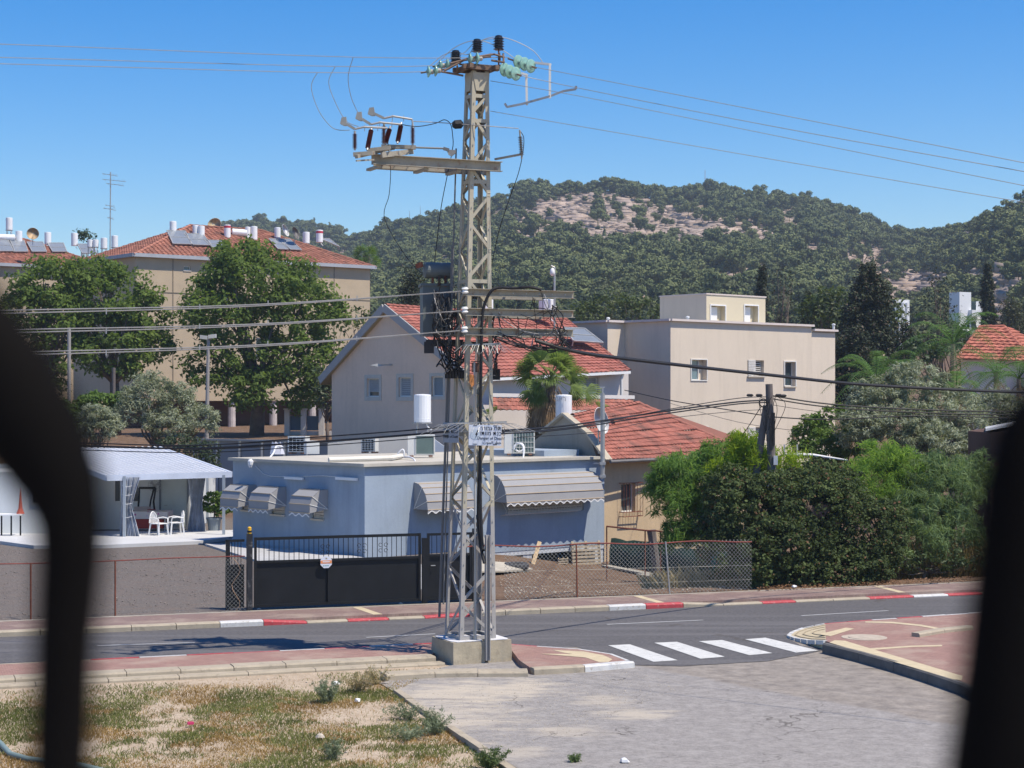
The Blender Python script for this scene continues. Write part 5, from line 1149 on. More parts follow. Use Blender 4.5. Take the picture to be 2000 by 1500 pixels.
# ------------------------------------------------------------------ lattice pylon
def pylon_paint():
    m, nt, n, l, b = nodes('pylon_paint'); v = coords(nt); sp = n.new('ShaderNodeSeparateXYZ'); l.new(v, sp.inputs[0])
    z = mth(nt, 'ADD', sp.outputs[2], mth(nt, 'MULTIPLY', nz(nt, v, 3, 2), .12))
    c = mixc(nt, mth(nt, 'GREATER_THAN', z, 3.15), (.36, .35, .345), (.43, .395, .305))
    r_ = nz(nt, v, 2.2, 6, .65); c = mixc(nt, mth(nt, 'MULTIPLY', ramp(nt, r_, .6, .72), .55), c, (.24, .12, .055))
    c = mixc(nt, mth(nt, 'MULTIPLY', nz(nt, v, 14, 4), .35), c, (.3, .27, .21))
    l.new(c, b.inputs['Base Color']); b.inputs['Roughness'].default_value = .6; b.inputs['Specular IOR Level'].default_value = .3
    bump(nt, b, nz(nt, v, 40, 3), .12, .005); return m
PAINT = pylon_paint(); BEAMP = mat('beam_khaki', (.32, .295, .24), .65, .18, 3, .1, 40, spots=(.22, .11, .06), spot_amt=.6)
E1 = V(math.cos(R(25)), math.sin(R(25)), 0); E2 = V(-E1.y, E1.x, 0)
ZB0, ZT0 = .42, 11.85
def half(z): return (.79+(.36-.79)*(z-ZB0)/(ZT0-ZB0))/2
def cen_(z): return V(-.845+.14*(z-ZB0)/(ZT0-ZB0), 36.2, 0)
def corner(i, z, inset=0):
    sx, sy = ((-1, -1), (1, -1), (1, 1), (-1, 1))[i]; h = half(z)-inset
    return cen_(z)+E1*sx*h+E2*sy*h+V(0, 0, z)
py_ = thing('lattice_pylon', 'tall khaki lattice power pylon standing on split concrete blocks by the road', 'pylon', cen_(0))
W_, T_ = .085, .010
for i in range(4):   # angle-section legs, two flanges each
    sx, sy = ((-1, -1), (1, -1), (1, 1), (-1, 1))[i]; a, b_ = corner(i, ZB0), corner(i, ZT0)
    mb = MB(); d = b_-a
    mb.ob(a, d, -E1*sx*W_, -E2*sy*T_); mb.ob(a-E2*sy*T_, d, -E1*sx*T_, -E2*sy*(W_-T_)); obj('leg', mb, PAINT, py_)
def brace(p, q, face_n, w=.055):
    d = (q-p); s_ = d.cross(face_n).normalized(); mb = MB()
    mb.ob(p-s_*w/2-face_n*.012, d, s_*w, face_n*.008); mb.ob(p-s_*w/2-face_n*.06, d, s_*.007, face_n*.048); return mb
z = ZB0+.05; zs = [z]
while zs[-1] < ZT0-.5: zs.append(zs[-1]+.50+.22*(1-(zs[-1]-ZB0)/(ZT0-ZB0)))
zs[-1] = ZT0-.45
skipz = (6.35, 7.55)
horiz = {3: 0}
for f in range(4):
    i, j = f, (f+1) % 4; fn_ = (E1*((0, 1, 0, -1)[f])+E2*((-1, 0, 1, 0)[f]))
    for k in range(len(zs)-1):
        flip = (k+f) % 2
        a, b_ = (i, j) if flip else (j, i)
        p, q = corner(a, zs[k]), corner(b_, zs[k+1]); d = (q-p).normalized()
        obj('brace', brace(p+d*.02, q-d*.02, fn_), PAINT, py_)
    for hz in (ZB0+.06, 4.55, 7.62, 9.62, 10.85, 11.35):
        p, q = corner(i, hz), corner(j, hz); obj('horizontal_brace', brace(p, q, fn_, .075), PAINT, py_)
    p0, p1, p2, p3 = corner(i, 11.75), corner(j, 11.75), corner(j, 11.72), corner(i, 11.72)
    mb = MB(); a0_, a1_ = mixv(corner(i, 11.82), corner(j, 11.82), .0), corner(j, 11.82); b0, b1 = mixv(corner(i, 11.45), corner(j, 11.45), .22), mixv(corner(i, 11.45), corner(j, 11.45), .78)
    mb.poly([p+fn_*.004 for p in (b0, b1, a1_, a0_)], fn_*.012); obj('gusset_plate', mb, PAINT, py_)
bolt = None
for i in (0, 1):
    sx = (-1, 1)[i]
    for k, z in enumerate(np.arange(.7, 11.3, .42)):
        p = corner(i, z)-E1*sx*.045-E2*.008
        if bolt is None:
            mb = MB(); mb.lathe(p, [(.013, -.012), (.013, .0)], 6, E2); bolt = obj('bolt', mb, GALV, py_); bp0 = p.copy()
        else: o = link('bolt', bolt.data, None, py_); o.location = p-bp0
# concrete base: two blocks with a gap
BLK = mat('stained_base_concrete', (.40, .345, .25), .92, .18, 2.2, .5, 22, streak=.55, spots=(.24, .2, .15), spot_amt=.4)
def block(a, b_, zt, lab=None):
    mb = MB(); o = cen_(0); n = 10; hx0, hx1 = a, b_; vs = []; yy0, yy1 = -.60, .52
    import itertools
    def rg(p): return p+V(mn.noise(p*3.1), mn.noise(p*3.1+V(9, 0, 0)), mn.noise(p*3.1+V(0, 9, 0)))*.02
    xs_ = np.linspace(hx0, hx1, 8); ys_ = np.linspace(yy0, yy1, 8); zz_ = np.linspace(-.15, zt, 6)
    def face(A, B, fnc):
        base = len(mb.v); 
        for a_ in A:
            for c_ in B: mb.v.append(tuple(rg(fnc(a_, c_))))
        nb = len(B)
        for p in range(len(A)-1):
            for q in range(nb-1): mb.f.append((base+p*nb+q, base+(p+1)*nb+q, base+(p+1)*nb+q+1, base+p*nb+q+1)); mb.mi.append(0)
    W3 = lambda x, y, z: o+E1*x+E2*y+V(0, 0, z)
    face(xs_, zz_, lambda x, z: W3(x, yy0, z)); face(xs_[::-1], zz_, lambda x, z: W3(x, yy1, z)); face(ys_, zz_, lambda y, z: W3(hx1, y, z)); face(ys_[::-1], zz_, lambda y, z: W3(hx0, y, z)); face(xs_, ys_, lambda x, y: W3(x, y, zt))
    return obj('base_block', mb, BLK, py_)
block(-.62, .075, .43); block(.135, .64, .43)
for a0_, a1_ in ((-.60, .06), (.15, .62)):
    o_ = cen_(0); ring = []
    for k in range(20):
        an = 2*math.pi*k/20; x_ = (a0_+a1_)/2+(a1_-a0_)/2*max(-1, min(1, 1.35*math.cos(an))); y_ = -.04+.54*max(-1, min(1, 1.35*math.sin(an))); ring.append(o_+E1*x_*(1+.02*mn.noise(V(k, 0, 0)))+E2*y_+V(0, 0, .438))
    mb = MB(); mb.poly(ring, (0, 0, .012)); obj('whitewash', mb, mat('whitewash', (.58, .58, .60), .9, .15, 5, .4, 20, spots=(.3, .28, .25), spot_amt=.6), py_)
mb = MB(); pc_ = cen_(0)+E1*.105-E2*.63; mb.ob(pc_-E1*.05+V(0, 0, .05), E1*.09, E2*.03, (0, 0, 2.5)); mb.ob(pc_-E1*.05+V(0, 0, .05), E1*.015, -E2*.05, (0, 0, 2.5)); mb.ob(pc_+E1*.03+V(0, 0, .05), E1*.015, -E2*.05, (0, 0, 2.5)); obj('cable_guard', mb, PAINT, py_)
def PT(x, y, off=0.0): return P(x, y, 36.2+off)
mb = MB(); mb.tube([V(*(cen_(0)-E1*.08-E2*.46).xy, .4), V(*(cen_(0)-E1*.08-E2*.40).xy, 6.0)], .022, 6); obj('conduit', mb, GALV, py_)
mb = MB(); mb.tube([PT(891, 290, .1), PT(866, 1180, .1)], .018, 6); mb.tube([PT(884, 480, .35), PT(858, 1205, .35)], .03, 6); obj('operating_rod', mb, mat('dull_rod', (.16, .16, .16), .6), py_)
# cross arms
def channel(p, q, h, w, m=BEAMP, parent=py_, name='cross_arm', out=1):
    d = q-p; s_ = d.cross(V(0, 0, 1)).normalized()*out; mb = MB(); t = .012
    mb.ob(p-V(0, 0, h/2), d, s_*t, V(0, 0, h)); mb.ob(p-V(0, 0, h/2), d, s_*-w, V(0, 0, t)); mb.ob(p+V(0, 0, h/2-t), d, s_*-w, V(0, 0, t))
    return obj(name, mb, m, parent)
ARM = {}
fo = -E2*.44
for zc in (7.38, 6.99, 6.60):
    c_ = cen_(zc)+V(0, 0, zc); p = c_+fo*1.0-E1*.42; q = c_+fo*1.0+E1*2.02
    # web faces outward (towards the street), flanges turned towards the viewer
    d = q-p; mb = MB(); h = .15
    mb.ob(p-V(0, 0, h/2), d, E2*.012, (0, 0, h)); mb.ob(p-V(0, 0, h/2), d, -E2*.085, (0, 0, .012)); mb.ob(p+V(0, 0, h/2-.012), d, -E2*.085, (0, 0, .012)); obj('cross_arm', mb, BEAMP, py_)
    mb = MB(); pb = c_-fo-E1*.3; qb = c_-fo+E1*1.75; mb.ob(pb-V(0, 0, h/2), qb-pb, E2*.012, (0, 0, h)); mb.ob(pb-V(0, 0, h/2), qb-pb, E2*.06, (0, 0, .012)); obj('cross_arm', mb, BEAMP, py_)
    mb = MB(); mb.bar(q-E1*.1+V(0, 0, .07), qb-E1*-.1+V(0, 0, .07), .05, .012); mb.bar(c_+E1*.9+fo+V(0, 0, .075), c_+E1*.9-fo+V(0, 0, .075), .06, .012); obj('cross_tie', mb, BEAMP, py_)
    ARM[zc] = (p, q)
    for k in range(6):
        b_ = mixv(p, q, .32+.12*k); mb = MB(); mb.lathe(b_, [(.014, 0), (.014, .012)], 6, -E2); obj('bolt', mb, GALV, py_)
PORC = mat('white_porcelain', (.74, .74, .72), .25, .04, 3, 0, spec=.6)
PORB = mat('black_porcelain', (.02, .018, .02), .25, .2, 3, 0, spec=.6)
PORR = mat('oxblood_porcelain', (.085, .022, .022), .3, .2, 3, 0, spec=.6)
def sheds(c, ax, L, r, n, core=.4, m=PORR, name='insulator', parent=None, seg=14):
    prof = [(r*core, 0)]
    for k in range(n):
        z0 = L*(k+.15)/n; z1 = L*(k+.75)/n; prof += [(r*core, z0), (r, z0+L*.2/n), (r*.95, z0+L*.32/n), (r*core, z1)]
    prof.append((r*core, L)); mb = MB(); mb.lathe(c, prof, seg, ax); return obj(name, mb, m, parent)
LVG = 'white spool insulators at the left ends of the cross arms'
for k, zc in enumerate((7.38, 6.99, 6.60)):
    p = ARM[zc][0]-E2*.05+V(0, 0, -.03); o = sheds(p, (0, 0, 1), .13, .075, 2, .7, PORC, 'spool_insulator')
    tag(o, ('upper', 'middle', 'lower')[k]+' white spool insulator where a double line meets the pylon arms', 'insulator', LVG)
# upper switch beams
zsw = 9.93; c_ = cen_(zsw)+V(0, 0, zsw)
for s_, L0 in ((-1, -2.35), (1, -2.1)):
    p = c_+E2*.27*s_+E1*L0; q = c_+E2*.27*s_+E1*.42; mb = MB(); h = .2; d = q-p
    mb.ob(p-V(0, 0, h/2), d, E2*.012*s_, (0, 0, h)); mb.ob(p-V(0, 0, h/2), d, E2*.11*s_, (0, 0, .014)); mb.ob(p+V(0, 0, h/2-.014), d, E2*.11*s_, (0, 0, .014)); obj('switch_beam', mb, BEAMP, py_)
for L0 in (-2.2, -1.2, -.5): mb = MB(); mb.bar(c_+E1*L0-E2*.3-V(0, 0, .13), c_+E1*L0+E2*.3-V(0, 0, .13), .09, .05); obj('beam_tie', mb, BEAMP, py_)
# disconnector switch
SWL = c_+E1*-2.1
swt = thing('disconnect_switch', 'three pole disconnect switch with dark red insulators on the long upper beam', 'switch', SWL)
def D3(x, y, dd): return P(x, y, dd)
DS = 35.1
rows_ = [((692, 300), (785, 310), DS-.75), ((722, 294), (803, 302), DS-.25), ((748, 288), (812, 293), DS+.25)]
# base frames: longitudinal bars per phase and one skew bar
for (a_, b_, dd) in ((( 690, 302), (728, 299), DS-.6), ((718, 294), (762, 289), DS-.2), ((745, 286), (812, 288), DS+.3)):
    mb = MB(); mb.bar(D3(*a_, dd), D3(*b_, dd), .09, .075); obj('base_bar', mb, BEAMP, swt)
mb = MB(); mb.bar(D3(696, 306, DS-.7), D3(768, 289, DS+.35), .07, .07); mb.bar(D3(745, 303, DS-.3), D3(806, 296, DS+.4), .05, .1); mb.bar(D3(764, 296, DS), D3(764, 308, DS), .1, .1); mb.bar(D3(696, 314, DS-.7), D3(730, 312, DS-.3), .03, .03); obj('support_frame', mb, BEAMP, swt)
def tin(b_, t_, dd0, dd1, r=.05):
    p, q = D3(*b_, dd0), D3(*t_, dd1); ax = (q-p); L = ax.length
    o = sheds(p, ax/L, L, r, 13, .45, PORR, 'insulator', swt); mb = MB(); mb.tube([p-ax*.12, p+ax*.02], r*.45, 8); mb.tube([q-ax*.02, q+ax*.18], r*.45, 8); obj('insulator_cap', mb, GALV, swt)
tin((693, 290), (693, 261), DS-.6, DS-.6); tin((718, 289), (725, 254), DS-.55, DS-.3); tin((749, 280), (750, 246), DS-.2, DS-.2); tin((753, 279), (761, 252), DS-.15, DS); tin((777, 276), (783, 245), DS+.1, DS+.3); tin((806, 280), (806, 248), DS+.35, DS+.35)
for (p0, p1, p2, p3, dd) in (((693, 252), (757, 250), (0, 0), (667, 236), DS-.6), ((724, 243), (783, 243), (0, 0), (697, 226), DS-.25), ((750, 231), (805, 233), (0, 0), (721, 217), DS+.15)):
    mb = MB(); mb.tube([D3(*p0, dd), D3(p0[0]+18, p0[1]-4, dd), D3(*p1, dd)], .022, 6)
    if p1[0] == 805: mb.tube([D3(805, 233, dd), D3(807, 250, dd)], .02, 6)
    obj('contact_bar', mb, GALV, swt)
    a_, b_ = D3(*p0, dd), D3(*p3, dd); mb = MB(); mb.bar(a_, mixv(a_, b_, .62), .04, .05); e_ = mixv(a_, b_, .62); dv = (b_-e_); up = V(0, 0, .06)
    mb.poly([e_-up*.6, e_+up*.3, b_+up+V(.09, 0, .02), b_+up*1.1, b_-up*.9-V(.03, 0, 0), b_-up*1.5+V(.04, 0, 0)], (0, .07, 0)); obj('arc_horn', mb, mat('cast_grey', (.30, .30, .28), .6, .15, 6, .2), swt)
    for k in (.3, .7): q = mixv(D3(*p0, dd), D3(*p1, dd), k); mb = MB(); mb.bar(q-V(0, 0, .05), q+V(0, 0, .07), .012, .012); obj('clamp_bolt', mb, GALV, swt)
mb = MB(); mb.tube([D3(812, 288, DS+.3), D3(868, 290, DS+.5)], .02, 6); mb.bar(D3(866, 290, DS+.5), D3(877, 293, DS+.5), .07, .06); mb.poly([D3(872, 292, DS+.5), D3(890, 293, DS+.6), D3(890, 299, DS+.6), D3(882, 305, DS+.55), D3(876, 302, DS+.5)], (0, .06, 0)); obj('drive_rod', mb, mat('dull_rod', (.16, .16, .16), .6), swt)
# surge arrester on the right
sa = thing('surge_arrester', 'grey ribbed surge arrester on a small bracket right of the pylon', 'insulator', PT(1019, 300, -.3))
p, q = PT(1019, 303, -.3), PT(1016, 266, -.3); sheds(p, (q-p).normalized(), (q-p).length, .052, 11, .4, mat('grey_polymer', (.12, .12, .12), .5), 'ribbed_body', sa)
mb = MB(); mb.bar(PT(967, 311, 0), PT(1020, 301, -.3), .06, .035); mb.tube([PT(1016, 266, -.3), PT(1015, 254, -.3)], .02, 6); mb.tube([PT(1019, 303, -.3), PT(1019, 310, -.3)], .02, 6); obj('bracket', mb, BEAMP, sa)
# top head frame
mb = MB(); zt = ZT0; ct = cen_(zt)+V(0, 0, zt)
for a_, b_ in (((-.42, -.24), (.36, -.24)), ((-.42, .24), (.36, .24)), ((-.30, -.42), (-.30, .42)), ((.26, -.42), (.26, .42))):
    mb.bar(ct+E1*a_[0]+E2*a_[1]+V(0, 0, .06), ct+E1*b_[0]+E2*b_[1]+V(0, 0, .06), .08, .09)
RUSTB = mat('rust_brown_steel', (.17, .115, .085), .8, .3, 6, .2)
obj('head_frame', mb, RUSTB, py_)
mb = MB(); mb.poly([ct+E1*-.3+E2*-.22+V(0, 0, .1), ct+E1*.28+E2*-.22+V(0, 0, .1), ct+E1*.28+E2*.22+V(0, 0, .16), ct+E1*-.3+E2*.22+V(0, 0, .16)], (0, 0, .03)); obj('head_plate', mb, RUSTB, py_)
mb = MB()
for (a_, b_) in (((868, 138), (905, 118)), ((862, 140), (905, 148)), ((880, 124), (925, 112)), ((925, 112), (965, 106)), ((965, 106), (985, 112)), ((960, 118), (985, 122)), ((955, 130), (980, 128)), ((893, 128), (893, 146)), ((905, 118), (960, 106)), ((983, 105), (984, 122)), ((975, 103), (976, 118))):
    mb.tube([PT(*a_, random.uniform(-.35, .1)), PT(*b_, random.uniform(-.35, .1))], .022, 5)
obj('strain_links', mb, RUSTB, py_)
# pin insulators
for k, (x, y0, y1, st_, lab) in enumerate(((890, 121, 98, 0, 'lowest dark pin insulator at the left of the pylon head'), (932, 102, 76, 0, 'middle dark pin insulator on the pylon head'), (974, 98, 69, 0, 'highest dark pin insulator at the right of the pylon head'))):
    t = thing('pin_insulator', lab, 'insulator', PT(x, y0, 0), 'pin insulators on the pylon head'); p, q = PT(x, y0, 0), PT(x, y1, 0); L = (q-p).length
    sheds(p, (0, 0, 1), L*.86, .112, 5, .72, PORB, 'body', t, 18); mb = MB(); mb.lathe(p+V(0, 0, L*.86), [(.075, 0), (.07, L*.1), (.04, L*.14)], 12); obj('cap', mb, PORB, t)
    mb = MB(); mb.tube([p+V(0, 0, .02), PT(x, 126, 0)], .018, 6); obj('pin', mb, RUSTY, t)
# glass insulators
m_, nt_, n_2, l_, b_s = nodes('green_glass'); b_s.inputs['Base Color'].default_value = (.42, .72, .62, 1); b_s.inputs['Roughness'].default_value = .12; b_s.inputs['Transmission Weight'].default_value = .45; b_s.inputs['Specular IOR Level'].default_value = .8
GREENG = m_
def gstring(pts, ax, r, label):
    t = thing('glass_insulator_string', label, 'insulator', pts[0], 'strings of green glass discs at the pylon head')
    a = Vector(ax).normalized()
    for p in pts:
        mb = MB(); mb.lathe(p, [(.02, -.05), (.05, -.045), (r, .0), (r*.98, .018), (r*.75, .012), (r*.55, .03), (.04, .02), (.025, .05)], 20, a); obj('disc', mb, GREENG, t, smooth=True)
        mb = MB(); mb.lathe(p, [(.035, -.11), (.05, -.09), (.05, -.03), (.02, -.02)], 10, a); obj('cap', mb, mat('pale_cap', (.42, .38, .34), .6), t)
    mb = MB(); d = (pts[-1]-pts[0]); mb.tube([pts[0]-d.normalized()*.28, pts[-1]+d.normalized()*.16], .02, 6); obj('link_rod', mb, RUSTB, t)
gstring([PT(851, 138, -.1), PT(837, 140, -.1)], (-1, -.18, 0), .118, 'lowest left string of two green glass discs')
gstring([PT(874, 126, 0), PT(860, 128, 0)], (-1, -.18, 0), .118, 'middle left string of two green glass discs')
gstring([PT(932, 114, -.3), PT(918, 116, -.3)], (-1, -.18, 0), .13, 'left string of two green glass discs crossing the pylon head')
gstring([PT(985, 136, -.2), PT(995, 140, -.3), PT(1007, 144, -.4)], (.72, -.68, -.1), .14, 'nearer right string of three green glass discs')
gstring([PT(1012, 121, 0), PT(1024, 125, -.1), PT(1036, 129, -.2)], (.72, -.68, -.1), .14, 'farther right string of three green glass discs')
# hanging frame at the right
mb = MB(); hf_ = thing('spacer_frame', 'pale hanging frame with a slanted hooked bar right of the pylon head', 'frame', PT(1050, 160, -.2))
mb.bar(PT(1040, 122, -.1), PT(1076, 126, -.2), .07, .04); mb.bar(PT(1018, 143, -.3), PT(1031, 147, -.3), .05, .04); obj('top_arm', mb, FRAMEW, hf_)
for a_, b_ in (((1074, 125), (1074, 192)), ((1028, 146), (1029, 205))): mb = MB(); mb.bar(PT(*a_, -.25), PT(*b_, -.25), .045, .045); obj('hanger', mb, FRAMEW, hf_)
mb = MB(); pts = [PT(986, 202, -.35), PT(990, 209, -.35), PT(1020, 203, -.3), PT(1074, 188, -.25), PT(1100, 178, -.2), PT(1125, 174, -.2), PT(1125, 168, -.2)]
for i in range(6): mb.bar(pts[i], pts[i+1], .045, .04)
obj('slanted_bar', mb, mat('slate_bar', (.2, .22, .26), .5), hf_)
# ------------------------------------------------------------------ wires
def wire(pts, r, label, m=WIRE, name='power_line', cat='power line', group=None, n=24, sag=0, sides=5):
    pts = [Vector(p) for p in pts]
    if len(pts) == 2: pts = [mixv(pts[0], pts[1], i/n)-V(0, 0, sag*4*(i/n)*(1-i/n)) for i in range(n+1)]
    else: pts = spl(pts, 6)
    mb = MB(); mb.tube(pts, r, sides, cap=False); return tag(obj(name, mb, m, None), label, cat, group)
GL = 'high voltage lines running left from the pylon head'
wire([PT(995, 112, .0), P(690, 111.5, 35.0), P(0, 86, 32), P(-400, 75, 30)], .0072, 'topmost high voltage line running left from the pylon head', group=GL, sag=0)
wire([PT(860, 128, 0), P(650, 129.5, 35), P(0, 112, 32), P(-400, 103, 30)], .0072, 'middle high voltage line running left from the pylon head', group=GL)
wire([PT(836, 140, -.1), P(622, 141.5, 34.5), P(0, 124.5, 31), P(-400, 116, 30)], .0072, 'lowest high voltage line running left from the pylon head', group=GL)
GR = 'high voltage lines running right from the pylon head'
wire([PT(1040, 130, -.2), PT(1085, 139, -.5), P(1400, 200, 33), P(2000, 318, 29), P(2400, 400, 27)], .0068, 'highest line running right, from the farther glass string', group=GR)
wire([PT(1010, 146, -.4), PT(1130, 172, -.8), P(1500, 245, 32), P(2000, 335, 29), P(2400, 405, 27)], .0068, 'second line running right, from the nearer glass string', group=GR)
wire([PT(958, 158, 0), P(1128, 187, 35), P(1500, 262, 33), P(2000, 362.5, 30), P(2400, 440, 28)], .0062, 'third line running right, from just under the pylon head', group=GR)
wire([PT(958, 217, 0), P(1245, 266, 34.5), P(1600, 327, 33), P(2000, 395, 31), P(2400, 458, 29)], .0062, 'lowest line running right, over the hill top', group=GR)
JP = 'jumper loops'
wire([P(690, 111.5, 35.0), P(680, 150, 35.2), P(686, 190, 35.3), P(700, 222, 35.4)], .007, 'right one of three pale jumper wires hanging left of the switch', group=JP)
wire([P(655, 129.5, 35.0), P(642, 160, 35), P(655, 200, 35), P(676, 236, 35), P(700, 247, 35)], .007, 'middle one of three pale jumper wires hanging left of the switch', group=JP)
wire([P(620, 141.5, 34.6), P(608, 170, 34.6), P(622, 215, 34.6), P(645, 246, 34.6), P(662, 254, 34.6), P(683, 254, 34.6)], .007, 'left one of three pale jumper wires hanging left of the switch', group=JP)
wire([PT(836, 132, -.1), PT(865, 108, 0), PT(890, 102, 0), PT(915, 106, 0), PT(932, 84, 0), PT(965, 72, 0), PT(1000, 78, 0), PT(1040, 98, 0), PT(1060, 122, 0)], .008, 'highest pale jumper arching over the pin insulators', group=JP)
wire([PT(850, 128, -.1), PT(885, 95, 0), PT(920, 80, 0), PT(950, 82, 0), PT(985, 100, 0), PT(1010, 118, 0)], .008, 'lower pale jumper arching over the pylon head', group=JP)
wire([PT(862, 122, -.1), PT(905, 104, 0), PT(930, 82, 0), PT(975, 74, 0)], .007, 'short pale jumper between the pin insulators', group=JP)
wire([D3(805, 237, DS+.3), PT(850, 239, 0), PT(935, 245, -.3), PT(1013, 251, -.3)], .009, 'straight pale jumper from the switch across the pylon to the arrester', group=JP)
wire([D3(783, 243, DS), D3(815, 247, DS), PT(850, 241, 0), PT(868, 234, 0), PT(880, 243, 0), PT(884, 265, 0), PT(884, 290, 0), PT(872, 350, 0), PT(860, 415, .4), PT(848, 520, .8)], .009, 'dark lead curling down from the switch to the transformer', m=CABLE, group=JP)
wire([D3(764, 256, DS), D3(758, 280, DS), D3(763, 330, DS+.2), P(760, 380, 35.6), P(752, 430, 36.4), P(800, 510, 36.8), P(838, 545, 36.9)], .007, 'thin dark lead hanging down from the switch against the sky', m=CABLE, group=JP)
wire([PT(1016, 256, -.3), PT(1023, 270, -.3), PT(1021, 300, -.3), PT(1012, 340, -.2), PT(996, 385, .2), PT(975, 450, .5), PT(960, 520, .5)], .008, 'dark lead curving down from the surge arrester', m=CABLE, group=JP)
mb = MB(); mb.lathe(PT(893, 243, -.1), [(.05, -.1), (.09, -.05), (.09, .08), (.04, .12)], 10, (1, .2, .1)); tag(obj('line_reel', mb, CABLE, None), 'black round fitting at the upper left edge of the pylon', 'fitting')
# doubled low voltage lines to the left
for k, (zc, yl, lab) in enumerate(((7.38, 606, 'upper'), (6.99, 644, 'middle'), (6.60, 688, 'lower'))):
    p = ARM[zc][0]-E2*.05+V(0, 0, .02); q = P(20, yl, 33.2); far = P(-500, yl+12, 31.5)
    t = thing('bundled_line', lab+' pair of pale low voltage wires running left past the large trees', 'power line', p, 'doubled low voltage lines'); 
    for dz in ((0, 0), (.0, .055)):
        pts = [p, mixv(p, q, .08)-V(0, 0, .02), mixv(p, q, .5)-V(0, 0, .09+dz[1]*.5), q-V(0, 0, dz[1]), far-V(0, 0, dz[1])]
        mb = MB(); mb.tube(spl(pts, 10), .0125, 5, cap=False); obj('strand', mb, WIRE, t)
    for f in (.25, .45, .6, .8): c_ = mixv(p, q, f)-V(0, 0, .09*f+.03); mb = MB(); mb.bar(c_-V(0, 0, .05), c_+V(0, 0, .05), .02, .012); obj('spacer', mb, GALV, t)
# black twisted cable to the right
wire([PT(1045, 665, -.6), P(1130, 688, 36), P(1250, 704, 38), P(1500, 732, 42), P(1700, 752, 45), P(2000, 766, 48), P(2300, 770, 52)], .040, 'thick black twisted cable running right across the beige block', m=CABLE, name='cable', cat='cable')
GC = 'telephone cables'
PX, PD = 1503, 52.0
pyx = lambda y, x=1503: P(x, y, PD)
for (y0, y1, x0, r_, lab) in ((838, 775, 1060, .012, 'upper'), (836, 782, 1040, .022, 'second'), (842, 786, 1045, .018, 'third'), (848, 800, 1100, .008, 'lowest')):
    wire([P(x0-90, y0+6, 38), P(x0+60, y0-4, 42), P(1300, (y0+y1)/2-6, 47), P(1440, y1+3, 50.5), pyx(y1)], r_, lab+' black cable strung from the pylon to the wooden pole', m=CABLE, name='cable', cat='cable', group=GC)
for (y0, y1, r_, lab) in ((772, 800, .022, 'upper cable running right from the wooden pole'), (778, 806, .02, 'second cable running right from the wooden pole'), (790, 815, .008, 'thin third cable running right from the wooden pole'), (814, 812, .018, 'lowest cable running right from the wooden pole')):
    wire([pyx(y0), P(1620, mixv(V(y0, 0, 0), V(y1, 0, 0), .4).x+6, 52), P(1800, y1, 52), P(2000, y1+4, 52), P(2300, y1, 52)], r_, lab, m=CABLE, name='cable', cat='cable', group=GC)
wire([P(1220, 762, 60), P(1310, 782, 57), P(1420, 800, 54), P(1495, 812, 52)], .015, 'single cable crossing the beige wall down to the wooden pole', m=CABLE, name='cable', cat='cable', group=GC)
wire([P(1310, 788, 70), P(1440, 824, 62), P(1560, 842, 58)], .008, 'very thin wire across the lower beige wall', m=CABLE, name='cable', cat='cable', group=GC)
wire([pyx(795, 1486), P(1450, 850, 53), P(1410, 898, 55)], .012, 'guy wire slanting down left from the wooden pole towards the roof', m=CABLE, name='cable', cat='cable', group=GC)
for (y0, y1, r_, lab) in ((833, 862, .014, 'upper'), (842, 868, .022, 'middle'), (850, 876, .010, 'lower')):
    wire([P(880, y0, 36.0), P(780, y0+9, 36.3), P(600, y0+22, 36.8), P(380, y1+8, 37.3), P(100, y1+2, 38), P(-300, y1, 39)], r_, lab+' dark telephone cable running left from the spikes of the pylon', m=CABLE, name='cable', cat='cable', group='telephone cables to the left')
for k in range(3): wire([P(640, 855+6*k, 75), P(400, 870+4*k, 76), P(100, 876+6*k, 77)], .015, ('uppermost', 'middle', 'lowest')[k]+' thin dark wire passing just above the white patio roof', m=CABLE, name='cable', cat='cable', group='wires over the patio roof')
# ------------------------------------------------------------------ transformer on the left of the pylon
TRM = mat('transformer_grey', (.11, .13, .135), .5, .15, 2, .1); DT = .45
tr = thing('transformer', 'dark grey oil transformer mounted on the left of the pylon', 'transformer', PT(865, 660, DT))
a_, b_ = PT(826, 655, DT-.1), PT(884, 558, DT-.1); mb = MB(); mb.ob(V(a_.x, a_.y, a_.z), V(b_.x-a_.x, .12, 0), (-.1, .75, 0), (0, 0, b_.z-a_.z)); obj('tank', mb, TRM, tr)
for i in range(9):
    x = a_.x+.34+.06*i; mb = MB(); mb.ob(V(x, a_.y-.06+.01*i, a_.z+.12), (.012, 0, 0), (0, -.14, 0), (0, 0, .75)); obj('cooling_fin', mb, TRM, tr)
for i in range(5): mb = MB(); x = PT(935, 600, .35).x-.14+.055*i; p = PT(935, 560, .35); mb.ob(V(x, p.y, PT(0, 632, .35).z), (.014, 0, 0), (0, .14, 0), (0, 0, .7)); obj('cooling_fin', mb, mat('transformer_light', (.2, .25, .25), .5), tr)
mb = MB(); mb.ob(V(a_.x-.04, a_.y-.04, b_.z), V(b_.x-a_.x+.1, .12, 0), (-.1, .85, 0), (0, 0, .05)); obj('lid', mb, TRM, tr)
mb = MB(); c_ = PT(829, 528, DT); mb.lathe(c_, [(.05, -.03), (.165, 0), (.165, .56), (.06, .6)], 20, (.97, .22, 0)); obj('conservator', mb, TRM, tr, smooth=False)
mb = MB(); mb.tube([PT(845, 538, DT), PT(845, 560, DT)], .03, 6); mb.tube([PT(870, 538, DT), PT(870, 560, DT)], .03, 6); mb.bar(PT(812, 520, DT), PT(826, 516, DT), .03, .1); obj('bracket', mb, RUSTY, tr)
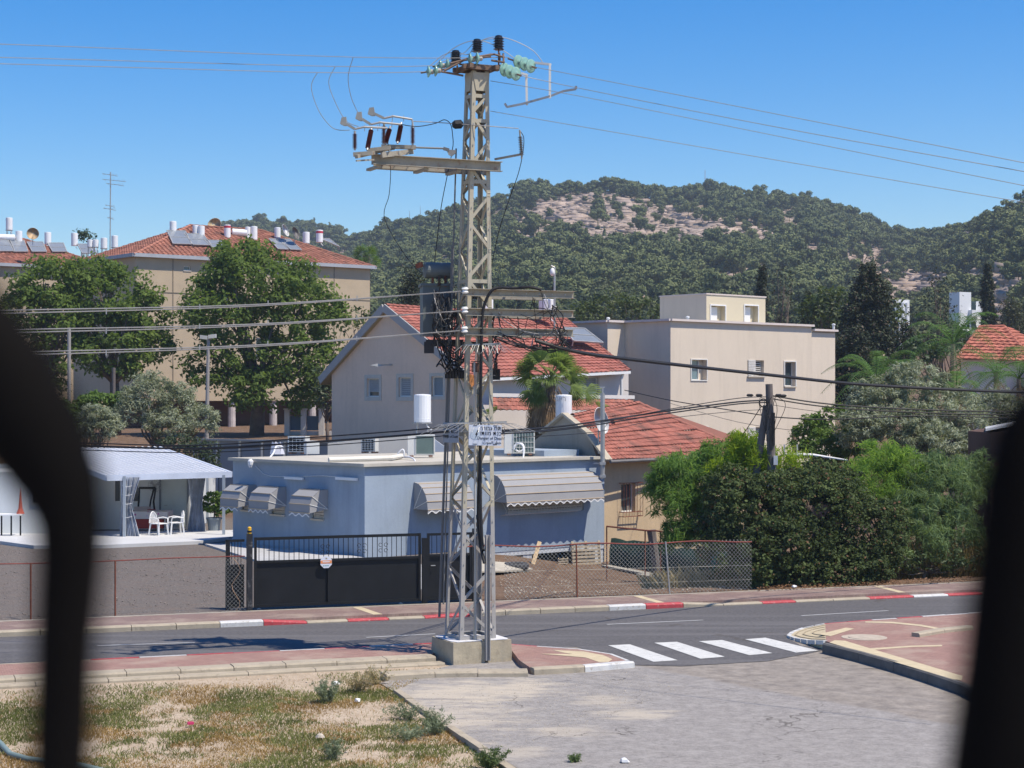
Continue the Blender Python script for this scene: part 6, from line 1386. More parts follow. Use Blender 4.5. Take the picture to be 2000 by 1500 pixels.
for i in range(3):
    p = PT(858+i*13, 558, DT-.1+i*.1); sheds(p, (0, 0, 1), .2, .045, 5, .5, mat('brown_bushing', (.08, .05, .04), .35), 'bushing', tr)
mb = MB(); mb.bar(PT(832, 668, DT), PT(905, 668, DT), .08, .1); mb.bar(PT(830, 672, DT+.6), PT(960, 672, .4), .08, .1); mb.bar(PT(838, 672, DT), PT(838, 690, DT), .2, .12); obj('shelf_bracket', mb, mat('dark_steel', (.04, .04, .045), .6), tr)
fb_ = thing('fuse_box', 'black low voltage fuse box with many cables below the transformer', 'fuse box', PT(888, 740, -.1))
mb = MB(); mb.ob(PT(869, 739, .0), (.42, .05, 0), (0, .3, 0), (0, 0, .16)); obj('box', mb, BLACKM, fb_)
for i in range(6): mb = MB(); mb.box(PT(874+i*5.6, 731, -.03), (.035, .04, .15)); obj('fuse', mb, mat('dark_steel', (.04, .04, .045), .6), fb_)
fb2 = MB(); fb2.ob(PT(952, 742, .45), (.26, .05, 0), (0, .2, 0), (0, 0, .22)); tag(obj('fuse_box', fb2, BLACKM, None), 'second black fuse box behind the right pylon leg', 'fuse box')
mb = MB(); mb.ob(PT(921, 727, -.42), (.15, .04, 0), (0, .13, 0), (0, 0, .19)); mb.ob(PT(920, 707, -.44), (.17, .04, 0), (0, .16, 0), (0, 0, .02)); tag(obj('control_box', mb, mat('brown_box', (.12, .065, .05), .6, .2), None), 'small brown metal box fixed between the pylon legs', 'box')
mb = MB(); mb.tube(spl([PT(918, 663, -.42), PT(922, 656, -.43), PT(929, 658, -.43), PT(931, 668, -.43), PT(929, 705, -.43)]), .018, 6); mb.tube([PT(930, 727, -.42), PT(926, 1250, -.42)], .018, 6); tag(obj('bent_conduit', mb, mat('pale_conduit', (.45, .4, .32), .6), None), 'pale bent conduit entering the small brown box on the pylon', 'conduit')
mb = MB(); mb.poly([PT(917, 730, -.44), PT(926, 733, -.44), PT(926, 752, -.44), PT(921, 756, -.44), PT(917, 748, -.44)], (0, .03, 0)); tag(obj('rusty_plate', mb, mat('orange_rust', (.55, .22, .07), .8, .5, 12), None), 'small orange rusted plate below the brown box on the pylon', 'plate')
# big black cable down the pylon
wire([PT(1058, 566, -.55), PT(1035, 561, -.55), PT(1005, 563, -.5), PT(975, 562, -.48), PT(960, 568, -.5), PT(948, 590, -.5), PT(942, 620, -.48), PT(940, 700, -.46), PT(938, 820, -.44), PT(938, 960, -.42), PT(942, 1060, -.52), PT(944, 1075, -.6)], .030, 'fat black cable coming over the top arm and down the middle of the pylon', m=CABLE, name='cable', cat='cable', sides=8)
wire([PT(938, 900, -.35), PT(934, 1000, -.35), PT(938, 1060, -.45), PT(946, 1100, -.6)], .032, 'second black cable beside the fat one on the lower pylon', m=CABLE, name='cable', cat='cable', sides=8)
# tangles
tg = thing('cable_tangle', 'tangle of thin black cables between the transformer and the fuse box', 'cables', PT(885, 680, 0))
rr_ = random.Random(5)
def tangle(t, starts, ends, n, sagy, dd, r=(.007, .016)):
    for i in range(n):
        a_ = starts[rr_.randrange(len(starts))]; b_ = ends[rr_.randrange(len(ends))]
        j = lambda s_: rr_.uniform(-s_, s_)
        pts = [PT(a_[0]+j(5), a_[1]+j(5), dd+j(.2))]
        for f in (.3, .55, .8): pts.append(PT(a_[0]+(b_[0]-a_[0])*f+j(12), a_[1]+(b_[1]-a_[1])*f+sagy*math.sin(math.pi*f)+j(10), dd+j(.3)))
        pts.append(PT(b_[0]+j(5), b_[1]+j(4), dd+j(.2))); mb = MB(); mb.tube(spl(pts, 5), rr_.uniform(*r)*.8, 5, cap=False); obj('loop', mb, CABLE if rr_.random() < .8 else WIRE, t)
tangle(tg, [(850, 570), (862, 575), (875, 580), (888, 612)], [(852, 655), (868, 660), (885, 650), (880, 640)], 34, 8, -.05)
tangle(tg, [(852, 655), (868, 665), (880, 670), (900, 665)], [(875, 726), (885, 722), (900, 724), (906, 700)], 22, 12, -.1, (.010, .02))
for (a_, b_, c_, d_) in (((850, 600), (846, 640), (855, 680), (880, 728)), ((860, 560), (848, 610), (850, 650), (842, 675)), ((905, 690), (912, 705), (908, 722), (898, 728))):
    mb = MB(); mb.tube(spl([PT(*p, -.15) for p in (a_, b_, c_, d_)]), .014, 6, cap=False); obj('loop', mb, CABLE, tg)
tg2 = thing('cable_tangle', 'tangle of black cables looping between the cross arm tips at the right', 'cables', PT(1050, 640, -.3))
tangle(tg2, [(970, 612), (985, 618), (1010, 616), (1040, 580), (1060, 575)], [(1085, 600), (1095, 640), (1075, 650), (1040, 660), (990, 655)], 17, 22, -.1, (.006, .014))
tangle(tg2, [(970, 655), (990, 655), (1040, 655)], [(1060, 678), (1085, 680), (1100, 670), (1105, 660)], 12, 14, -.2, (.008, .018))
tangle(tg2, [(1080, 600), (1095, 620), (1085, 640)], [(1100, 680), (1108, 676), (1090, 670)], 14, 4, -.3, (.008, .016))
for k in range(4):
    mb = MB(); q = ARM[7.38][1]; mb.tube([PT(1010+8*k, 672+2*k, -.3), PT(1022+8*k, 675+2*k, -.35)], .03, 6); obj('joint_sleeve', mb, CABLE, tg2)
tg3 = thing('cable_tangle', 'bundle of black cables down the right leg to the second fuse box', 'cables', PT(968, 700, .2))
tangle(tg3, [(968, 600), (970, 655), (966, 650)], [(962, 725), (970, 728), (966, 735)], 9, 0, .1, (.008, .014))
# anti climbing spikes
def spikes(px0, px1, yc, down, label, n, dd=-.45, L=34):
    t = thing('climbing_guard', label, 'climbing guard', PT((px0+px1)/2, yc, dd))
    mb = MB(); mb.bar(PT(px0, yc, dd), PT(px1, yc-3, dd), .03, .03); obj('rail', mb, GALV, t)
    for i in range(n):
        x = px0+(px1-px0)*(i+.5)/n; f = (x-(px0+px1)/2)/(px1-px0)*2; j = rr_.uniform(-4, 4)
        p = PT(x, yc, dd); q = PT(x+f*L*.9+j, yc+down*(.7+.3*rr_.random()), dd-.25); mb = MB(); mb.tube([p, mixv(p, q, .3)+V(0, -.05, .04), q], .0065, 5, r1=.004); obj('spike', mb, GALV, t)
spikes(908, 975, 674, 17, 'upper row of thin spikes under the cross arms', 13, L=26); spikes(962, 978, 674, 20, 'short upper fan of spikes at the right leg', 5, L=40)
spikes(890, 990, 827, 18, 'lower row of long bent spikes above the warning sign', 20, L=66); spikes(868, 905, 828, 22, 'lower fan of long spikes pointing left', 7, dd=-.1, L=70)
# warning signs
SGN = mat('sign_white', (.66, .70, .78), .45, .04, 3, .03)
so = PT(947.5, 850, -.62); sg = thing('warning_sign', 'white warning sign facing the street with black Hebrew and English lettering', 'sign', so)
su = (E1+V(.35, -.42, 0)*.5).normalized(); su = V(1, .03, -.02).normalized(); sn = V(su.y, -su.x, 0).normalized(); sup = sn.cross(su)*-1
if sup.z < 0: sup = -sup
hw, hh = .325, .205
mb = MB(); mb.ob(so-su*hw-sup*hh, su*2*hw, -sn*.006, sup*2*hh); obj('plate', mb, SGN, sg)
f_ = sn*.003
text('lettering', '!\u05d4\u05d5\u05d1\u05d2 \u05d7\u05ea\u05de', so+su*.15+sup*.135+f_, .108, INK, su, sn, sg, sx=1.05)
text('lettering', '!\u05ea\u05d5\u05d5\u05de \u05ea\u05e0\u05db\u05e1', so+su*.15+sup*.035+f_, .105, INK, su, sn, sg, sx=1.05)
text('lettering', 'Danger of Death!', so+su*.12+sup*-.06+f_, .082, INK, su, sn, sg, sx=.95)
text('lettering', '\ufe95\ufeee\ufee4\ufedf\ufe8d \ufeae\ufec4\ufea7', so+su*.14+sup*-.145+f_, .075, INK, su, sn, sg, sx=1.1)
mb = MB(); tri = [so-su*.2+su*.1*math.cos(a)+sup*(.01+.1*math.sin(a))+f_ for a in np.linspace(0, 2*math.pi, 17)[:-1]]; mb.poly(tri, sn*.001); obj('faded_emblem', mb, mat('faded_emblem_blue', (.52, .6, .68), .6, .1, 8), sg)
mb = MB(); c_ = so-su*.185+f_*1.6; mb.poly([c_+su*.035+sup*.1, c_+su*.055+sup*.1, c_+su*.02+sup*.03, c_+su*.045+sup*.035, c_-su*.01-sup*.08, c_+su*.008+sup*.0, c_-su*.012+sup*.01], sn*.001); obj('lightning_mark', mb, INK, sg)
for a, b_ in ((-.2, .185), (.2, .185), (-.2, -.185), (.2, -.185)):
    mb = MB(); mb.ob(so+su*(a-.04)+sup*b_+f_, su*.08, sn*.002, sup*.012); obj('fixing_slot', mb, INK, sg)
mb = MB(); c_ = cen_(4.5); mb.bar(so+su*-.2+sup*.1-sn*.02, corner(0, 4.6), .02, .02); mb.bar(so+su*.2+sup*.1-sn*.02, corner(1, 4.6), .02, .02); obj('bracket', mb, GALV, sg)
so2 = PT(881, 845, -.25); s2 = thing('warning_sign', 'second warning sign seen from the shaded side at the left of the pylon', 'sign', so2); su2 = V(.62, -.78, 0).normalized(); sn2 = V(su2.y, -su2.x, 0).normalized()
if sn2.y > 0: sn2 = -sn2
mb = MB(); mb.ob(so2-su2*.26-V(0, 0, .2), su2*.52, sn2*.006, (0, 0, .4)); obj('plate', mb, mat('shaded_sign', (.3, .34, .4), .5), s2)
for k, (bd, dz, sz) in enumerate((('!\u05d4\u05d5\u05d1\u05d2 \u05d7\u05ea\u05de', .11, .1), ('!\u05ea\u05d5\u05d5\u05de \u05ea\u05e0\u05db\u05e1', .02, .1), ('Danger of Death!', -.08, .07))): text('lettering', bd, so2+sn2*.009+V(0, 0, dz), sz, INK, su2, sn2, s2)
mb = MB(); mb.bar(so2+V(0, 0, .1)-sn2*.01, corner(0, 4.6), .02, .02); obj('bracket', mb, GALV, s2)
# ------------------------------------------------------------------ wooden pole with raking strut
PW_ = mat('grey_wood_pole', (.15, .13, .12), .9, .3, 3, .4, 30, streak=.4)
wp = thing('utility_pole', 'old grey wooden utility pole with a leaning strut rising from the bushes', 'pole', P(1511, 1060, 52))
mb = MB(); mb.tube([P(1513, 1120, 52), P(1508, 940, 52), P(1502, 750, 52)], .15, 12, r1=.105); obj('shaft', mb, PW_, wp)
mb = MB(); mb.tube([P(1458, 1050, 52.2), P(1497, 792, 52.1)], .12, 10, r1=.1); obj('strut', mb, PW_, wp)
mb = MB(); mb.ob(P(1503, 880, 51.85), (.07, 0, 0), (0, .1, 0), (0, 0, .7)); mb.ob(P(1509, 870, 51.85), (.07, 0, 0), (0, .1, 0), (0, 0, .95)); obj('cable_riser', mb, CABLE, wp)
mb = MB(); mb.ob(P(1511, 908, 51.8), (.12, 0, 0), (0, .12, 0), (0, 0, .26)); obj('meter_box', mb, mat('grey_box', (.5, .52, .55), .5), wp)
mb = MB(); mb.ob(P(1498, 950, 51.75), (.27, 0, 0), (0, .12, 0), (0, 0, .26)); obj('lower_box', mb, mat('pale_blue_box', (.5, .6, .68), .5), wp)
lp = MB()
for k in range(3): lp.tube([P(1491, 787, 51.8)+V((.105+.008*k)*math.cos(a), .01*k, (.11+.006*k)*math.sin(a)) for a in np.linspace(0, 2*math.pi, 20)], .012, 5)
obj('cable_coil', lp, CABLE, wp)
for (x, y) in ((1462, 772), (1480, 772), (1518, 772), (1527, 773)): mb = MB(); mb.lathe(P(x-4, y, 51.8), [(.01, 0), (.04, .03), (.04, .16), (.01, .2)], 8, (1, 0, 0)); obj('splice', mb, CABLE, wp)
for i in range(7):
    mb = MB(); x = 1495+i*4; mb.tube(spl([P(x, 775, 51.8), P(x+rr_.uniform(-14, 18), 790+rr_.uniform(-5, 15), 51.7), P(1503+rr_.uniform(-8, 8), 830+rr_.uniform(-10, 40), 51.8)]), .009, 5, cap=False); obj('loose_cable', mb, CABLE, wp)
# street lamp at left, twin lamp
sl = thing('street_lamp', 'grey street lamp with two square heads in front of the apartment block', 'street lamp', P(403, 880, 95))
mb = MB(); mb.tube([P(403, 900, 95), P(407, 660, 95)], .12, 10, r1=.08); obj('pole', mb, mat('grey_pole', (.33, .31, .29), .6), sl)
for s_ in (-1, 1): mb = MB(); c_ = P(407+8*s_, 658, 95); mb.ob(c_-V(.2, .2, .1), (.4, 0, .05*s_), (0, .3, 0), (0, 0, .2)); obj('lamp_head', mb, mat('lamp_head_white', (.55, .53, .48), .6), sl)
mb = MB(); mb.tube([P(135, 860, 100), P(135, 640, 100)], .1, 8); tag(obj('lamp_pole', mb, MATS['grey_pole'], None), 'plain grey pole at the left between the trees', 'pole')
mb = MB(); mb.tube([P(222, 790, 98), P(222, 718, 98)], .1, 8); tag(obj('dead_stem', mb, PW_, None), 'short bare pole behind the olive tree', 'pole')
# ------------------------------------------------------------------ gate and fences
gt = thing('sliding_gate', 'long black sliding gate with round white notice and picket top', 'gate', PZ(655, 1185, .1))
gz0, gz1, gz2 = .16, 1.27, 1.80; TG = 43.3
gs0, gs1 = s_at(496, TG, 0), s_at(821, TG, 0)
def GP(s, z, t=TG): return S(s, t, z)
mb = MB(); mb.ob(GP(gs0, gz0), RD*(gs1-gs0), RN*.04, (0, 0, gz1-gz0)); obj('sheet_panel', mb, BLACKM, gt)
mb = MB(); n_ = -RN
for z_, h_ in ((gz0, .07), (gz1-.03, .06), (gz2, .07), (gz0-.1, .05)): mb.ob(GP(gs0, z_, TG-.05), RD*(gs1-gs0), RN*.05, (0, 0, h_))
for s_ in (gs0, gs1-.06, gs0+(gs1-gs0)*.433): 
    hgt = gz2+.07-gz0 if s_ != gs0+(gs1-gs0)*.433 else gz1-gz0
    mb.ob(GP(s_, gz0, TG-.055), RD*.06, RN*.05, (0, 0, hgt))
obj('frame', mb, BLACKM, gt)
for i in range(1, 34):
    s_ = gs0+(gs1-gs0)*i/34; mb = MB(); mb.bar(GP(s_, gz1, TG), GP(s_, gz2, TG), .016, .016); obj('picket', mb, BLACKM, gt)
for f in (.42, .64, .77):
    s_ = gs0+(gs1-gs0)*f; mb = MB()
    for a0_ in (0, 1, 2, 3):
        cxx = .07*(1 if a0_ % 2 else -1); czz = .07*(1 if a0_ > 1 else -1)
        mb.tube([GP(s_+cxx+.045*math.cos(a)*(1), (gz1+gz2)/2+czz+.045*math.sin(a), TG-.02) for a in np.linspace(0, 5.2, 9)], .007, 4)
    obj('scroll', mb, BLACKM, gt)
for f in (.03, .88): mb = MB(); mb.lathe(GP(gs0+(gs1-gs0)*f, gz0-.08, TG), [(.06, -.03), (.06, .03)], 14, RN); obj('wheel', mb, GALV, gt)
oc = GP(s_at(635, TG, 0), 1.22, TG-.11); og = thing('round_notice', 'small octagonal white notice with an orange band on the gate', 'sign', oc)
def octo(r, z0=-9, z1=9, off=0):
    return [oc-RN*off+RD*r*math.cos(a)+V(0, 0, r*math.sin(a)) for a in [math.pi/8+k*math.pi/4 for k in range(8)]]
mb = MB(); mb.poly(octo(.155), RN*.008); obj('plate', mb, SGN, og)
mb = MB(); mb.poly([oc+RD*x+V(0, 0, z_)-RN*.002 for x, z_ in ((-.14, -.03), (.14, -.03), (.14, .045), (-.14, .045))], -RN*.002); obj('orange_band', mb, mat('orange_print', (.75, .28, .10), .6, .1, 5, 0), og)
mb = MB()
for (x0, x1, z_) in ((-.09, .09, .012),): mb.poly([oc+RD*x+V(0, 0, zz_)-RN*.0045 for x, zz_ in ((x0, z_-.012), (x1, z_-.012), (x1, z_+.012), (x0, z_+.012))], -RN*.001)
obj('pale_line', mb, SGN, og)
mb = MB()
for (x0, x1) in ((-.075, -.045), (-.03, -.015), (-.01, .012), (.02, .045), (.05, .07)): mb.poly([oc+RD*x+V(0, 0, zz_)-RN*.002 for x, zz_ in ((x0, -.095), (x1, -.095), (x1, -.075), (x0, -.075))], -RN*.002)
obj('teal_print', mb, mat('teal_print', (.15, .35, .36), .6), og)
mb = MB(); mb.poly([oc+RD*x+V(0, 0, zz_)-RN*.002 for x, zz_ in ((-.01, .08), (.03, .08), (.015, .11), (-.02, .11))], -RN*.002); obj('small_emblem', mb, mat('dark_emblem', (.3, .26, .15), .6), og)
gp1 = MB(); gp1.ob(GP(gs0-.19, .05, TG-.14), RD*.13, RN*.13, (0, 0, 1.92)); o = obj('gate_post', gp1, mat('scuffed_black_post', (.025, .026, .03), .5, .3, 3, .2, spots=(.3, .3, .3), spot_amt=.35), None); tag(o, 'tall black post at the left end of the sliding gate', 'gate post')
gp2 = MB(); gp2.ob(GP(gs1+.03, .05, TG-.12), RD*.12, RN*.12, (0, 0, 1.70)); tag(obj('gate_post', gp2, BLACKM, None), 'black post between the sliding gate and the pedestrian gate', 'gate post')
bc = thing('beacon', 'small yellow gate beacon lamp on top of the left gate post', 'beacon', GP(gs0-.125, 1.97, TG-.08))
mb = MB(); mb.lathe(GP(gs0-.125, 1.97, TG-.08), [(.05, 0), (.055, .02), (.045, .1), (.05, .15), (.02, .17)], 10); obj('lens', mb, mat('amber_plastic', (.75, .42, .03), .35), bc)
mb = MB(); mb.lathe(GP(gs0-.125, 2.0, TG-.08), [(.057, 0), (.058, .05)], 10); obj('band', mb, BLACKM, bc)
pg = thing('pedestrian_gate', 'narrow black gate behind the pylon legs', 'gate', GP(gs1+.7, .1))
q0_, q1_ = gs1+.17, gs1+1.35
mb = MB(); mb.ob(GP(q0_, gz0), RD*(q1_-q0_), RN*.04, (0, 0, gz1-gz0+.03)); obj('sheet_panel', mb, BLACKM, pg)
mb = MB()
for z_ in (gz0, gz1, gz2): mb.ob(GP(q0_, z_, TG-.05), RD*(q1_-q0_), RN*.05, (0, 0, .06))
for s_ in (q0_, q1_-.06): mb.ob(GP(s_, gz0, TG-.055), RD*.06, RN*.05, (0, 0, gz2+.06-gz0))
mb.ob(GP(q1_+.03, .05, TG-.1), RD*.14, RN*.14, (0, 0, 1.9)); obj('frame', mb, BLACKM, pg)
for i in range(1, 9): s_ = q0_+(q1_-q0_)*i/9; mb = MB(); mb.bar(GP(s_, gz1, TG), GP(s_, gz2, TG), .016, .016); obj('picket', mb, BLACKM, pg)
mb = MB(); mb.bar(GP(q0_+.08, 1.05, TG-.08), GP(q0_+.2, 1.05, TG-.08), .02, .02); obj('handle', mb, GALV, pg)
fp = thing('fence_panel', 'short black panel left of the gate post behind torn wire mesh', 'fence', GP(gs0-.8, .1))
f0_ = s_at(440, TG+.25, 0); mb = MB(); mb.ob(GP(f0_, .15, TG+.2), RD*(gs0-.2-f0_), RN*.04, (0, 0, 1.05)); obj('sheet_panel', mb, BLACKM, fp)
mb = MB(); mb.ob(GP(f0_, .1, TG+.15), RD*.1, RN*.06, (0, 0, 1.72)); mb.ob(GP(f0_, 1.76, TG+.15), RD*(gs0-.2-f0_), RN*.05, (0, 0, .06)); obj('frame', mb, BLACKM, fp)
for i in range(1, 6): s_ = f0_+(gs0-.2-f0_)*i/6; mb = MB(); mb.bar(GP(s_, 1.2, TG+.22), GP(s_, 1.76, TG+.22), .016, .016); obj('picket', mb, BLACKM, fp)
# chain link
MESHM = mat('galvanised_mesh', (.34, .34, .31), .6, .2, 4, 0, metal=.3); MESHG = mat('green_mesh', (.06, .13, .10), .6, .3, 4, 0)
def chain(parent, s0, s1, t, z0, z1, m, pitch=.11, r=.0028, name='wire_mesh', skew=0):
    mb = MB(); H = z1-z0; k = int((s1-s0+H)/pitch)
    for i in range(k):
        for sg_ in (1, -1):
            a = s0-H+i*pitch if sg_ > 0 else s0+i*pitch; b_ = a+H if sg_ > 0 else a-H
            za, zb_ = z0, z1
            if a < s0: za = z0+(s0-a)/abs(b_-a)*H; a = s0
            if a > s1: za = z0+(a-s1)/H*H; a = s1
            if b_ > s1: zb_ = z1-(b_-s1)/H*H if sg_ > 0 else zb_; b_ = s1
            if b_ < s0: zb_ = z1-(s0-b_); b_ = s0
            if zb_-za < .05: continue
            mb.tube([S(a, t+.004*sg_, za), S((a+b_)/2, t+.004*sg_+.03*math.sin((a+b_)*2), (za+zb_)/2), S(b_, t+.004*sg_, zb_)], r, 3, cap=False)
    o = obj(name, mb, m, parent); o['kind'] = 'stuff'; return o
cf = thing('chain_link_fence', 'sagging chain link fence with a red top rail around the dirt garden', 'fence', S(3, 43.0))
c0, c1 = s_at(985, 43.0, 0), s_at(1468, 43.0, 0); chain(cf, c0, c1, 43.0, .14, 1.50, MESHM, r=.0042)
mb = MB(); mb.tube([S(c0-1.2+(c1-c0+1.2)*i/16, 43.0, 1.51+.03*math.sin(i*1.1)-.015*i/4) for i in range(17)], .020, 6); obj('top_rail', mb, mat('red_rail_paint', (.20, .045, .035), .7, .3, 6, .2), cf)
for x, lean, mm in ((1125, 0, RUSTY), (1306, -.10, GALV)): s_ = s_at(x, 43.0, 0); mb = MB(); mb.tube([S(s_+.03, 42.98, .0), S(s_+lean, 42.98, 1.5)], .022, 6); obj('post', mb, mm, cf)
mb = MB(); mb.tube([S(c0, 43, .85), S(c1, 43, .8)], .004, 4); mb.tube([S(c0, 43, .45), S(c1, 43, .42)], .003, 4); obj('tension_wire', mb, MESHM, cf)
lf = thing('left_yard_fence', 'low fence of thin wire with a red top rail along the gravel yard', 'fence', S(-12, 43.2))
l0, l1 = -26, s_at(478, 43.2, 0)
mb = MB(); mb.tube([S(l0+(l1-l0)*i/20, 43.2, 1.42+.02*math.sin(i*1.7)) for i in range(21)], .015, 6); obj('top_rail', mb, MATS['red_rail_paint'], lf)
for x in (225, 60, -120): s_ = s_at(x, 43.2, 0); mb = MB(); mb.tube([S(s_, 43.2, .0), S(s_, 43.2, 1.42)], .022, 6); obj('post', mb, RUSTY, lf)
chain(lf, s_at(440, 43.2, 0), l1, 43.12, .1, 1.40, MESHM, pitch=.10, r=.0035)
mb = MB(); mb.tube([S(l1-.25+.1*math.sin(i), 43.05-.02*i % .1, .1+i*.13) for i in range(11)], .008, 4); obj('torn_edge', mb, mat('frayed_tan_wire', (.3, .2, .13)), lf)
# garden things behind the chain link ----------------------------------------
def gz_(x, y, off=0):     # intersect the pixel ray with the terrain
    o = V(0, 0, CAMZ); d = V((x-1000)/FPX, 1, -(y-775)/FPX); t = 25
    while t < 300:
        p = o+d*t
        if p.z <= height(p.x, p.y)+off: return p
        t += .1
    return p
PAL = mat('pallet_wood', (.50, .42, .30), .9, .25, 6, .3)
g_ = gz_(1145, 1104); pal = thing('pallet', 'wooden pallet standing upright against the blue wall base', 'pallet', g_)
pu, pv = UV(24); pn = V(pu.y, -pu.x, 0); Dp = g_.y; Wd = 62*Dp/FPX; Hd = 47*Dp/FPX
for i in range(7):
    z_ = Hd*(i+.1)/7; mb = MB(); tw_ = random.uniform(-.02, .02); mb.ob(g_-pu*Wd/2+V(0, 0, z_)+pn*.05-pn*.1*i/7, pu*Wd+V(0, 0, tw_), pn*.02, (0, 0, Hd/7*.62)); obj('slat', mb, PAL, pal)
for f in (0, .47, .93): mb = MB(); mb.ob(g_-pu*Wd/2+pu*Wd*f, pu*.09, pn*.04, V(0, 0, Hd)-pn*.1); obj('bearer', mb, PAL, pal)
g_ = gz_(1100, 1102); cr = thing('wooden_crate', 'small pale slatted crate lying under the blue house', 'crate', g_)
for i in range(3): mb = MB(); mb.ob(g_-pu*.2+V(0, -.1, .02+.08*i), pu*.4, (0, .02, 0), (0, 0, .035)); obj('slat', mb, PAL, cr)
for f in (0, .18, .36): mb = MB(); mb.ob(g_-pu*.2+pu*f+V(0, -.08, .0), pu*.03, (0, .25, 0), (0, 0, .22)); obj('post', mb, PAL, cr)
p, q = gz_(1041, 1102), P(1054, 1058, gz_(1041, 1102).y+.6); mb = MB(); mb.bar(p, q, .14, .03, (0, 1, 0)); tag(obj('plank', mb, WOOD, None), 'tan plank leaning against the blue wall beside a stub pier', 'plank')
for k, (a_, b_) in enumerate(((( 1182, 1108), (1275, 1126)), ((1250, 1125), (1330, 1140)))):
    p, q = gz_(*a_)+V(0, 0, .06), gz_(*b_)+V(0, 0, .06); mb = MB(); mb.bar(p, q, .32, .05); tag(obj('plank', mb, mat('weathered_plank', (.33, .31, .26), .9, .2, 5, .3), None), ('upper', 'lower')[k]+' grey board lying on the dirt slope beside the net', 'plank')
g_ = gz_(1008, 1112); ty = MB()
for i in range(18):
    a0_, a1_ = 2*math.pi*i/18, 2*math.pi*(i+1)/18
    for (r0_, z0_, r1_, z1_) in ((.38, 0, .42, .08), (.42, .08, .42, .16), (.42, .16, .36, .22), (.36, .22, .26, .2), (.26, .2, .26, .02)):
        ty.quad(g_+V(r0_*math.cos(a0_), r0_*math.sin(a0_), z0_), g_+V(r0_*math.cos(a1_), r0_*math.sin(a1_), z0_), g_+V(r1_*math.cos(a1_), r1_*math.sin(a1_), z1_), g_+V(r1_*math.cos(a0_), r1_*math.sin(a0_), z1_))
tag(obj('tyre', ty, mat('old_rubber', (.06, .06, .065), .8, .3, 6, .2), None), 'old grey tyre lying on the ground under the blue house', 'tyre')
mb = MB(); g1, g2, g3 = gz_(955, 1105), gz_(1045, 1112), gz_(970, 1135); mb.poly([V(*gz_(x, y).xy, gz_(x, y).z+.05) for x, y in ((930, 1100), (985, 1104), (1040, 1116), (985, 1121), (930, 1122))], (0, 0, .05)); tag(obj('concrete_apron', mb, CONC, None), kind='structure')
gr_ = thing('iron_handrail', 'rusty iron handrail sloping down beside the ochre house', 'railing', P(1190, 1100, 60))
hp = [P(1185, 1028, 60), P(1260, 1036, 59), P(1290, 1038, 58.6), P(1350, 1054, 58), P(1400, 1058, 57.5), P(1440, 1045, 57)]
mb = MB(); mb.tube(spl(hp, 4), .03, 6); obj('rail', mb, RUSTY, gr_)
for i in (0, 1, 2): p = hp[i]; mb = MB(); mb.tube([p, V(p.x, p.y, -.9)], .025, 6); obj('post', mb, RUSTY, gr_)
p = P(1272, 1035, 59.5); mb = MB(); mb.tube([V(p.x+.25, p.y, -.9), p], .12, 8, r1=.15); tag(obj('tree_stump', mb, PW_, None), 'grey cut trunk standing by the iron handrail', 'stump')
NET = mat('dark_green_net', (.012, .04, .032), .9, .3, 3, .2)
mb = MB(); nn = 26
pts_ = [gz_(x, y) for x, y in ((1190, 1104), (1260, 1112), (1330, 1126), (1400, 1134), (1440, 1136))]
sp_ = spl(pts_, 6); vs = []
for i, p in enumerate(sp_): vs += [p-V(0, 0, .1), p+V(.03*math.sin(i*2), .06*math.sin(i*1.3), .55+.25*mn.noise(V(i*.3, 0, 0))), p+V(.1, .5, .95+.15*mn.noise(V(i*.5, 3, 0)))]
mb.add(vs, [(3*i+j, 3*i+3+j, 3*i+4+j, 3*i+1+j) for i in range(len(sp_)-1) for j in range(2)])
tag(obj('garden_net', mb, NET, None, smooth=True), 'dark green shade net draped behind the chain link fence', 'net')
for k, (x, y, s_) in enumerate(((1398, 1102, .24), (1412, 1116, .26))):
    g_ = P(x, y, 50.5); mb = MB(); vs = []
    mb.lathe(g_-V(0, 0, s_), [(s_*.5, 0), (s_*.95, s_*.4), (s_, s_*.9), (s_*.7, s_*1.5), (s_*.2, s_*1.9)], 12)
    mb.v = [tuple(Vector(v)+V(mn.noise(Vector(v)*5), mn.noise(Vector(v)*5+V(7, 0, 0)), mn.noise(Vector(v)*5+V(0, 7, 0)))*.09) for v in mb.v]
    tag(obj('rubbish_bag', mb, mat('green_plastic_bag', (.03, .20, .15), .4, .3, 4, .2), None, smooth=True), ('upper', 'lower')[k]+' crumpled teal plastic bag in the dry growth', 'bag')
# ------------------------------------------------------------------ dark iron balustrade right in front of the camera
IRON = mat('dark_painted_iron', (.0035, .003, .003), .8, .2, 8, .1, spec=.08)
def PF(x, y, D): return P(x, y, D)
bal = thing('iron_balustrade', 'blurred black wrought iron balustrade close to the camera at both picture edges', 'railing', V(0, .5, 4.25))
dB = .5
def flat_bar(pts_px, w, name, D=dB, sm=True):
    pts = [PF(x, y, D) for x, y, _ in pts_px]; mb = MB(); n = 12; vs = []
    m = len(pts)
    for i, p in enumerate(pts):
        t = (pts[min(i+1, m-1)]-pts[max(i-1, 0)]).normalized(); s_ = t.cross(V(0, 1, 0)).normalized(); wd = pts_px[i][2]*D/FPX
        for k in range(n):
            an = 2*math.pi*k/n; vs.append(p+s_*math.cos(an)*wd/2+V(0, 1, 0)*math.sin(an)*min(wd/2, .011))
    mb.add(vs, [(i*n+k, i*n+(k+1) % n, (i+1)*n+(k+1) % n, (i+1)*n+k) for i in range(m-1) for k in range(n)]+[tuple(range(n))[::-1], tuple((m-1)*n+k for k in range(n))])
    return obj(name, mb, IRON, bal, smooth=sm)
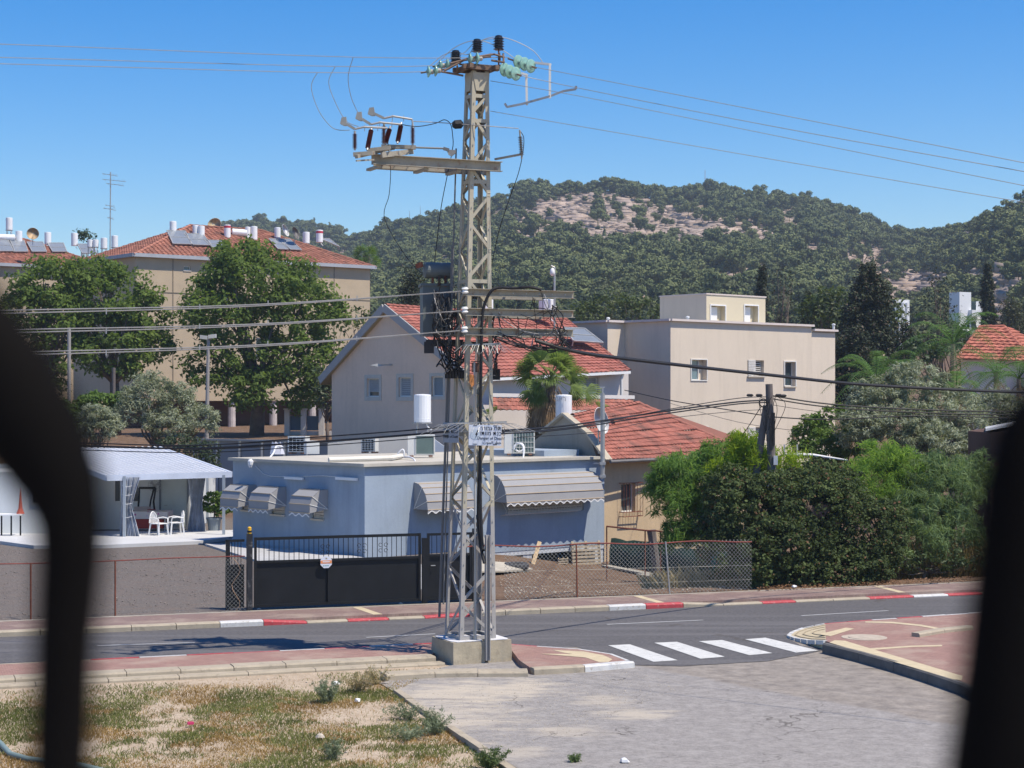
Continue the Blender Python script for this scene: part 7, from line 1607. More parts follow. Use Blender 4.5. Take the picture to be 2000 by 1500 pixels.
flat_bar([(112, 4200, 140), (118, 1500, 124), (126, 1250, 128), (137, 1100, 138), (138, 1020, 148), (118, 945, 178), (76, 862, 215), (8, 765, 245), (-95, 645, 255), (-320, 430, 240), (-600, 200, 240), (-700, -100, 200)], 0, 'scrolled_bar')
flat_bar([(2000, 4200, 150), (1985, 1800, 250), (1980, 1500, 270), (1990, 1300, 230), (2002, 1100, 210), (2012, 950, 200), (2030, 860, 190), (2070, 770, 150), (2160, 680, 120), (2400, 560, 110)], 0, 'scrolled_bar')
mb = MB(); mb.bar(V(-.8, .5, 4.80), V(.8, .5, 4.80), .03, .03); obj('bottom_rail', mb, IRON, bal)
for x in (-.78, .78): mb = MB(); mb.bar(V(x, .5, 4.2), V(x, .5, 5.9), .04, .04); obj('end_post', mb, IRON, bal)
mb = MB(); mb.bar(V(-.8, .5, 5.88), V(.8, .5, 5.88), .05, .03); obj('top_rail', mb, IRON, bal)
mb = MB(); mb.poly([V(-1.2, -1.5, 4.0), V(1.2, -1.5, 4.0), V(1.2, .6, 4.0), V(-1.2, .6, 4.0)], (0, 0, .2)); tag(obj('balcony_slab', mb, CONC, None), kind='structure')
mb = MB(); mb.ob(V(-6, -7, 0), (12, 0, 0), (0, 5.5, 0), (0, 0, 4.2)); tag(obj('viewing_building', mb, WHP, None), kind='structure')
# ------------------------------------------------------------------ foliage
def rdir(n): v = rng.normal(size=(n, 3)); return v/np.linalg.norm(v, axis=1, keepdims=True)
def leaf_quads(c, axis, nrm, L, W, fold=0):
    """diamond-ish leaf quads; c,axis,nrm (N,3); L,W (N,)"""
    side = np.cross(axis, nrm); side /= np.linalg.norm(side, axis=1, keepdims=True)+1e-9
    a = axis*L[:, None]*.5; s = side*W[:, None]*.5
    v = np.stack([c-a, c+s-a*.1, c+a, c-s-a*.1], 1).reshape(-1, 3)
    return v, np.arange(len(v)).reshape(-1, 4)
def blobB(x, y, rx, ry, D, rd=None):
    c = P(x, y, D); return (np.array(c), np.array([rx*D/FPX, (rd if rd else (rx+ry)/2*D/FPX), ry*D/FPX]))
def crown_points(blobs, spacing, shell=.45, low=-.55):
    """clump centres over a union of ellipsoids"""
    out = []
    for c, r in blobs:
        n = max(6, int(12.0*(r[0]*r[1]+r[1]*r[2]+r[0]*r[2])/3/(spacing**2)))
        d = rdir(n); d = d[d[:, 2] > low]
        rad = 1-shell*rng.random(len(d))**1.6
        lump = np.array([1+.16*mn.noise(Vector(x*2.3+c*.31)) for x in d])
        out.append(c+d*r*(rad*lump)[:, None])
    p = np.concatenate(out)
    keep = np.ones(len(p), bool)
    for c, r in blobs:
        q = np.linalg.norm((p-c)/r, axis=1); keep &= q > .5
    return p[keep]
def foliage(name, blobs, m, parent, spacing, nleaf, L, W, cr=None, axisf=None, flat=.7, shell=.45, low=-.55, droop=0, up=.5, jit=.35):
    pc = crown_points(blobs, spacing, shell, low); cr = cr or spacing*.75
    cen0 = np.mean([b_[0] for b_ in blobs], axis=0)
    n = len(pc)*nleaf; idx = np.repeat(np.arange(len(pc)), nleaf)
    cs = cr*(.6+.8*rng.random(len(pc)))[idx]
    off = rdir(n)*(rng.random(n)**(.45))[:, None]*cs[:, None]; off[:, 2] *= flat
    c = pc[idx]+off
    outw = off/(np.linalg.norm(off, axis=1, keepdims=True)+1e-6)
    nrm = outw*.7+rdir(n)*.6+np.array([0, 0, up]); nrm /= np.linalg.norm(nrm, axis=1, keepdims=True)
    ax = rdir(n)+outw*.6+np.array([0, 0, -droop]); ax -= nrm*np.sum(ax*nrm, 1)[:, None]*.8; ax /= np.linalg.norm(ax, axis=1, keepdims=True)
    s_ = 1+jit*(rng.random(n)*2-1)
    v, f = leaf_quads(c, ax, nrm, L*s_, W*s_); return fast(name, v, f, m, parent), pc
def limbs(parent, base, pc, m, r0, n=14, top=.6, fork=None, name='trunk', k2=26):
    base = Vector(base); cen = Vector(pc.mean(axis=0)); fork = fork or mixv(base, cen, .45); fork = Vector(fork)
    mb = MB(); mb.tube([base-V(0, 0, .3), mixv(base, fork, .5)+V(.05*r0, .02, 0), fork], r0, 9, r1=r0*.7)
    sel = pc[rng.choice(len(pc), min(n+k2, len(pc)), replace=False)]; mains = []
    for p in sel[:n]:
        p = mixv(fork, Vector(p), .85); mid = mixv(fork, p, .5)+V(0, 0, -.08*(p-fork).length)+V(random.uniform(-.1, .1), random.uniform(-.1, .1), 0)*(p-fork).length
        mb.tube([fork-V(0, 0, .05), mid, p], r0*.42, 6, r1=r0*.08); mains.append((mid, p))
    for p in sel[n:]:
        p = Vector(p); a, b_ = min(mains, key=lambda q: (q[0]-p).length); mb.tube([a, mixv(a, p, .5), p], r0*.15, 5, r1=r0*.04)
    return obj(name, mb, m, parent, smooth=True)
BARK = mat('grey_brown_bark', (.13, .10, .08), .95, .3, 4, .6, 20, streak=.4)
LG1 = leafmat('ficus_leaf', (.095, .15, .03), (.19, .265, .065), .4, .8); LG2 = leafmat('olive_leaf', (.21, .24, .15), (.42, .45, .34), .25, .6)
LG3 = leafmat('bright_feather_leaf', (.14, .25, .045), (.29, .42, .09), .5, .8); LG4 = leafmat('dark_hedge_leaf', (.045, .07, .022), (.125, .165, .055), .2, .8, dead=(.16, .09, .05), deadp=.04)
LG5 = leafmat('cypress_leaf', (.028, .04, .018), (.06, .075, .034), .12, .6, dead=(.09, .065, .045), deadp=.12); LG6 = leafmat('willowy_leaf', (.11, .175, .07), (.24, .32, .14), .35, .8)
LG7 = leafmat('yellow_green_leaf', (.18, .28, .02), (.34, .43, .04), .5, .8); LG8 = leafmat('lemon_leaf', (.07, .13, .025), (.15, .23, .04), .3, .7)
def tree(name, label, cat, blobs, base, m, spacing, nleaf, L, W, r0=.25, group=None, fork=None, nl=14, **k):
    t = thing(name, label, cat, base, group); o, pc = foliage('crown', blobs, m, t, spacing, nleaf, L, W, **k)
    limbs(t, base, pc, BARK, r0, nl, fork=fork); return t, pc
gb = lambda x, D: V((x-1000)/FPX*D, D, height((x-1000)/FPX*D, D)-.1)
B = blobB
tree('broadleaf_tree', 'large round green tree in front of the middle of the beige apartment block', 'tree',
     [B(505, 545, 110, 70, 112), B(440, 620, 75, 70, 111), B(585, 610, 85, 75, 112), B(480, 500, 70, 34, 112), B(640, 615, 40, 45, 112), B(560, 700, 80, 50, 111), B(420, 720, 60, 45, 110), B(500, 760, 55, 45, 110.5), B(600, 775, 45, 35, 112), B(395, 590, 35, 50, 112), B(650, 690, 28, 30, 112), B(630, 745, 30, 25, 111.5)],
     gb(500, 112), LG1, .95, 52, .30, .16, .5, low=-.9, nl=22)
tree('broadleaf_tree', 'tall green tree just left of the visible apartment block corner', 'tree',
     [B(225, 580, 95, 75, 112), B(280, 620, 60, 50, 112), B(180, 545, 60, 45, 112), B(215, 690, 75, 50, 111), B(300, 670, 40, 35, 112), B(190, 640, 70, 60, 111.5)],
     gb(225, 112), LG1, .95, 52, .30, .16, .4, low=-.9)
tree('broadleaf_tree', 'green tree behind the blurred bar at the far left', 'tree',
     [B(85, 560, 65, 55, 110), B(50, 620, 60, 60, 110), B(120, 640, 50, 70, 110), B(100, 520, 40, 25, 110), B(80, 720, 60, 50, 110)],
     gb(90, 110), LG1, .95, 52, .30, .16, .4, low=-.9)
tree('olive_tree', 'large grey-green olive tree behind the white patio roof', 'tree',
     [B(295, 775, 60, 42, 88), B(345, 790, 45, 42, 88), B(260, 800, 38, 34, 87.5), B(395, 820, 36, 32, 87), B(330, 830, 50, 30, 87), B(290, 745, 30, 20, 88)],
     gb(310, 88), LG2, .38, 46, .17, .05, .2, shell=.4, low=-.8)
tree('olive_tree', 'small grey-green olive bush at the left of the larger olive tree', 'tree',
     [B(195, 830, 42, 34, 84), B(185, 810, 28, 20, 84)], gb(190, 84), LG2, .34, 44, .17, .05, .14, low=-.8)
tree('lemon_tree', 'bright green lemon tree between the olives and the blurred bar', 'tree',
     [B(200, 785, 42, 22, 90), B(150, 800, 40, 30, 89), B(130, 830, 35, 35, 88)], gb(165, 89), LG8, .4, 40, .2, .11, .14, low=-.8)
tree('shrub', 'dark leafy shrub at the right end of the patio roof', 'shrub',
     [B(385, 878, 42, 20, 78), B(400, 905, 25, 30, 77), B(350, 865, 40, 14, 79)], gb(388, 78), leafmat('shaded_shrub_leaf', (.04, .065, .03), (.11, .13, .07), .2), .35, 20, .16, .08, .12, low=-.8)
t, pc = tree('shrub', 'small leafy shrub rising in front of the pillared garden wall', 'shrub', [B(640, 770, 22, 40, 104), B(632, 740, 20, 25, 104)], gb(640, 104), leafmat('dusty_leaf', (.06, .09, .04), (.13, .16, .08), .2), .5, 18, .25, .12, .12, low=-.9)
# potted plant foliage
o, pcx = foliage('foliage', [(np.array(POTC)+np.array([0, 0, .62]), np.array([.5, .45, .42])), (np.array(POTC)+np.array([.25, 0, .35]), np.array([.4, .35, .3]))], LG8, pot, .16, 18, .13, .06, low=-.9)
mb = MB(); mb.tube([POTC-V(0, 0, .1), POTC+V(.05, 0, .6)], .03, 6); obj('stem', mb, BARK, pot)
# right side garden
DG = 53.0
def feather(name, label, blobs, base, m, spacing=.30, nleaf=44, L=.26, W=.026, r0=.08, **k):
    return tree(name, label, 'shrub', blobs, base, m, spacing, nleaf, L, W, r0, droop=.7, up=.1, flat=.9, **k)
feather('feathery_shrub', 'wispy bright green shrub spreading in front of the ochre house',
        [B(1335, 930, 62, 45, 54), B(1400, 905, 60, 40, 54), B(1460, 910, 50, 48, 53.5), B(1330, 985, 52, 45, 53.5), B(1400, 970, 60, 50, 53.5), B(1300, 950, 35, 40, 54), B(1380, 1040, 70, 40, 53), B(1330, 1050, 40, 35, 54)], gb(1385, 54), leafmat('wispy_leaf', (.11, .21, .045), (.24, .37, .10), .45, .8), nleaf=48, L=.28, W=.028)
feather('feathery_shrub', 'yellow-green feathery shrub glowing behind the wooden pole',
        [B(1470, 902, 55, 45, 52.6), B(1545, 912, 40, 30, 53), B(1450, 872, 36, 28, 52.8), B(1425, 920, 35, 30, 52.6)], gb(1480, 53), LG7, nleaf=46)
tree('hedge_shrub', 'dense dark green hedge bush spilling over the pavement edge', 'shrub',
     [B(1480, 1010, 95, 75, 50.5), B(1590, 1000, 100, 90, 51), B(1540, 1070, 120, 70, 50.2), B(1680, 1040, 80, 85, 51), B(1420, 1080, 60, 55, 50.2), B(1610, 940, 70, 42, 52), B(1540, 955, 70, 40, 51.5), B(1700, 1090, 60, 50, 50.6), B(1470, 1120, 60, 28, 49.7), B(1390, 1020, 35, 30, 51), B(1500, 965, 55, 45, 50.7), B(1640, 1110, 85, 38, 50.2), B(1560, 1120, 90, 32, 49.8), B(1730, 1030, 50, 60, 51.2), B(1430, 960, 55, 50, 51), B(1478, 1088, 42, 58, 48.9), B(1520, 1060, 50, 60, 49.3)],
     gb(1560, 51.5), LG4, .25, 34, .10, .06, .12, shell=.3, low=-1)
feather('feathery_tree', 'tall feathery green shrub with a yellow-green crown right of the dark hedge',
        [B(1715, 900, 60, 38, 55), B(1770, 930, 55, 45, 55), B(1700, 945, 60, 50, 54.5), B(1740, 985, 55, 40, 54)], gb(1735, 55), LG3, nleaf=48)
feather('feathery_tree', 'feathery grey-green shrub beside the right foreground bar',
        [B(1820, 935, 70, 50, 54.5), B(1860, 970, 60, 60, 54), B(1800, 1000, 70, 50, 53.5), B(1870, 1040, 50, 50, 53), B(1790, 1060, 60, 40, 52.5), B(1900, 930, 40, 50, 55)], gb(1830, 54), LG6, nleaf=48, r0=.1)
tree('olive_tree', 'large silvery olive tree with drooping crown behind the feathery shrubs', 'tree',
     [B(1790, 740, 60, 34, 68), B(1720, 790, 60, 40, 68), B(1850, 800, 75, 45, 68), B(1760, 830, 80, 45, 67), B(1900, 850, 50, 50, 67), B(1680, 835, 45, 40, 67), B(1830, 870, 80, 40, 66), B(1700, 770, 40, 30, 68)],
     gb(1800, 68), LG2, .32, 48, .17, .04, .25, shell=.4, low=-.9, droop=.3)
tree('olive_tree', 'small olive tree at the right edge above the dark shed roof', 'tree', [B(1945, 790, 35, 32, 72), B(1975, 810, 35, 40, 72)], gb(1950, 72), LG2, .34, 44, .17, .045, .14, low=-.8)
tree('broadleaf_shrub', 'loose leafy green shrub against the right end of the beige block', 'shrub',
     [B(1630, 830, 50, 35, 70), B(1600, 870, 55, 30, 69), B(1660, 860, 40, 40, 69), B(1580, 840, 28, 28, 70)], gb(1620, 70), LG8, .38, 40, .15, .08, .14, shell=.6, low=-.95)
tree('shrub', 'low weedy bush beneath the feathery shrubs at the right', 'shrub', [B(1740, 1090, 60, 30, 52), B(1830, 1095, 60, 26, 52), B(1900, 1080, 40, 40, 52)], gb(1800, 52), leafmat('weedy_leaf', (.05, .085, .03), (.11, .15, .06), .25), .3, 18, .12, .04, .06, low=-.9)
def cypress(label, x, yt, yb, w, D, m=LG5, name='cypress_tree', taper=1.0, spacing=.62, nleaf=56):
    if w < 30: spacing = .36
    bl = []; n = 8
    for i in range(n):
        f = (i+.5)/n; y = yt+(yb-yt)*f; r = w/2*(math.sin(min(1, f*1.15+.12)*math.pi*.62)**taper); bl.append(B(x+random.uniform(-.06, .06)*w, y, max(r, w*.1), (yb-yt)/n*.85, D))
    return tree(name, label, 'tree', bl, gb(x, D), m, spacing, nleaf, .2, .10, .2, low=-.95, shell=.5, up=.6, flat=1.2)
cypress('broad dark cypress between the beige block and the narrow white building', 1698, 522, 720, 112, 114, spacing=.5, nleaf=64)
cypress('wide dark conifer low beside the right end of the beige block', 1670, 640, 800, 110, 108)
cypress('open crowned brown-green conifer right of the narrow white building', 1830, 540, 700, 90, 120, spacing=1.1, nleaf=20)
cypress('thin dark spire cypress in front of the white apartment block', 1929, 520, 650, 26, 150, spacing=.9)
cypress('bushy olive-brown tree at the right edge above the red hipped roof', 1975, 590, 660, 70, 150, m=leafmat('brownish_leaf', (.05, .055, .02), (.10, .10, .04), .2), name='conifer_tree', spacing=1.1)
cypress('slim dark cypress standing behind the beige roof room', 1489, 520, 640, 20, 140, spacing=.9)
cypress('ragged brownish conifer behind the right side of the beige roof', 1530, 525, 660, 76, 135, spacing=1.2, nleaf=14)
cypress('small dark conifer behind the right end of the beige roof', 1578, 570, 660, 22, 130, spacing=.9)
cypress('dark conifer behind the red roof ridge left of the pylon', 808, 530, 620, 44, 120, spacing=1.0)
cypress('lean dark conifer just right of the broad cypress', 1770, 640, 740, 50, 118)
for lab, bl, x, D, mm in (('rounded mid green tree behind the right end of the beige block', [B(1625, 590, 48, 34, 125), B(1600, 620, 45, 30, 125), B(1650, 640, 40, 30, 125)], 1620, 125, 'a'),
                     ('small round green tree next to the narrow white building', [B(1742, 610, 22, 26, 118), B(1735, 640, 22, 22, 118)], 1740, 118, 'a'),
                     ('dark green tree under the thin spire cypress', [B(1860, 660, 50, 30, 115), B(1800, 690, 45, 30, 112), B(1900, 690, 30, 30, 112)], 1850, 114, 'b'),
                     ('low green thicket tree beyond the beige flat roof at the left', [B(1200, 600, 60, 24, 150), B(1150, 615, 50, 20, 150), B(1260, 605, 40, 25, 150)], 1200, 150, 'a'),
                     ('small green tree behind the left eave of the gabled house', [B(700, 650, 35, 45, 125)], 700, 125, 'a'), ('green tree behind the left end of the apartment roofs', [B(175, 462, 14, 10, 190), B(163, 458, 8, 7, 190)], 172, 190, 'b')):
    tree('broadleaf_tree', lab, 'tree', bl, gb(x, D), leafmat('mid_green_leaf', (.055, .085, .025), (.12, .15, .04), .3) if mm == 'a' else leafmat('deep_green_leaf', (.03, .06, .02), (.07, .11, .035), .25), 1.0, 26, .36, .16, .25, low=-.9)
# palms ------------------------------------------------------------------
PALML = leafmat('fan_palm_blade', (.12, .18, .045), (.24, .32, .10), .4, .6); PALMD = leafmat('dead_palm_blade', (.26, .17, .10), (.46, .34, .22), .25, .8)
def fan_frond(parent, base, dirv, plen, R_, m, name='frond', nb=26, droop=.15, spread=2.5, tipdroop=.28):
    base = Vector(base); d = Vector(dirv).normalized(); tip = base+d*plen-V(0, 0, droop*plen); mid = mixv(base, tip, .5)+V(0, 0, .08*plen)
    mb = MB(); mb.tube([base, mid, tip], .018, 4, r1=.01)
    ax = (tip-mid).normalized(); side = ax.cross(V(0, 0, 1)).normalized(); side.rotate(Matrix.Rotation(random.uniform(-1.1, 1.1), 3, ax)); nrm = side.cross(ax).normalized()
    for i in range(nb):
        a = (i/(nb-1)-.5)*spread; dv = ax*math.cos(a)+side*math.sin(a); L = R_*(.75+.25*math.cos(a))*random.uniform(.9, 1.05)
        w = R_*.034; p1 = tip+dv*L*.55+nrm*.03*math.cos(i*math.pi); p2 = tip+dv*L*.85-V(0, 0, tipdroop*L*.25); p3 = tip+dv*L*.98-V(0, 0, tipdroop*L*.7); s_ = dv.cross(nrm).normalized()*w
        mb.add([tip, p1+s_, p1-s_, p2+s_*.6, p2-s_*.6, p3], [(0, 1, 2), (1, 3, 4, 2), (3, 5, 4)])
    return obj(name, mb, m, parent)
fpD = 73.5; ctr = P(1075, 745, fpD)
fpm = thing('fan_palm', 'fan palm with a skirt of dead brown fronds in front of the red roof', 'palm', V(ctr.x-.3, fpD, 0))
mb = MB(); mb.tube([V(ctr.x-.35, fpD, -.3), V(ctr.x-.2, fpD, ctr.z*.5), ctr], .3, 10, r1=.22); obj('trunk', mb, BARK, fpm)
for i in range(46):
    a = i*2.399; el = -.45+1.75*((i*7 % 46)/46); d = V(math.cos(a)*math.cos(el), math.sin(a)*math.cos(el), math.sin(el)); fan_frond(fpm, ctr+V(0, 0, .1), d, .85, .88*random.uniform(.85, 1.1), PALML, droop=.04 if el > 0 else .2)
for k in range(3):
    fan_frond(fpm, P((985, 1150, 1130)[k], (800, 790, 765)[k], fpD+.3), V((-1, 1, 1)[k], -.3, .2), .3, .8, PALML)
for i in range(150):
    a = i*2.399; h = random.random()**.8; r = .25+.25*random.random(); b_ = ctr+V(math.cos(a)*r*.8-.2*h, math.sin(a)*r*.8, -.1-1.9*h)
    fan_frond(fpm, b_, V(math.cos(a)*.6, math.sin(a)*.6, -.8), .3, .75, PALMD, name='dead_frond', nb=9, droop=.4, spread=.9, tipdroop=.6)
fp2 = thing('fan_palm', 'distant fan palm top showing beyond the right end of the apartment roof', 'palm', P(716, 560, 150)); c2 = P(716, 500, 150)
mb = MB(); mb.tube([V(c2.x, 150, 2), c2], .3, 8); obj('trunk', mb, BARK, fp2)
for i in range(34):
    a = i*2.399; el = -.5+1.8*((i*5 % 34)/34); d = V(math.cos(a)*math.cos(el), math.sin(a)*math.cos(el), math.sin(el)); fan_frond(fp2, c2, d, .6, .85, leafmat('far_palm_blade', (.07, .14, .03), (.16, .25, .05), .35), nb=12)
def feather_frond(parent, base, az, L, el, m, name='frond', n=22, ll=.42, w=.016):
    base = Vector(base); h = V(math.cos(az), math.sin(az), 0); pts = []
    for i in range(9): f = i/8; pts.append(base+h*L*f*math.cos(el*.6)+V(0, 0, L*(math.sin(el)*f*1.5-.95*f*f)))
    mb = MB(); mb.tube(pts, .02, 4, r1=.006); 
    for i in range(n):
        f = .12+.88*i/n; j = f*8; k = min(7, int(j)); p = mixv(pts[k], pts[k+1], j-k); t = (pts[k+1]-pts[k]).normalized(); s_ = t.cross(V(0, 0, 1)).normalized()
        l_ = ll*math.sin(math.pi*min(.97, .12+f*.85))**.7
        for sg in (-1, 1):
            q = p+(s_*sg+t*.5)*l_*.75-V(0, 0, .1*l_); e_ = p+(s_*sg+t*.65)*l_*1.0-V(0, 0, .55*l_); ww_ = t*w; mb.add([p-ww_, p+ww_, q+ww_*.7, e_, q-ww_*.7], [(0, 1, 2, 4), (4, 2, 3)])
    return obj(name, mb, m, parent)
FP = leafmat('feather_palm_leaf', (.07, .15, .035), (.16, .29, .08), .35, .7)
def fpalm(label, x, y, D, nf, L, h0=None, dead=3, el=1.1):
    c = P(x, y, D); t = thing('feather_palm', label, 'palm', V(c.x, D, 0)); mb = MB(); mb.tube([V(c.x-.1, D, -.3), V(c.x, D, c.z*.5), c], .17, 8, r1=.1); obj('trunk', mb, mat('palm_trunk', (.25, .2, .15), .9, .3, 4, .3), t)
    for i in range(nf): feather_frond(t, c, i*2.399+.3, L*random.uniform(.85, 1.1), el*(.15+1.15*((i*5 % nf)/nf)), FP)
    for i in range(dead): feather_frond(t, c-V(0, 0, .2), i*2.1+.5, L*.7, -.5, PALMD, name='dead_frond')
fpalm('tall feather palm with arching green fronds left of the red hipped roof', 1862, 672, 84, 17, 3.0)
fpalm('feather palm growing low in front of the red hipped roof', 1945, 728, 82, 15, 2.6)
fpalm('feather palm at the right edge below the red roof', 1990, 740, 80, 14, 2.4)
fpalm('bushy low palm between the cypress and the silvery olive', 1712, 745, 82, 18, 2.6, dead=0)
fpalm('palm with bare orange-brown stalks just right of the silvery olive top', 1868, 760, 78, 9, 1.6, dead=7)
# ------------------------------------------------------------------ grass, weeds, stones in the foreground
def ground_poly_sample(n, poly):
    x0, x1 = min(p[0] for p in poly), max(p[0] for p in poly); y0, y1 = min(p[1] for p in poly), max(p[1] for p in poly)
    pts = np.stack([rng.uniform(x0, x1, n), rng.uniform(y0, y1, n)], 1); ins = np.zeros(n, bool); j = len(poly)-1
    for i in range(len(poly)):
        a, b_ = poly[i], poly[j]; c = ((a[1] > pts[:, 1]) != (b_[1] > pts[:, 1])) & (pts[:, 0] < (b_[0]-a[0])*(pts[:, 1]-a[1])/(b_[1]-a[1]+1e-12)+a[0]); ins ^= c; j = i
    return pts[ins]
def blades(name, label, pts, h, w, m, lean=.6, cat='grass'):
    n = len(pts); z = np.array([hg(x, y) for x, y in pts]); base = np.stack([pts[:, 0], pts[:, 1], z-.01], 1)
    a = rng.uniform(0, 2*np.pi, n); side = np.stack([np.cos(a), np.sin(a), 0*a], 1)*w/2
    b_ = rng.uniform(0, 2*np.pi, n); hh = h*(.4+.9*rng.random(n)); ln = lean*rng.random(n)
    top = base+np.stack([np.cos(b_)*hh*ln, np.sin(b_)*hh*ln, hh], 1); mid = base+(top-base)*.5+np.array([0, 0, 1])*hh[:, None]*.12
    v = np.stack([base-side, base+side, top+side*.25, mid-side*.9], 1).reshape(-1, 3)
    o = fast(name, v, np.arange(len(v)).reshape(-1, 4), m); return tag(o, label, cat, kind='stuff')
lawn = [tuple(S(-25, 33.6).xy), tuple(S(s_at(880, 33.5), 33.5).xy), tuple(PZ(765, 1352, 0).xy), tuple(PZ(1000, 1512, 0).xy), (-1, 20), (-14, 20)]
cand = ground_poly_sample(900000, lawn)
nv = np.array([mn.noise(V(x*.55, y*.55, 1.3))+.5*mn.noise(V(x*1.9, y*1.9, 5))+.25*mn.noise(V(x*6, y*6, 2)) for x, y in cand])
tt_ = cand @ np.array([RN.x, RN.y]); fade = np.clip((33.2-tt_)/2.2, 0, 1)
dens = np.clip((nv+.46)*2.6, 0.06, 1)*np.clip(.16+.95*fade, 0, 1)
keep = rng.random(len(cand)) < dens*.9
cg, ng = cand[keep], nv[keep]
grn = np.array([mn.noise(V(x*.8+9, y*.8, 7))+.5*mn.noise(V(x*3, y*3, 3)) for x, y in cg])+.10*(cg[:, 1]-28)/4
isg = (grn+rng.normal(0, .12, len(cg))) > -.02
GR1 = leafmat('green_grass', (.135, .16, .05), (.28, .285, .10), .3, .8); GR2 = leafmat('dry_grass', (.27, .16, .055), (.46, .32, .13), .3, .8)
blades('green_grass', 'low green grass growing in patches on the pale earth', cg[isg], .06, .013, GR1, 1.2)
blades('dry_grass', 'rusty orange dry grass on the pale earth in the foreground', cg[~isg], .055, .011, GR2, 1.3)
def weed(x, y, h, r, label, m, n=700, L=.07, W=.014, name='weed'):
    c = PZ(x, y, 0); c = V(c.x, c.y, hg(c.x, c.y)); t = thing(name, label, 'weed', c)
    ns = 22; mb = MB(); tips = []
    for i in range(ns):
        a = random.uniform(0, 6.28); rr = r*random.uniform(.3, 1); e_ = c+V(math.cos(a)*rr, math.sin(a)*rr, h*random.uniform(.5, 1)); mb.tube([c, mixv(c, e_, .5)+V(0, 0, h*.12), e_], .004, 4, r1=.002, cap=False); tips.append((c, e_))
    obj('stems', mb, mat('weed_stem', (.2, .22, .12)), t)
    k = rng.integers(0, ns, n); f = .25+.75*rng.random(n); P0 = np.array([tuple(mixv(tips[i][0], tips[i][1], ff)) for i, ff in zip(k, f)])+rng.normal(0, .012+.03*r, (n, 3))
    v, fa = leaf_quads(P0, rdir(n), rdir(n)+np.array([0, 0, .6]), np.full(n, L), np.full(n, W)); fast('leaves', v, fa, m, t); return t
GW = leafmat('grey_weed_leaf', (.16, .20, .12), (.30, .34, .22), .25); GWG = leafmat('green_weed_leaf', (.09, .14, .05), (.2, .26, .1), .25); DRY = leafmat('dry_weed_leaf', (.34, .26, .14), (.5, .42, .26), .25)
weed(640, 1372, .42, .30, 'greyish weed bush standing at the back of the lawn near the kerb', GW, 1500)
weed(735, 1335, .35, .35, 'pale dry weed by the end of the kerb stones', DRY, 700)
weed(700, 1350, .38, .4, 'straw coloured weed right of the greyish bush', DRY, 800)
weed(850, 1432, .38, .38, 'grey-green weed leaning over the low kerb beside the asphalt', GW, 1100)
weed(800, 1405, .30, .45, 'thin straggly weed along the low kerb', GW, 700)
weed(955, 1500, .34, .34, 'large green weed at the lower end of the low kerb', GWG, 1300)
weed(800, 1440, .22, .45, 'flat grey-green weed in the dry grass', GW, 700)
weed(655, 1480, .32, .25, 'upright grey weed at the bottom of the grass', GW, 700)
weed(1122, 1488, .12, .13, 'small green weed growing out of the asphalt', GWG, 320)
weed(1745, 1310, .16, .16, 'dry orange tuft at the foot of the dark kerb', GR2, 260, L=.1, W=.006)
weed(1812, 1332, .14, .12, 'second dry tuft farther along the dark kerb', GR2, 200, L=.1, W=.006)
weed(1865, 1243, .2, .5, 'dry orange growth in the planting bed on the corner', GR2, 900, L=.1, W=.008)
# pebbles
def pebbles(name, label, pts, smin, smax, m, hf=None):
    vs = []; fs = []; ico = np.array([(0, 0, 1), (1, 0, 0), (0, 1, 0), (-1, 0, 0), (0, -1, 0), (0, 0, -1)], float); tr_ = [(0, 1, 2), (0, 2, 3), (0, 3, 4), (0, 4, 1), (5, 2, 1), (5, 3, 2), (5, 4, 3), (5, 1, 4)]
    n = len(pts); s_ = smin+(smax-smin)*rng.random(n)**3
    z = np.array([(hf or hg)(x, y) for x, y in pts])
    q = ico[None]*(1+.35*rng.normal(size=(n, 6, 1)))*s_[:, None, None]*np.array([1, 1, .6]); q += np.stack([pts[:, 0], pts[:, 1], z+s_*.2], 1)[:, None, :]
    f = (np.arange(n)[:, None, None]*6+np.array(tr_)[None]).reshape(-1, 3); o = fast(name, q.reshape(-1, 3), f, m); return tag(o, label, 'gravel', kind='stuff')
PEB = mat('pale_pebbles', (.48, .42, .34), .9, .35, 9, .2)
pebbles('pebbles', 'pale pebbles scattered on the bare earth of the foreground', ground_poly_sample(9000, lawn), .006, .03, PEB)
dirt = [tuple(S(s_at(985, 43.1), 43.1).xy), tuple(S(s_at(1480, 43.1), 43.1).xy), (7, 58), (-.5, 60)]
pebbles('garden_stones', 'small pale stones strewn over the red garden soil', ground_poly_sample(2600, dirt), .008, .035, PEB, lambda x, y: hg(x, y)+.012)
yard = [tuple(S(-26, 43.4).xy), tuple(S(s_at(470, 43.4), 43.4).xy), (-9, 60), (-22, 64), (-30, 60)]
pebbles('yard_gravel', 'grey-brown gravel covering the yard at the left', ground_poly_sample(30000, yard), .008, .035, mat('yard_gravel', (.21, .182, .162), .9, .45, 12, .2))
sstr = [tuple(PZ(780, 1350, 0).xy), tuple(PZ(1230, 1312, 0).xy), tuple(PZ(1350, 1340, 0).xy), tuple(PZ(1000, 1480, 0).xy)]
pebbles('loose_grit', 'fine loose grit spread over the edge of the bleached side street', ground_poly_sample(7000, sstr), .004, .014, PEB, lambda x, y: .002)
hedge_l = [tuple(S(s_at(1480, 42.75), 42.75).xy), tuple(S(s_at(1900, 42.85), 42.85).xy), tuple(S(s_at(1900, 44), 44).xy), tuple(S(s_at(1480, 43.6), 43.6).xy)]
pp = ground_poly_sample(4200, hedge_l); n = len(pp)
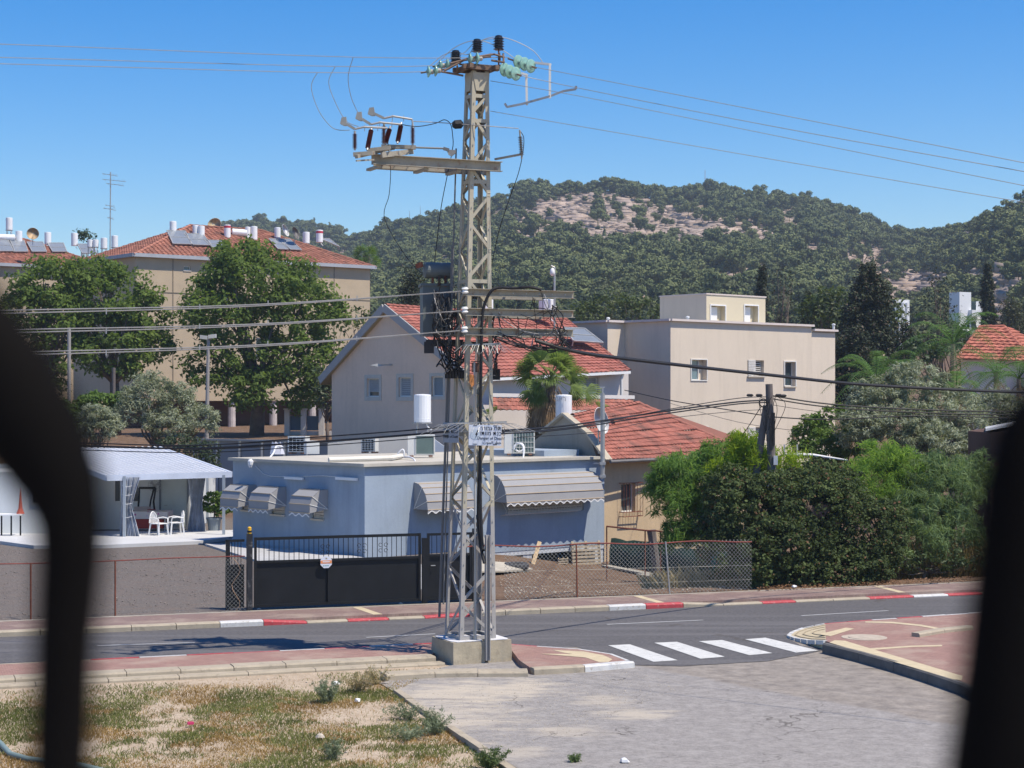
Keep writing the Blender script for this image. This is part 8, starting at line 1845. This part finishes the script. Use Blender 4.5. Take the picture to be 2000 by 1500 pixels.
v, fa = leaf_quads(np.stack([pp[:, 0], pp[:, 1], np.full(n, .14)+.05*rng.random(n)], 1), rdir(n)*np.array([1, 1, .2]), rdir(n)+np.array([0, 0, 1.5]), np.full(n, .08), np.full(n, .05))
tag(fast('leaf_litter', v, fa, leafmat('fallen_leaf', (.17, .09, .05), (.34, .2, .11), .1)), 'brown fallen leaves along the foot of the dark hedge', 'leaves', kind='stuff')
for k, (x, y, lab) in enumerate(((655, 1338, 'small crumpled white litter on the green grass patch'), (698, 1372, 'torn white scrap on the dry grass right of the grey bush'), (625, 1442, 'small pale stone lump in the middle of the dry grass'), (1220, 1490, 'flattened white litter on the grey asphalt'), (1552, 1148, 'pale blue litter among the leaves under the hedge'))):
    c = PZ(x, y, 0 if k < 4 else .15)+V(0, 0, .03); mb = MB(); mb.lathe(c-V(0, 0, .03), [(.03, 0), (.07, .02), (.05, .06), (.01, .075)], 9); mb.v = [tuple(Vector(v_)+V(mn.noise(Vector(v_)*17), mn.noise(Vector(v_)*17+V(3, 0, 0)), 0)*.05) for v_ in mb.v]
    tag(obj('litter', mb, WHITE if k != 2 else PEB, None), lab, 'litter')
c = PZ(372, 1416, 0); mb = MB(); mb.box(c+V(0, 0, .03), (.1, .06, .04), .4); tag(obj('litter', mb, mat('pink_plastic', (.6, .05, .15), .5), None), 'small bright pink scrap in the dry grass', 'litter')
hose([PZ(-60, 1400, 0)+V(0, 0, .03), PZ(0, 1455, 0)+V(0, 0, .03), PZ(20, 1477, 0)+V(0, 0, .03), PZ(55, 1487, 0)+V(0, 0, .03), PZ(160, 1500, 0)+V(0, 0, .03), PZ(300, 1530, 0)], .045, 'grey-green hose lying on the earth at the lower left', mat('grey_green_hose', (.2, .26, .24), .4))
# dry undergrowth behind the fence
dg = [tuple(P(x, 0, D).xy) for x, D in ((1300, 50), (1470, 50), (1500, 56), (1250, 57))]
pts = ground_poly_sample(5000, dg); blades('dry_undergrowth', 'straw coloured weeds growing behind the green net', pts, .55, .018, DRY, .9)
dg = [tuple(P(x, 0, D).xy) for x, D in ((1700, 52), (1960, 52), (1960, 62), (1700, 60))]
pts = ground_poly_sample(9000, dg); blades('dry_undergrowth', 'tall straw grass showing between the stems at the right', pts, 1.0, .016, leafmat('tall_straw', (.22, .15, .06), (.36, .26, .12), .3), .5)
# ------------------------------------------------------------------ hills
ridge_px = [(-900, 560), (200, 545), (380, 500), (425, 455), (480, 441), (560, 443), (640, 452), (680, 468), (705, 474), (740, 458), (820, 447), (862, 433), (900, 425), (940, 413), (985, 396), (1010, 385), (1050, 380), (1120, 373), (1210, 371), (1262, 384), (1300, 390), (1400, 384), (1480, 391), (1560, 402), (1640, 424), (1735, 458), (1800, 472), (1850, 468), (1880, 460), (1920, 447), (1960, 430), (2000, 420), (2300, 380), (2900, 360)]
def ridge(x):
    for (a, ya), (b_, yb) in zip(ridge_px, ridge_px[1:]):
        if a <= x <= b_: t = (x-a)/(b_-a); return ya+(yb-ya)*t
    return ridge_px[-1][1] if x > 0 else ridge_px[0][1]
def Dc(x): return 700+170*smooth(760, 600, x) if x < 1500 else 700-280*smooth(1650, 2000, x)
def Dcr(x):
    d = 640+240*(1-smooth(600, 800, x)); d -= 230*smooth(1700, 2000, x); return d
hx = np.linspace(-900, 2900, 191); hf_ = np.linspace(0, 1, 61); D0 = 222.0
hv = np.zeros((len(hf_)+8, len(hx), 3))
def hill_pt(x, f):
    D = D0+(Dcr(x)-D0)*f**1.15; y = 706+(ridge(x)+2-706)*f**.86
    b_ = 7*mn.noise(V(x*.006, f*4, 3))*math.sin(math.pi*min(1, f))*(1 if f < 1 else 0)
    p = P(x, y+b_, D); return p
for i, f in enumerate(hf_):
    for j, x in enumerate(hx): hv[i, j] = hill_pt(x, f)
for k in range(8):
    for j, x in enumerate(hx):
        p = hill_pt(x, 1); e_ = (k+1)/8; hv[len(hf_)+k, j] = (p.x*(1+.35*e_), p.y*(1+.35*e_), p.z-(p.z+5)*smooth(0, 1, e_))
nx_ = len(hx); ny_ = hv.shape[0]; ii = (np.arange(ny_-1)[:, None]*nx_+np.arange(nx_-1)[None, :]).ravel(); hfc = np.stack([ii, ii+1, ii+nx_+1, ii+nx_], 1)
m_, nt_, n_2, l_, b_s = nodes('hill_soil'); v_ = coords(nt_); a_ = nz(nt_, coords(nt_, (1, 1, 2.5)), .05, 8, .65); f_ = nz(nt_, coords(nt_, (.5, .5, 3.2)), .55, 8, .72)
c_ = mixc(nt_, ramp(nt_, a_, .4, .6), (.21, .15, .105), (.17, .135, .085)); c_ = mixc(nt_, ramp(nt_, f_, .50, .60), c_, (.50, .40, .33)); c_ = mixc(nt_, mth(nt_, 'MULTIPLY', ramp(nt_, nz(nt_, v_, .9, 5), .55, .65), .7), c_, (.09, .10, .05))
l_.new(c_, b_s.inputs['Base Color']); b_s.inputs['Roughness'].default_value = .95; bump(nt_, b_s, f_, 1.0, .8)
tag(fast('hill', hv.reshape(-1, 3), hfc, m_, smooth=True), kind='structure')
# tree cover density in picture columns, as fraction up the slope
def bare(x, y):
    b_ = 0
    for (cx, cy, rx, ry, s_) in ((1150, 420, 130, 45, .9), (1250, 455, 150, 40, .9), (1400, 470, 150, 28, .8), (1180, 470, 90, 25, .7), (1040, 440, 60, 60, .4), (1330, 430, 90, 30, .6), (1690, 530, 60, 40, .8), (1590, 500, 60, 18, .5), (1900, 560, 160, 22, .95), (1790, 570, 80, 40, .9), (1980, 600, 80, 30, .9), (1450, 560, 120, 25, .5), (1250, 590, 120, 16, .5), (1740, 610, 60, 40, .7), (1970, 430, 40, 20, .5), (640, 440, 60, 12, .4), (760, 470, 30, 14, .4)):
        d = ((x-cx)/rx)**2+((y-cy)/ry)**2
        if d < 1: b_ = max(b_, s_*min(1, (1-d)*2.5))
    return b_
def crown_proto(rg, kind):
    """unit tree, about 1 high; returns verts and quads"""
    pts = []; nb = 11
    if kind == 'pine':
        for k in range(nb): a = rg.uniform(0, 6.28); r = rg.uniform(0, .36)**1; pts.append((r*math.cos(a), r*math.sin(a), rg.uniform(.42, .86), rg.uniform(.13, .21)))
    elif kind == 'round':
        for k in range(nb): a = rg.uniform(0, 6.28); r = rg.uniform(0, .42); z = rg.uniform(.2, .8); pts.append((r*math.cos(a)*(1.1-z*.5), r*math.sin(a)*(1.1-z*.5), z, rg.uniform(.14, .22)))
    else:
        for k in range(9): z = .08+.85*k/9; pts.append((rg.uniform(-.04, .04), rg.uniform(-.04, .04), z, .15*(1.05-z)+.03))
    V_ = []; 
    for (x, y, z, r) in pts:
        n = 110; d = rg.normal(size=(n, 3)); d /= np.linalg.norm(d, axis=1, keepdims=True); rr = r*(.6+.55*rg.random(n))[:, None]
        c = np.array([x, y, z])+d*rr*np.array([1, 1, .72]); ax = rg.normal(size=(n, 3)); ax /= np.linalg.norm(ax, axis=1, keepdims=True); nn = d+.45*rg.normal(size=(n, 3))+np.array([0, 0, .2]); nn /= np.linalg.norm(nn, axis=1, keepdims=True)
        ax -= nn*np.sum(ax*nn, 1)[:, None]; ax /= np.linalg.norm(ax, axis=1, keepdims=True)+1e-9
        v, _ = leaf_quads(c, ax, nn, np.full(n, r*.6), np.full(n, r*.42)); V_.append(v)
    tb = np.array([[-.02, 0, -.1], [.02, 0, -.1], [.015, 0, .6], [-.015, 0, .6], [0, -.02, -.1], [0, .02, -.1], [0, .015, .6], [0, -.015, .6]]); V_.append(tb)
    v = np.concatenate(V_); return v, np.arange(len(v)).reshape(-1, 4)
HL = leafmat('hill_pine_leaf', (.040, .062, .030), (.082, .105, .048), .15, .7)
def hillleaf(name, c0, c1):
    m, nt, n, l, b = nodes(name); oi = n.new('ShaderNodeObjectInfo'); g = n.new('ShaderNodeNewGeometry'); at = n.new('ShaderNodeAttribute'); at.attribute_type = 'INSTANCER'; at.attribute_name = 'tint'
    c = mixc(nt, at.outputs['Fac'], c0, c1); c = mixc(nt, mth(nt, 'MULTIPLY', g.outputs['Random Per Island'], .5), c, tuple(x*1.6 for x in c1))
    l.new(c, b.inputs['Base Color']); b.inputs['Roughness'].default_value = .8; b.inputs['Specular IOR Level'].default_value = .1; return m
HLI = hillleaf('forest_leaf', (.05, .070, .028), (.14, .16, .066))
protos = [crown_proto(np.random.default_rng(i), k) for i, k in enumerate(['pine', 'pine', 'round', 'round', 'round', 'pine', 'spire'])]
# candidate positions
cands = []; rf = random.Random(11)
for _ in range(26000):
    x = rf.uniform(-250, 2250); f = rf.random()**.8
    p = hill_pt(x, f); y = 775-(p.z-CAMZ)*FPX/p.y
    bq = bare(x, y); dn = .95-bq*.95 if bq < .3 else .26*(1-bq)+.03
    dn *= .7+.6*(mn.noise(V(x*.012, y*.03, 0))+.5)
    if mn.noise(V(x*.021+5, y*.07, 9)) > .20: dn *= .3
    if (1855 < x < 1970 and p.y < 275 and p.y > 0) or (1735 < x < 1795 and p.y < 245): continue
    if rf.random() < dn*.66: cands.append((x, f, p, y))
for _ in range(900):     # rows along the skyline
    x = rf.uniform(-250, 2250); f = rf.uniform(.975, 1.0); p = hill_pt(x, f); cands.append((x, f, p, 400))
pts_f = []
for (x, f, p, y) in cands:
    s_ = rf.choice((rf.uniform(1.8, 3.8), rf.uniform(3.2, 6.6)))*(.85+.3*f)*(1.0 if f < .97 else rf.uniform(.7, 1.05))
    if 1700 < x < 2000: s_ *= .85
    k = 6 if rf.random() < (.06 if x < 1500 else .14) else rf.randrange(6)
    if x > 1500 and rf.random() < .25: k = 0
    pts_f.append((p.x, p.y, p.z-.15, s_, k, rf.uniform(0, 6.28), rf.random()))
pts_f = np.array(pts_f)
D_c = np.hypot(pts_f[:, 0], pts_f[:, 1]); order = np.argsort(D_c)
# the 300 nearest-looking in front are trees of their own, the rest is forest
vis = [i for i in order if abs(pts_f[i, 0]/pts_f[i, 1]) < .30]
solo = set(); cnt = 0
big = sorted(vis, key=lambda i: -(pts_f[i, 3]/pts_f[i, 1]))
for i in big[:300]: solo.add(i)
pmesh = []
SOLOM = [leafmat('hill_tree_dark', (.045, .066, .026), (.09, .115, .045), .12, .8), leafmat('hill_tree_olive', (.075, .09, .038), (.14, .155, .066), .12, .8), leafmat('hill_tree_green', (.06, .085, .032), (.12, .145, .06), .15, .8)]
for pi, (v, f) in enumerate(protos):
    for mi_ in range(3):
        me = bpy.data.meshes.new('hill_crown'); nv_ = len(v)
        me.vertices.add(nv_); me.vertices.foreach_set('co', v.astype(np.float32).ravel()); me.loops.add(nv_); me.loops.foreach_set('vertex_index', f.astype(np.int32).ravel()); me.polygons.add(len(f)); me.polygons.foreach_set('loop_start', np.arange(0, nv_, 4, dtype=np.int32)); me.update(calc_edges=True); me.materials.append(SOLOM[mi_]); pmesh.append(me)
desc = {0: 'flat topped', 1: 'flat topped', 5: 'flat topped', 2: 'rounded', 3: 'rounded', 4: 'rounded', 6: 'slender'}
for i in sorted(solo):
    x, y, z, s_, k, a, r_ = pts_f[i]; k = int(k); mi_ = int(r_*2.99)
    o = bpy.data.objects.new('hill_tree', pmesh[k*3+mi_]); COL.objects.link(o); o.location = (x, y, z); o.rotation_euler = (0, 0, a); ww_ = .95 if k != 6 else .8; o.scale = (s_*ww_, s_*ww_, s_); WM[o.name] = Matrix.Identity(4)
    cx_ = 1000+x/y*FPX; side_ = next(nm for lim, nm in ((420, 'far left, beyond the apartment tanks'), (760, 'left, beyond the apartment roof'), (1000, 'directly behind the pylon'), (1240, 'above the red gabled roof'), (1500, 'above the beige roof room'), (1700, 'above the broad dark cypress'), (1850, 'above the narrow white block'), (9999, 'above the red hipped roof')) if cx_ < lim)
    tag(o, f"{desc[k]} {('dark green', 'grey-olive', 'mid green')[mi_]} hill tree {side_}", 'tree', f"{desc[k]} {('dark green', 'grey-olive', 'mid green')[mi_]} hill trees {side_}")
rest = np.array([pts_f[i] for i in range(len(pts_f)) if i not in solo])
# one object holding prototypes and points; geometry nodes set a prototype on each point
allv = []; allf = []; pid = []; off = 0
for pi, (v, f) in enumerate(protos): allv.append(v+np.array([0, 0, -300.])*0); allf.append(f+off); off += len(v); pid += [pi]*len(v)
npro = off; allv.append(rest[:, :3]); V_all = np.concatenate(allv); F_all = np.concatenate(allf)
me = bpy.data.meshes.new('hillside_forest'); me.vertices.add(len(V_all)); me.vertices.foreach_set('co', V_all.astype(np.float32).ravel())
me.loops.add(F_all.size); me.loops.foreach_set('vertex_index', F_all.astype(np.int32).ravel()); me.polygons.add(len(F_all)); me.polygons.foreach_set('loop_start', np.arange(0, F_all.size, 4, dtype=np.int32)); me.update(calc_edges=True)
def attr(nm, ty, arr):
    a = me.attributes.new(nm, ty, 'POINT'); a.data.foreach_set('value', np.asarray(arr, dtype=np.int32 if ty == 'INT' else np.float32))
z0_ = np.zeros(npro); attr('pid', 'INT', np.concatenate([pid, np.full(len(rest), -1)])); attr('siz', 'FLOAT', np.concatenate([z0_, rest[:, 3]])); attr('kind_id', 'INT', np.concatenate([z0_, rest[:, 4]])); attr('ang', 'FLOAT', np.concatenate([z0_, rest[:, 5]])); attr('tint', 'FLOAT', np.concatenate([z0_, rest[:, 6]]))
fo_ = link('hillside_forest', me, HLI); tag(fo_, 'dense pine and oak forest covering the hill behind the town', 'forest', kind='stuff')
ng = bpy.data.node_groups.new('forest_nodes', 'GeometryNodeTree'); ng.interface.new_socket('Geometry', in_out='INPUT', socket_type='NodeSocketGeometry'); ng.interface.new_socket('Geometry', in_out='OUTPUT', socket_type='NodeSocketGeometry')
N = ng.nodes.new; Lk = ng.links.new; gi, go = N('NodeGroupInput'), N('NodeGroupOutput')
def named(nm, ty):
    n = N('GeometryNodeInputNamedAttribute'); n.data_type = ty; n.inputs['Name'].default_value = nm; return n.outputs['Attribute']
def cmp_(a, val):
    n = N('FunctionNodeCompare'); n.data_type = 'INT'; n.operation = 'EQUAL'; Lk(a, n.inputs[2]); n.inputs[3].default_value = val; return n.outputs[0]
pidn = named('pid', 'INT'); out_join = N('GeometryNodeJoinGeometry'); comb = N('ShaderNodeCombineXYZ'); Lk(named('ang', 'FLOAT'), comb.inputs[2]); sizn = named('siz', 'FLOAT')
sp0 = N('GeometryNodeSeparateGeometry'); sp0.domain = 'POINT'; Lk(gi.outputs[0], sp0.inputs['Geometry']); Lk(cmp_(pidn, -1), sp0.inputs['Selection'])
for pi in range(len(protos)):
    s1_ = N('GeometryNodeSeparateGeometry'); s1_.domain = 'POINT'; Lk(gi.outputs[0], s1_.inputs['Geometry']); Lk(cmp_(pidn, pi), s1_.inputs['Selection'])
    iop = N('GeometryNodeInstanceOnPoints'); Lk(sp0.outputs[0], iop.inputs['Points']); Lk(s1_.outputs[0], iop.inputs['Instance']); Lk(cmp_(named('kind_id', 'INT'), pi), iop.inputs['Selection'])
    Lk(comb.outputs[0], iop.inputs['Rotation']); Lk(sizn, iop.inputs['Scale']); Lk(iop.outputs[0], out_join.inputs[0])
sm = N('GeometryNodeSetMaterial'); sm.inputs['Material'].default_value = HLI; Lk(out_join.outputs[0], sm.inputs[0]); Lk(sm.outputs[0], go.inputs[0])
md = fo_.modifiers.new('scatter', 'NODES'); md.node_group = ng
# limestone ledges on the bare patches
rk = []; rf = random.Random(4)
while len(rk) < 8000:
    x = rf.uniform(900, 2100); f = rf.random(); p = hill_pt(x, f); y = 775-(p.z-CAMZ)*FPX/p.y
    if rf.random() < bare(x, y)*1.0+(.35 if mn.noise(V(x*.021+5, y*.07, 9)) > .20 else .03): rk.append((p, rf.uniform(.3, 1.3)*(1+(rf.random() < .08)*1.2)))
vs = np.zeros((len(rk), 8, 3)); cube = np.array([(-1, -1, -1), (1, -1, -1), (1, 1, -1), (-1, 1, -1), (-1, -1, 1), (1, -1, 1), (1, 1, 1), (-1, 1, 1)], float)
for i, (p, s_) in enumerate(rk):
    a = rng.uniform(-.5, .5)+.3; c, s0 = math.cos(a), math.sin(a); q = cube*(1+.4*rng.normal(size=(8, 3)))*np.array([s_*1.1, s_*.6, s_*.26]); q = np.stack([q[:, 0]*c-q[:, 1]*s0, q[:, 0]*s0+q[:, 1]*c, q[:, 2]], 1); vs[i] = q+np.array(p)
ff = (np.arange(len(rk))[:, None, None]*8+np.array([(0, 3, 2, 1), (4, 5, 6, 7), (0, 1, 5, 4), (1, 2, 6, 5), (2, 3, 7, 6), (3, 0, 4, 7)])[None]).reshape(-1, 4)
tag(fast('limestone_ledges', vs.reshape(-1, 3), ff, mat('hill_limestone', (.38, .30, .25), .9, .3, .5, .3, 4)), 'pinkish pale limestone ledges showing between the hill trees', 'rocks', kind='stuff')
# masts on the hill
for x, yb, yt, lab in ((1377, 372, 332, 'thin red and white mast on the hill crest'), (821, 434, 402, 'thin lattice mast on the far left ridge'), (800, 436, 412, 'shorter faint mast on the far left ridge')):
    D = Dcr(x); mb = MB(); mb.tube([P(x, yb+4, D), P(x, yt, D)], .16, 5, r1=.06); tag(obj('hill_mast', mb, mat('mast_red', (.4, .15, .12)) if x == 1377 else GALV, None), lab, 'mast')
# ------------------------------------------------------------------ thin summer haze
hm = bpy.data.materials.new('haze_air'); hm.use_nodes = True; hn = hm.node_tree.nodes; hn.clear()
ho = hn.new('ShaderNodeOutputMaterial'); pvn = hn.new('ShaderNodeVolumePrincipled'); pvn.inputs['Color'].default_value = (.78, .88, 1, 1); pvn.inputs['Density'].default_value = .00032; pvn.inputs['Anisotropy'].default_value = .3
hm.node_tree.links.new(pvn.outputs[0], ho.inputs['Volume'])
HAZE = True
if HAZE:
    mb = MB(); mb.ob(V(-1200, -320, -8), (2400, 0, 0), (0, 1580, 0), (0, 0, 128)); tag(obj('haze', mb, hm, None), kind='stuff')
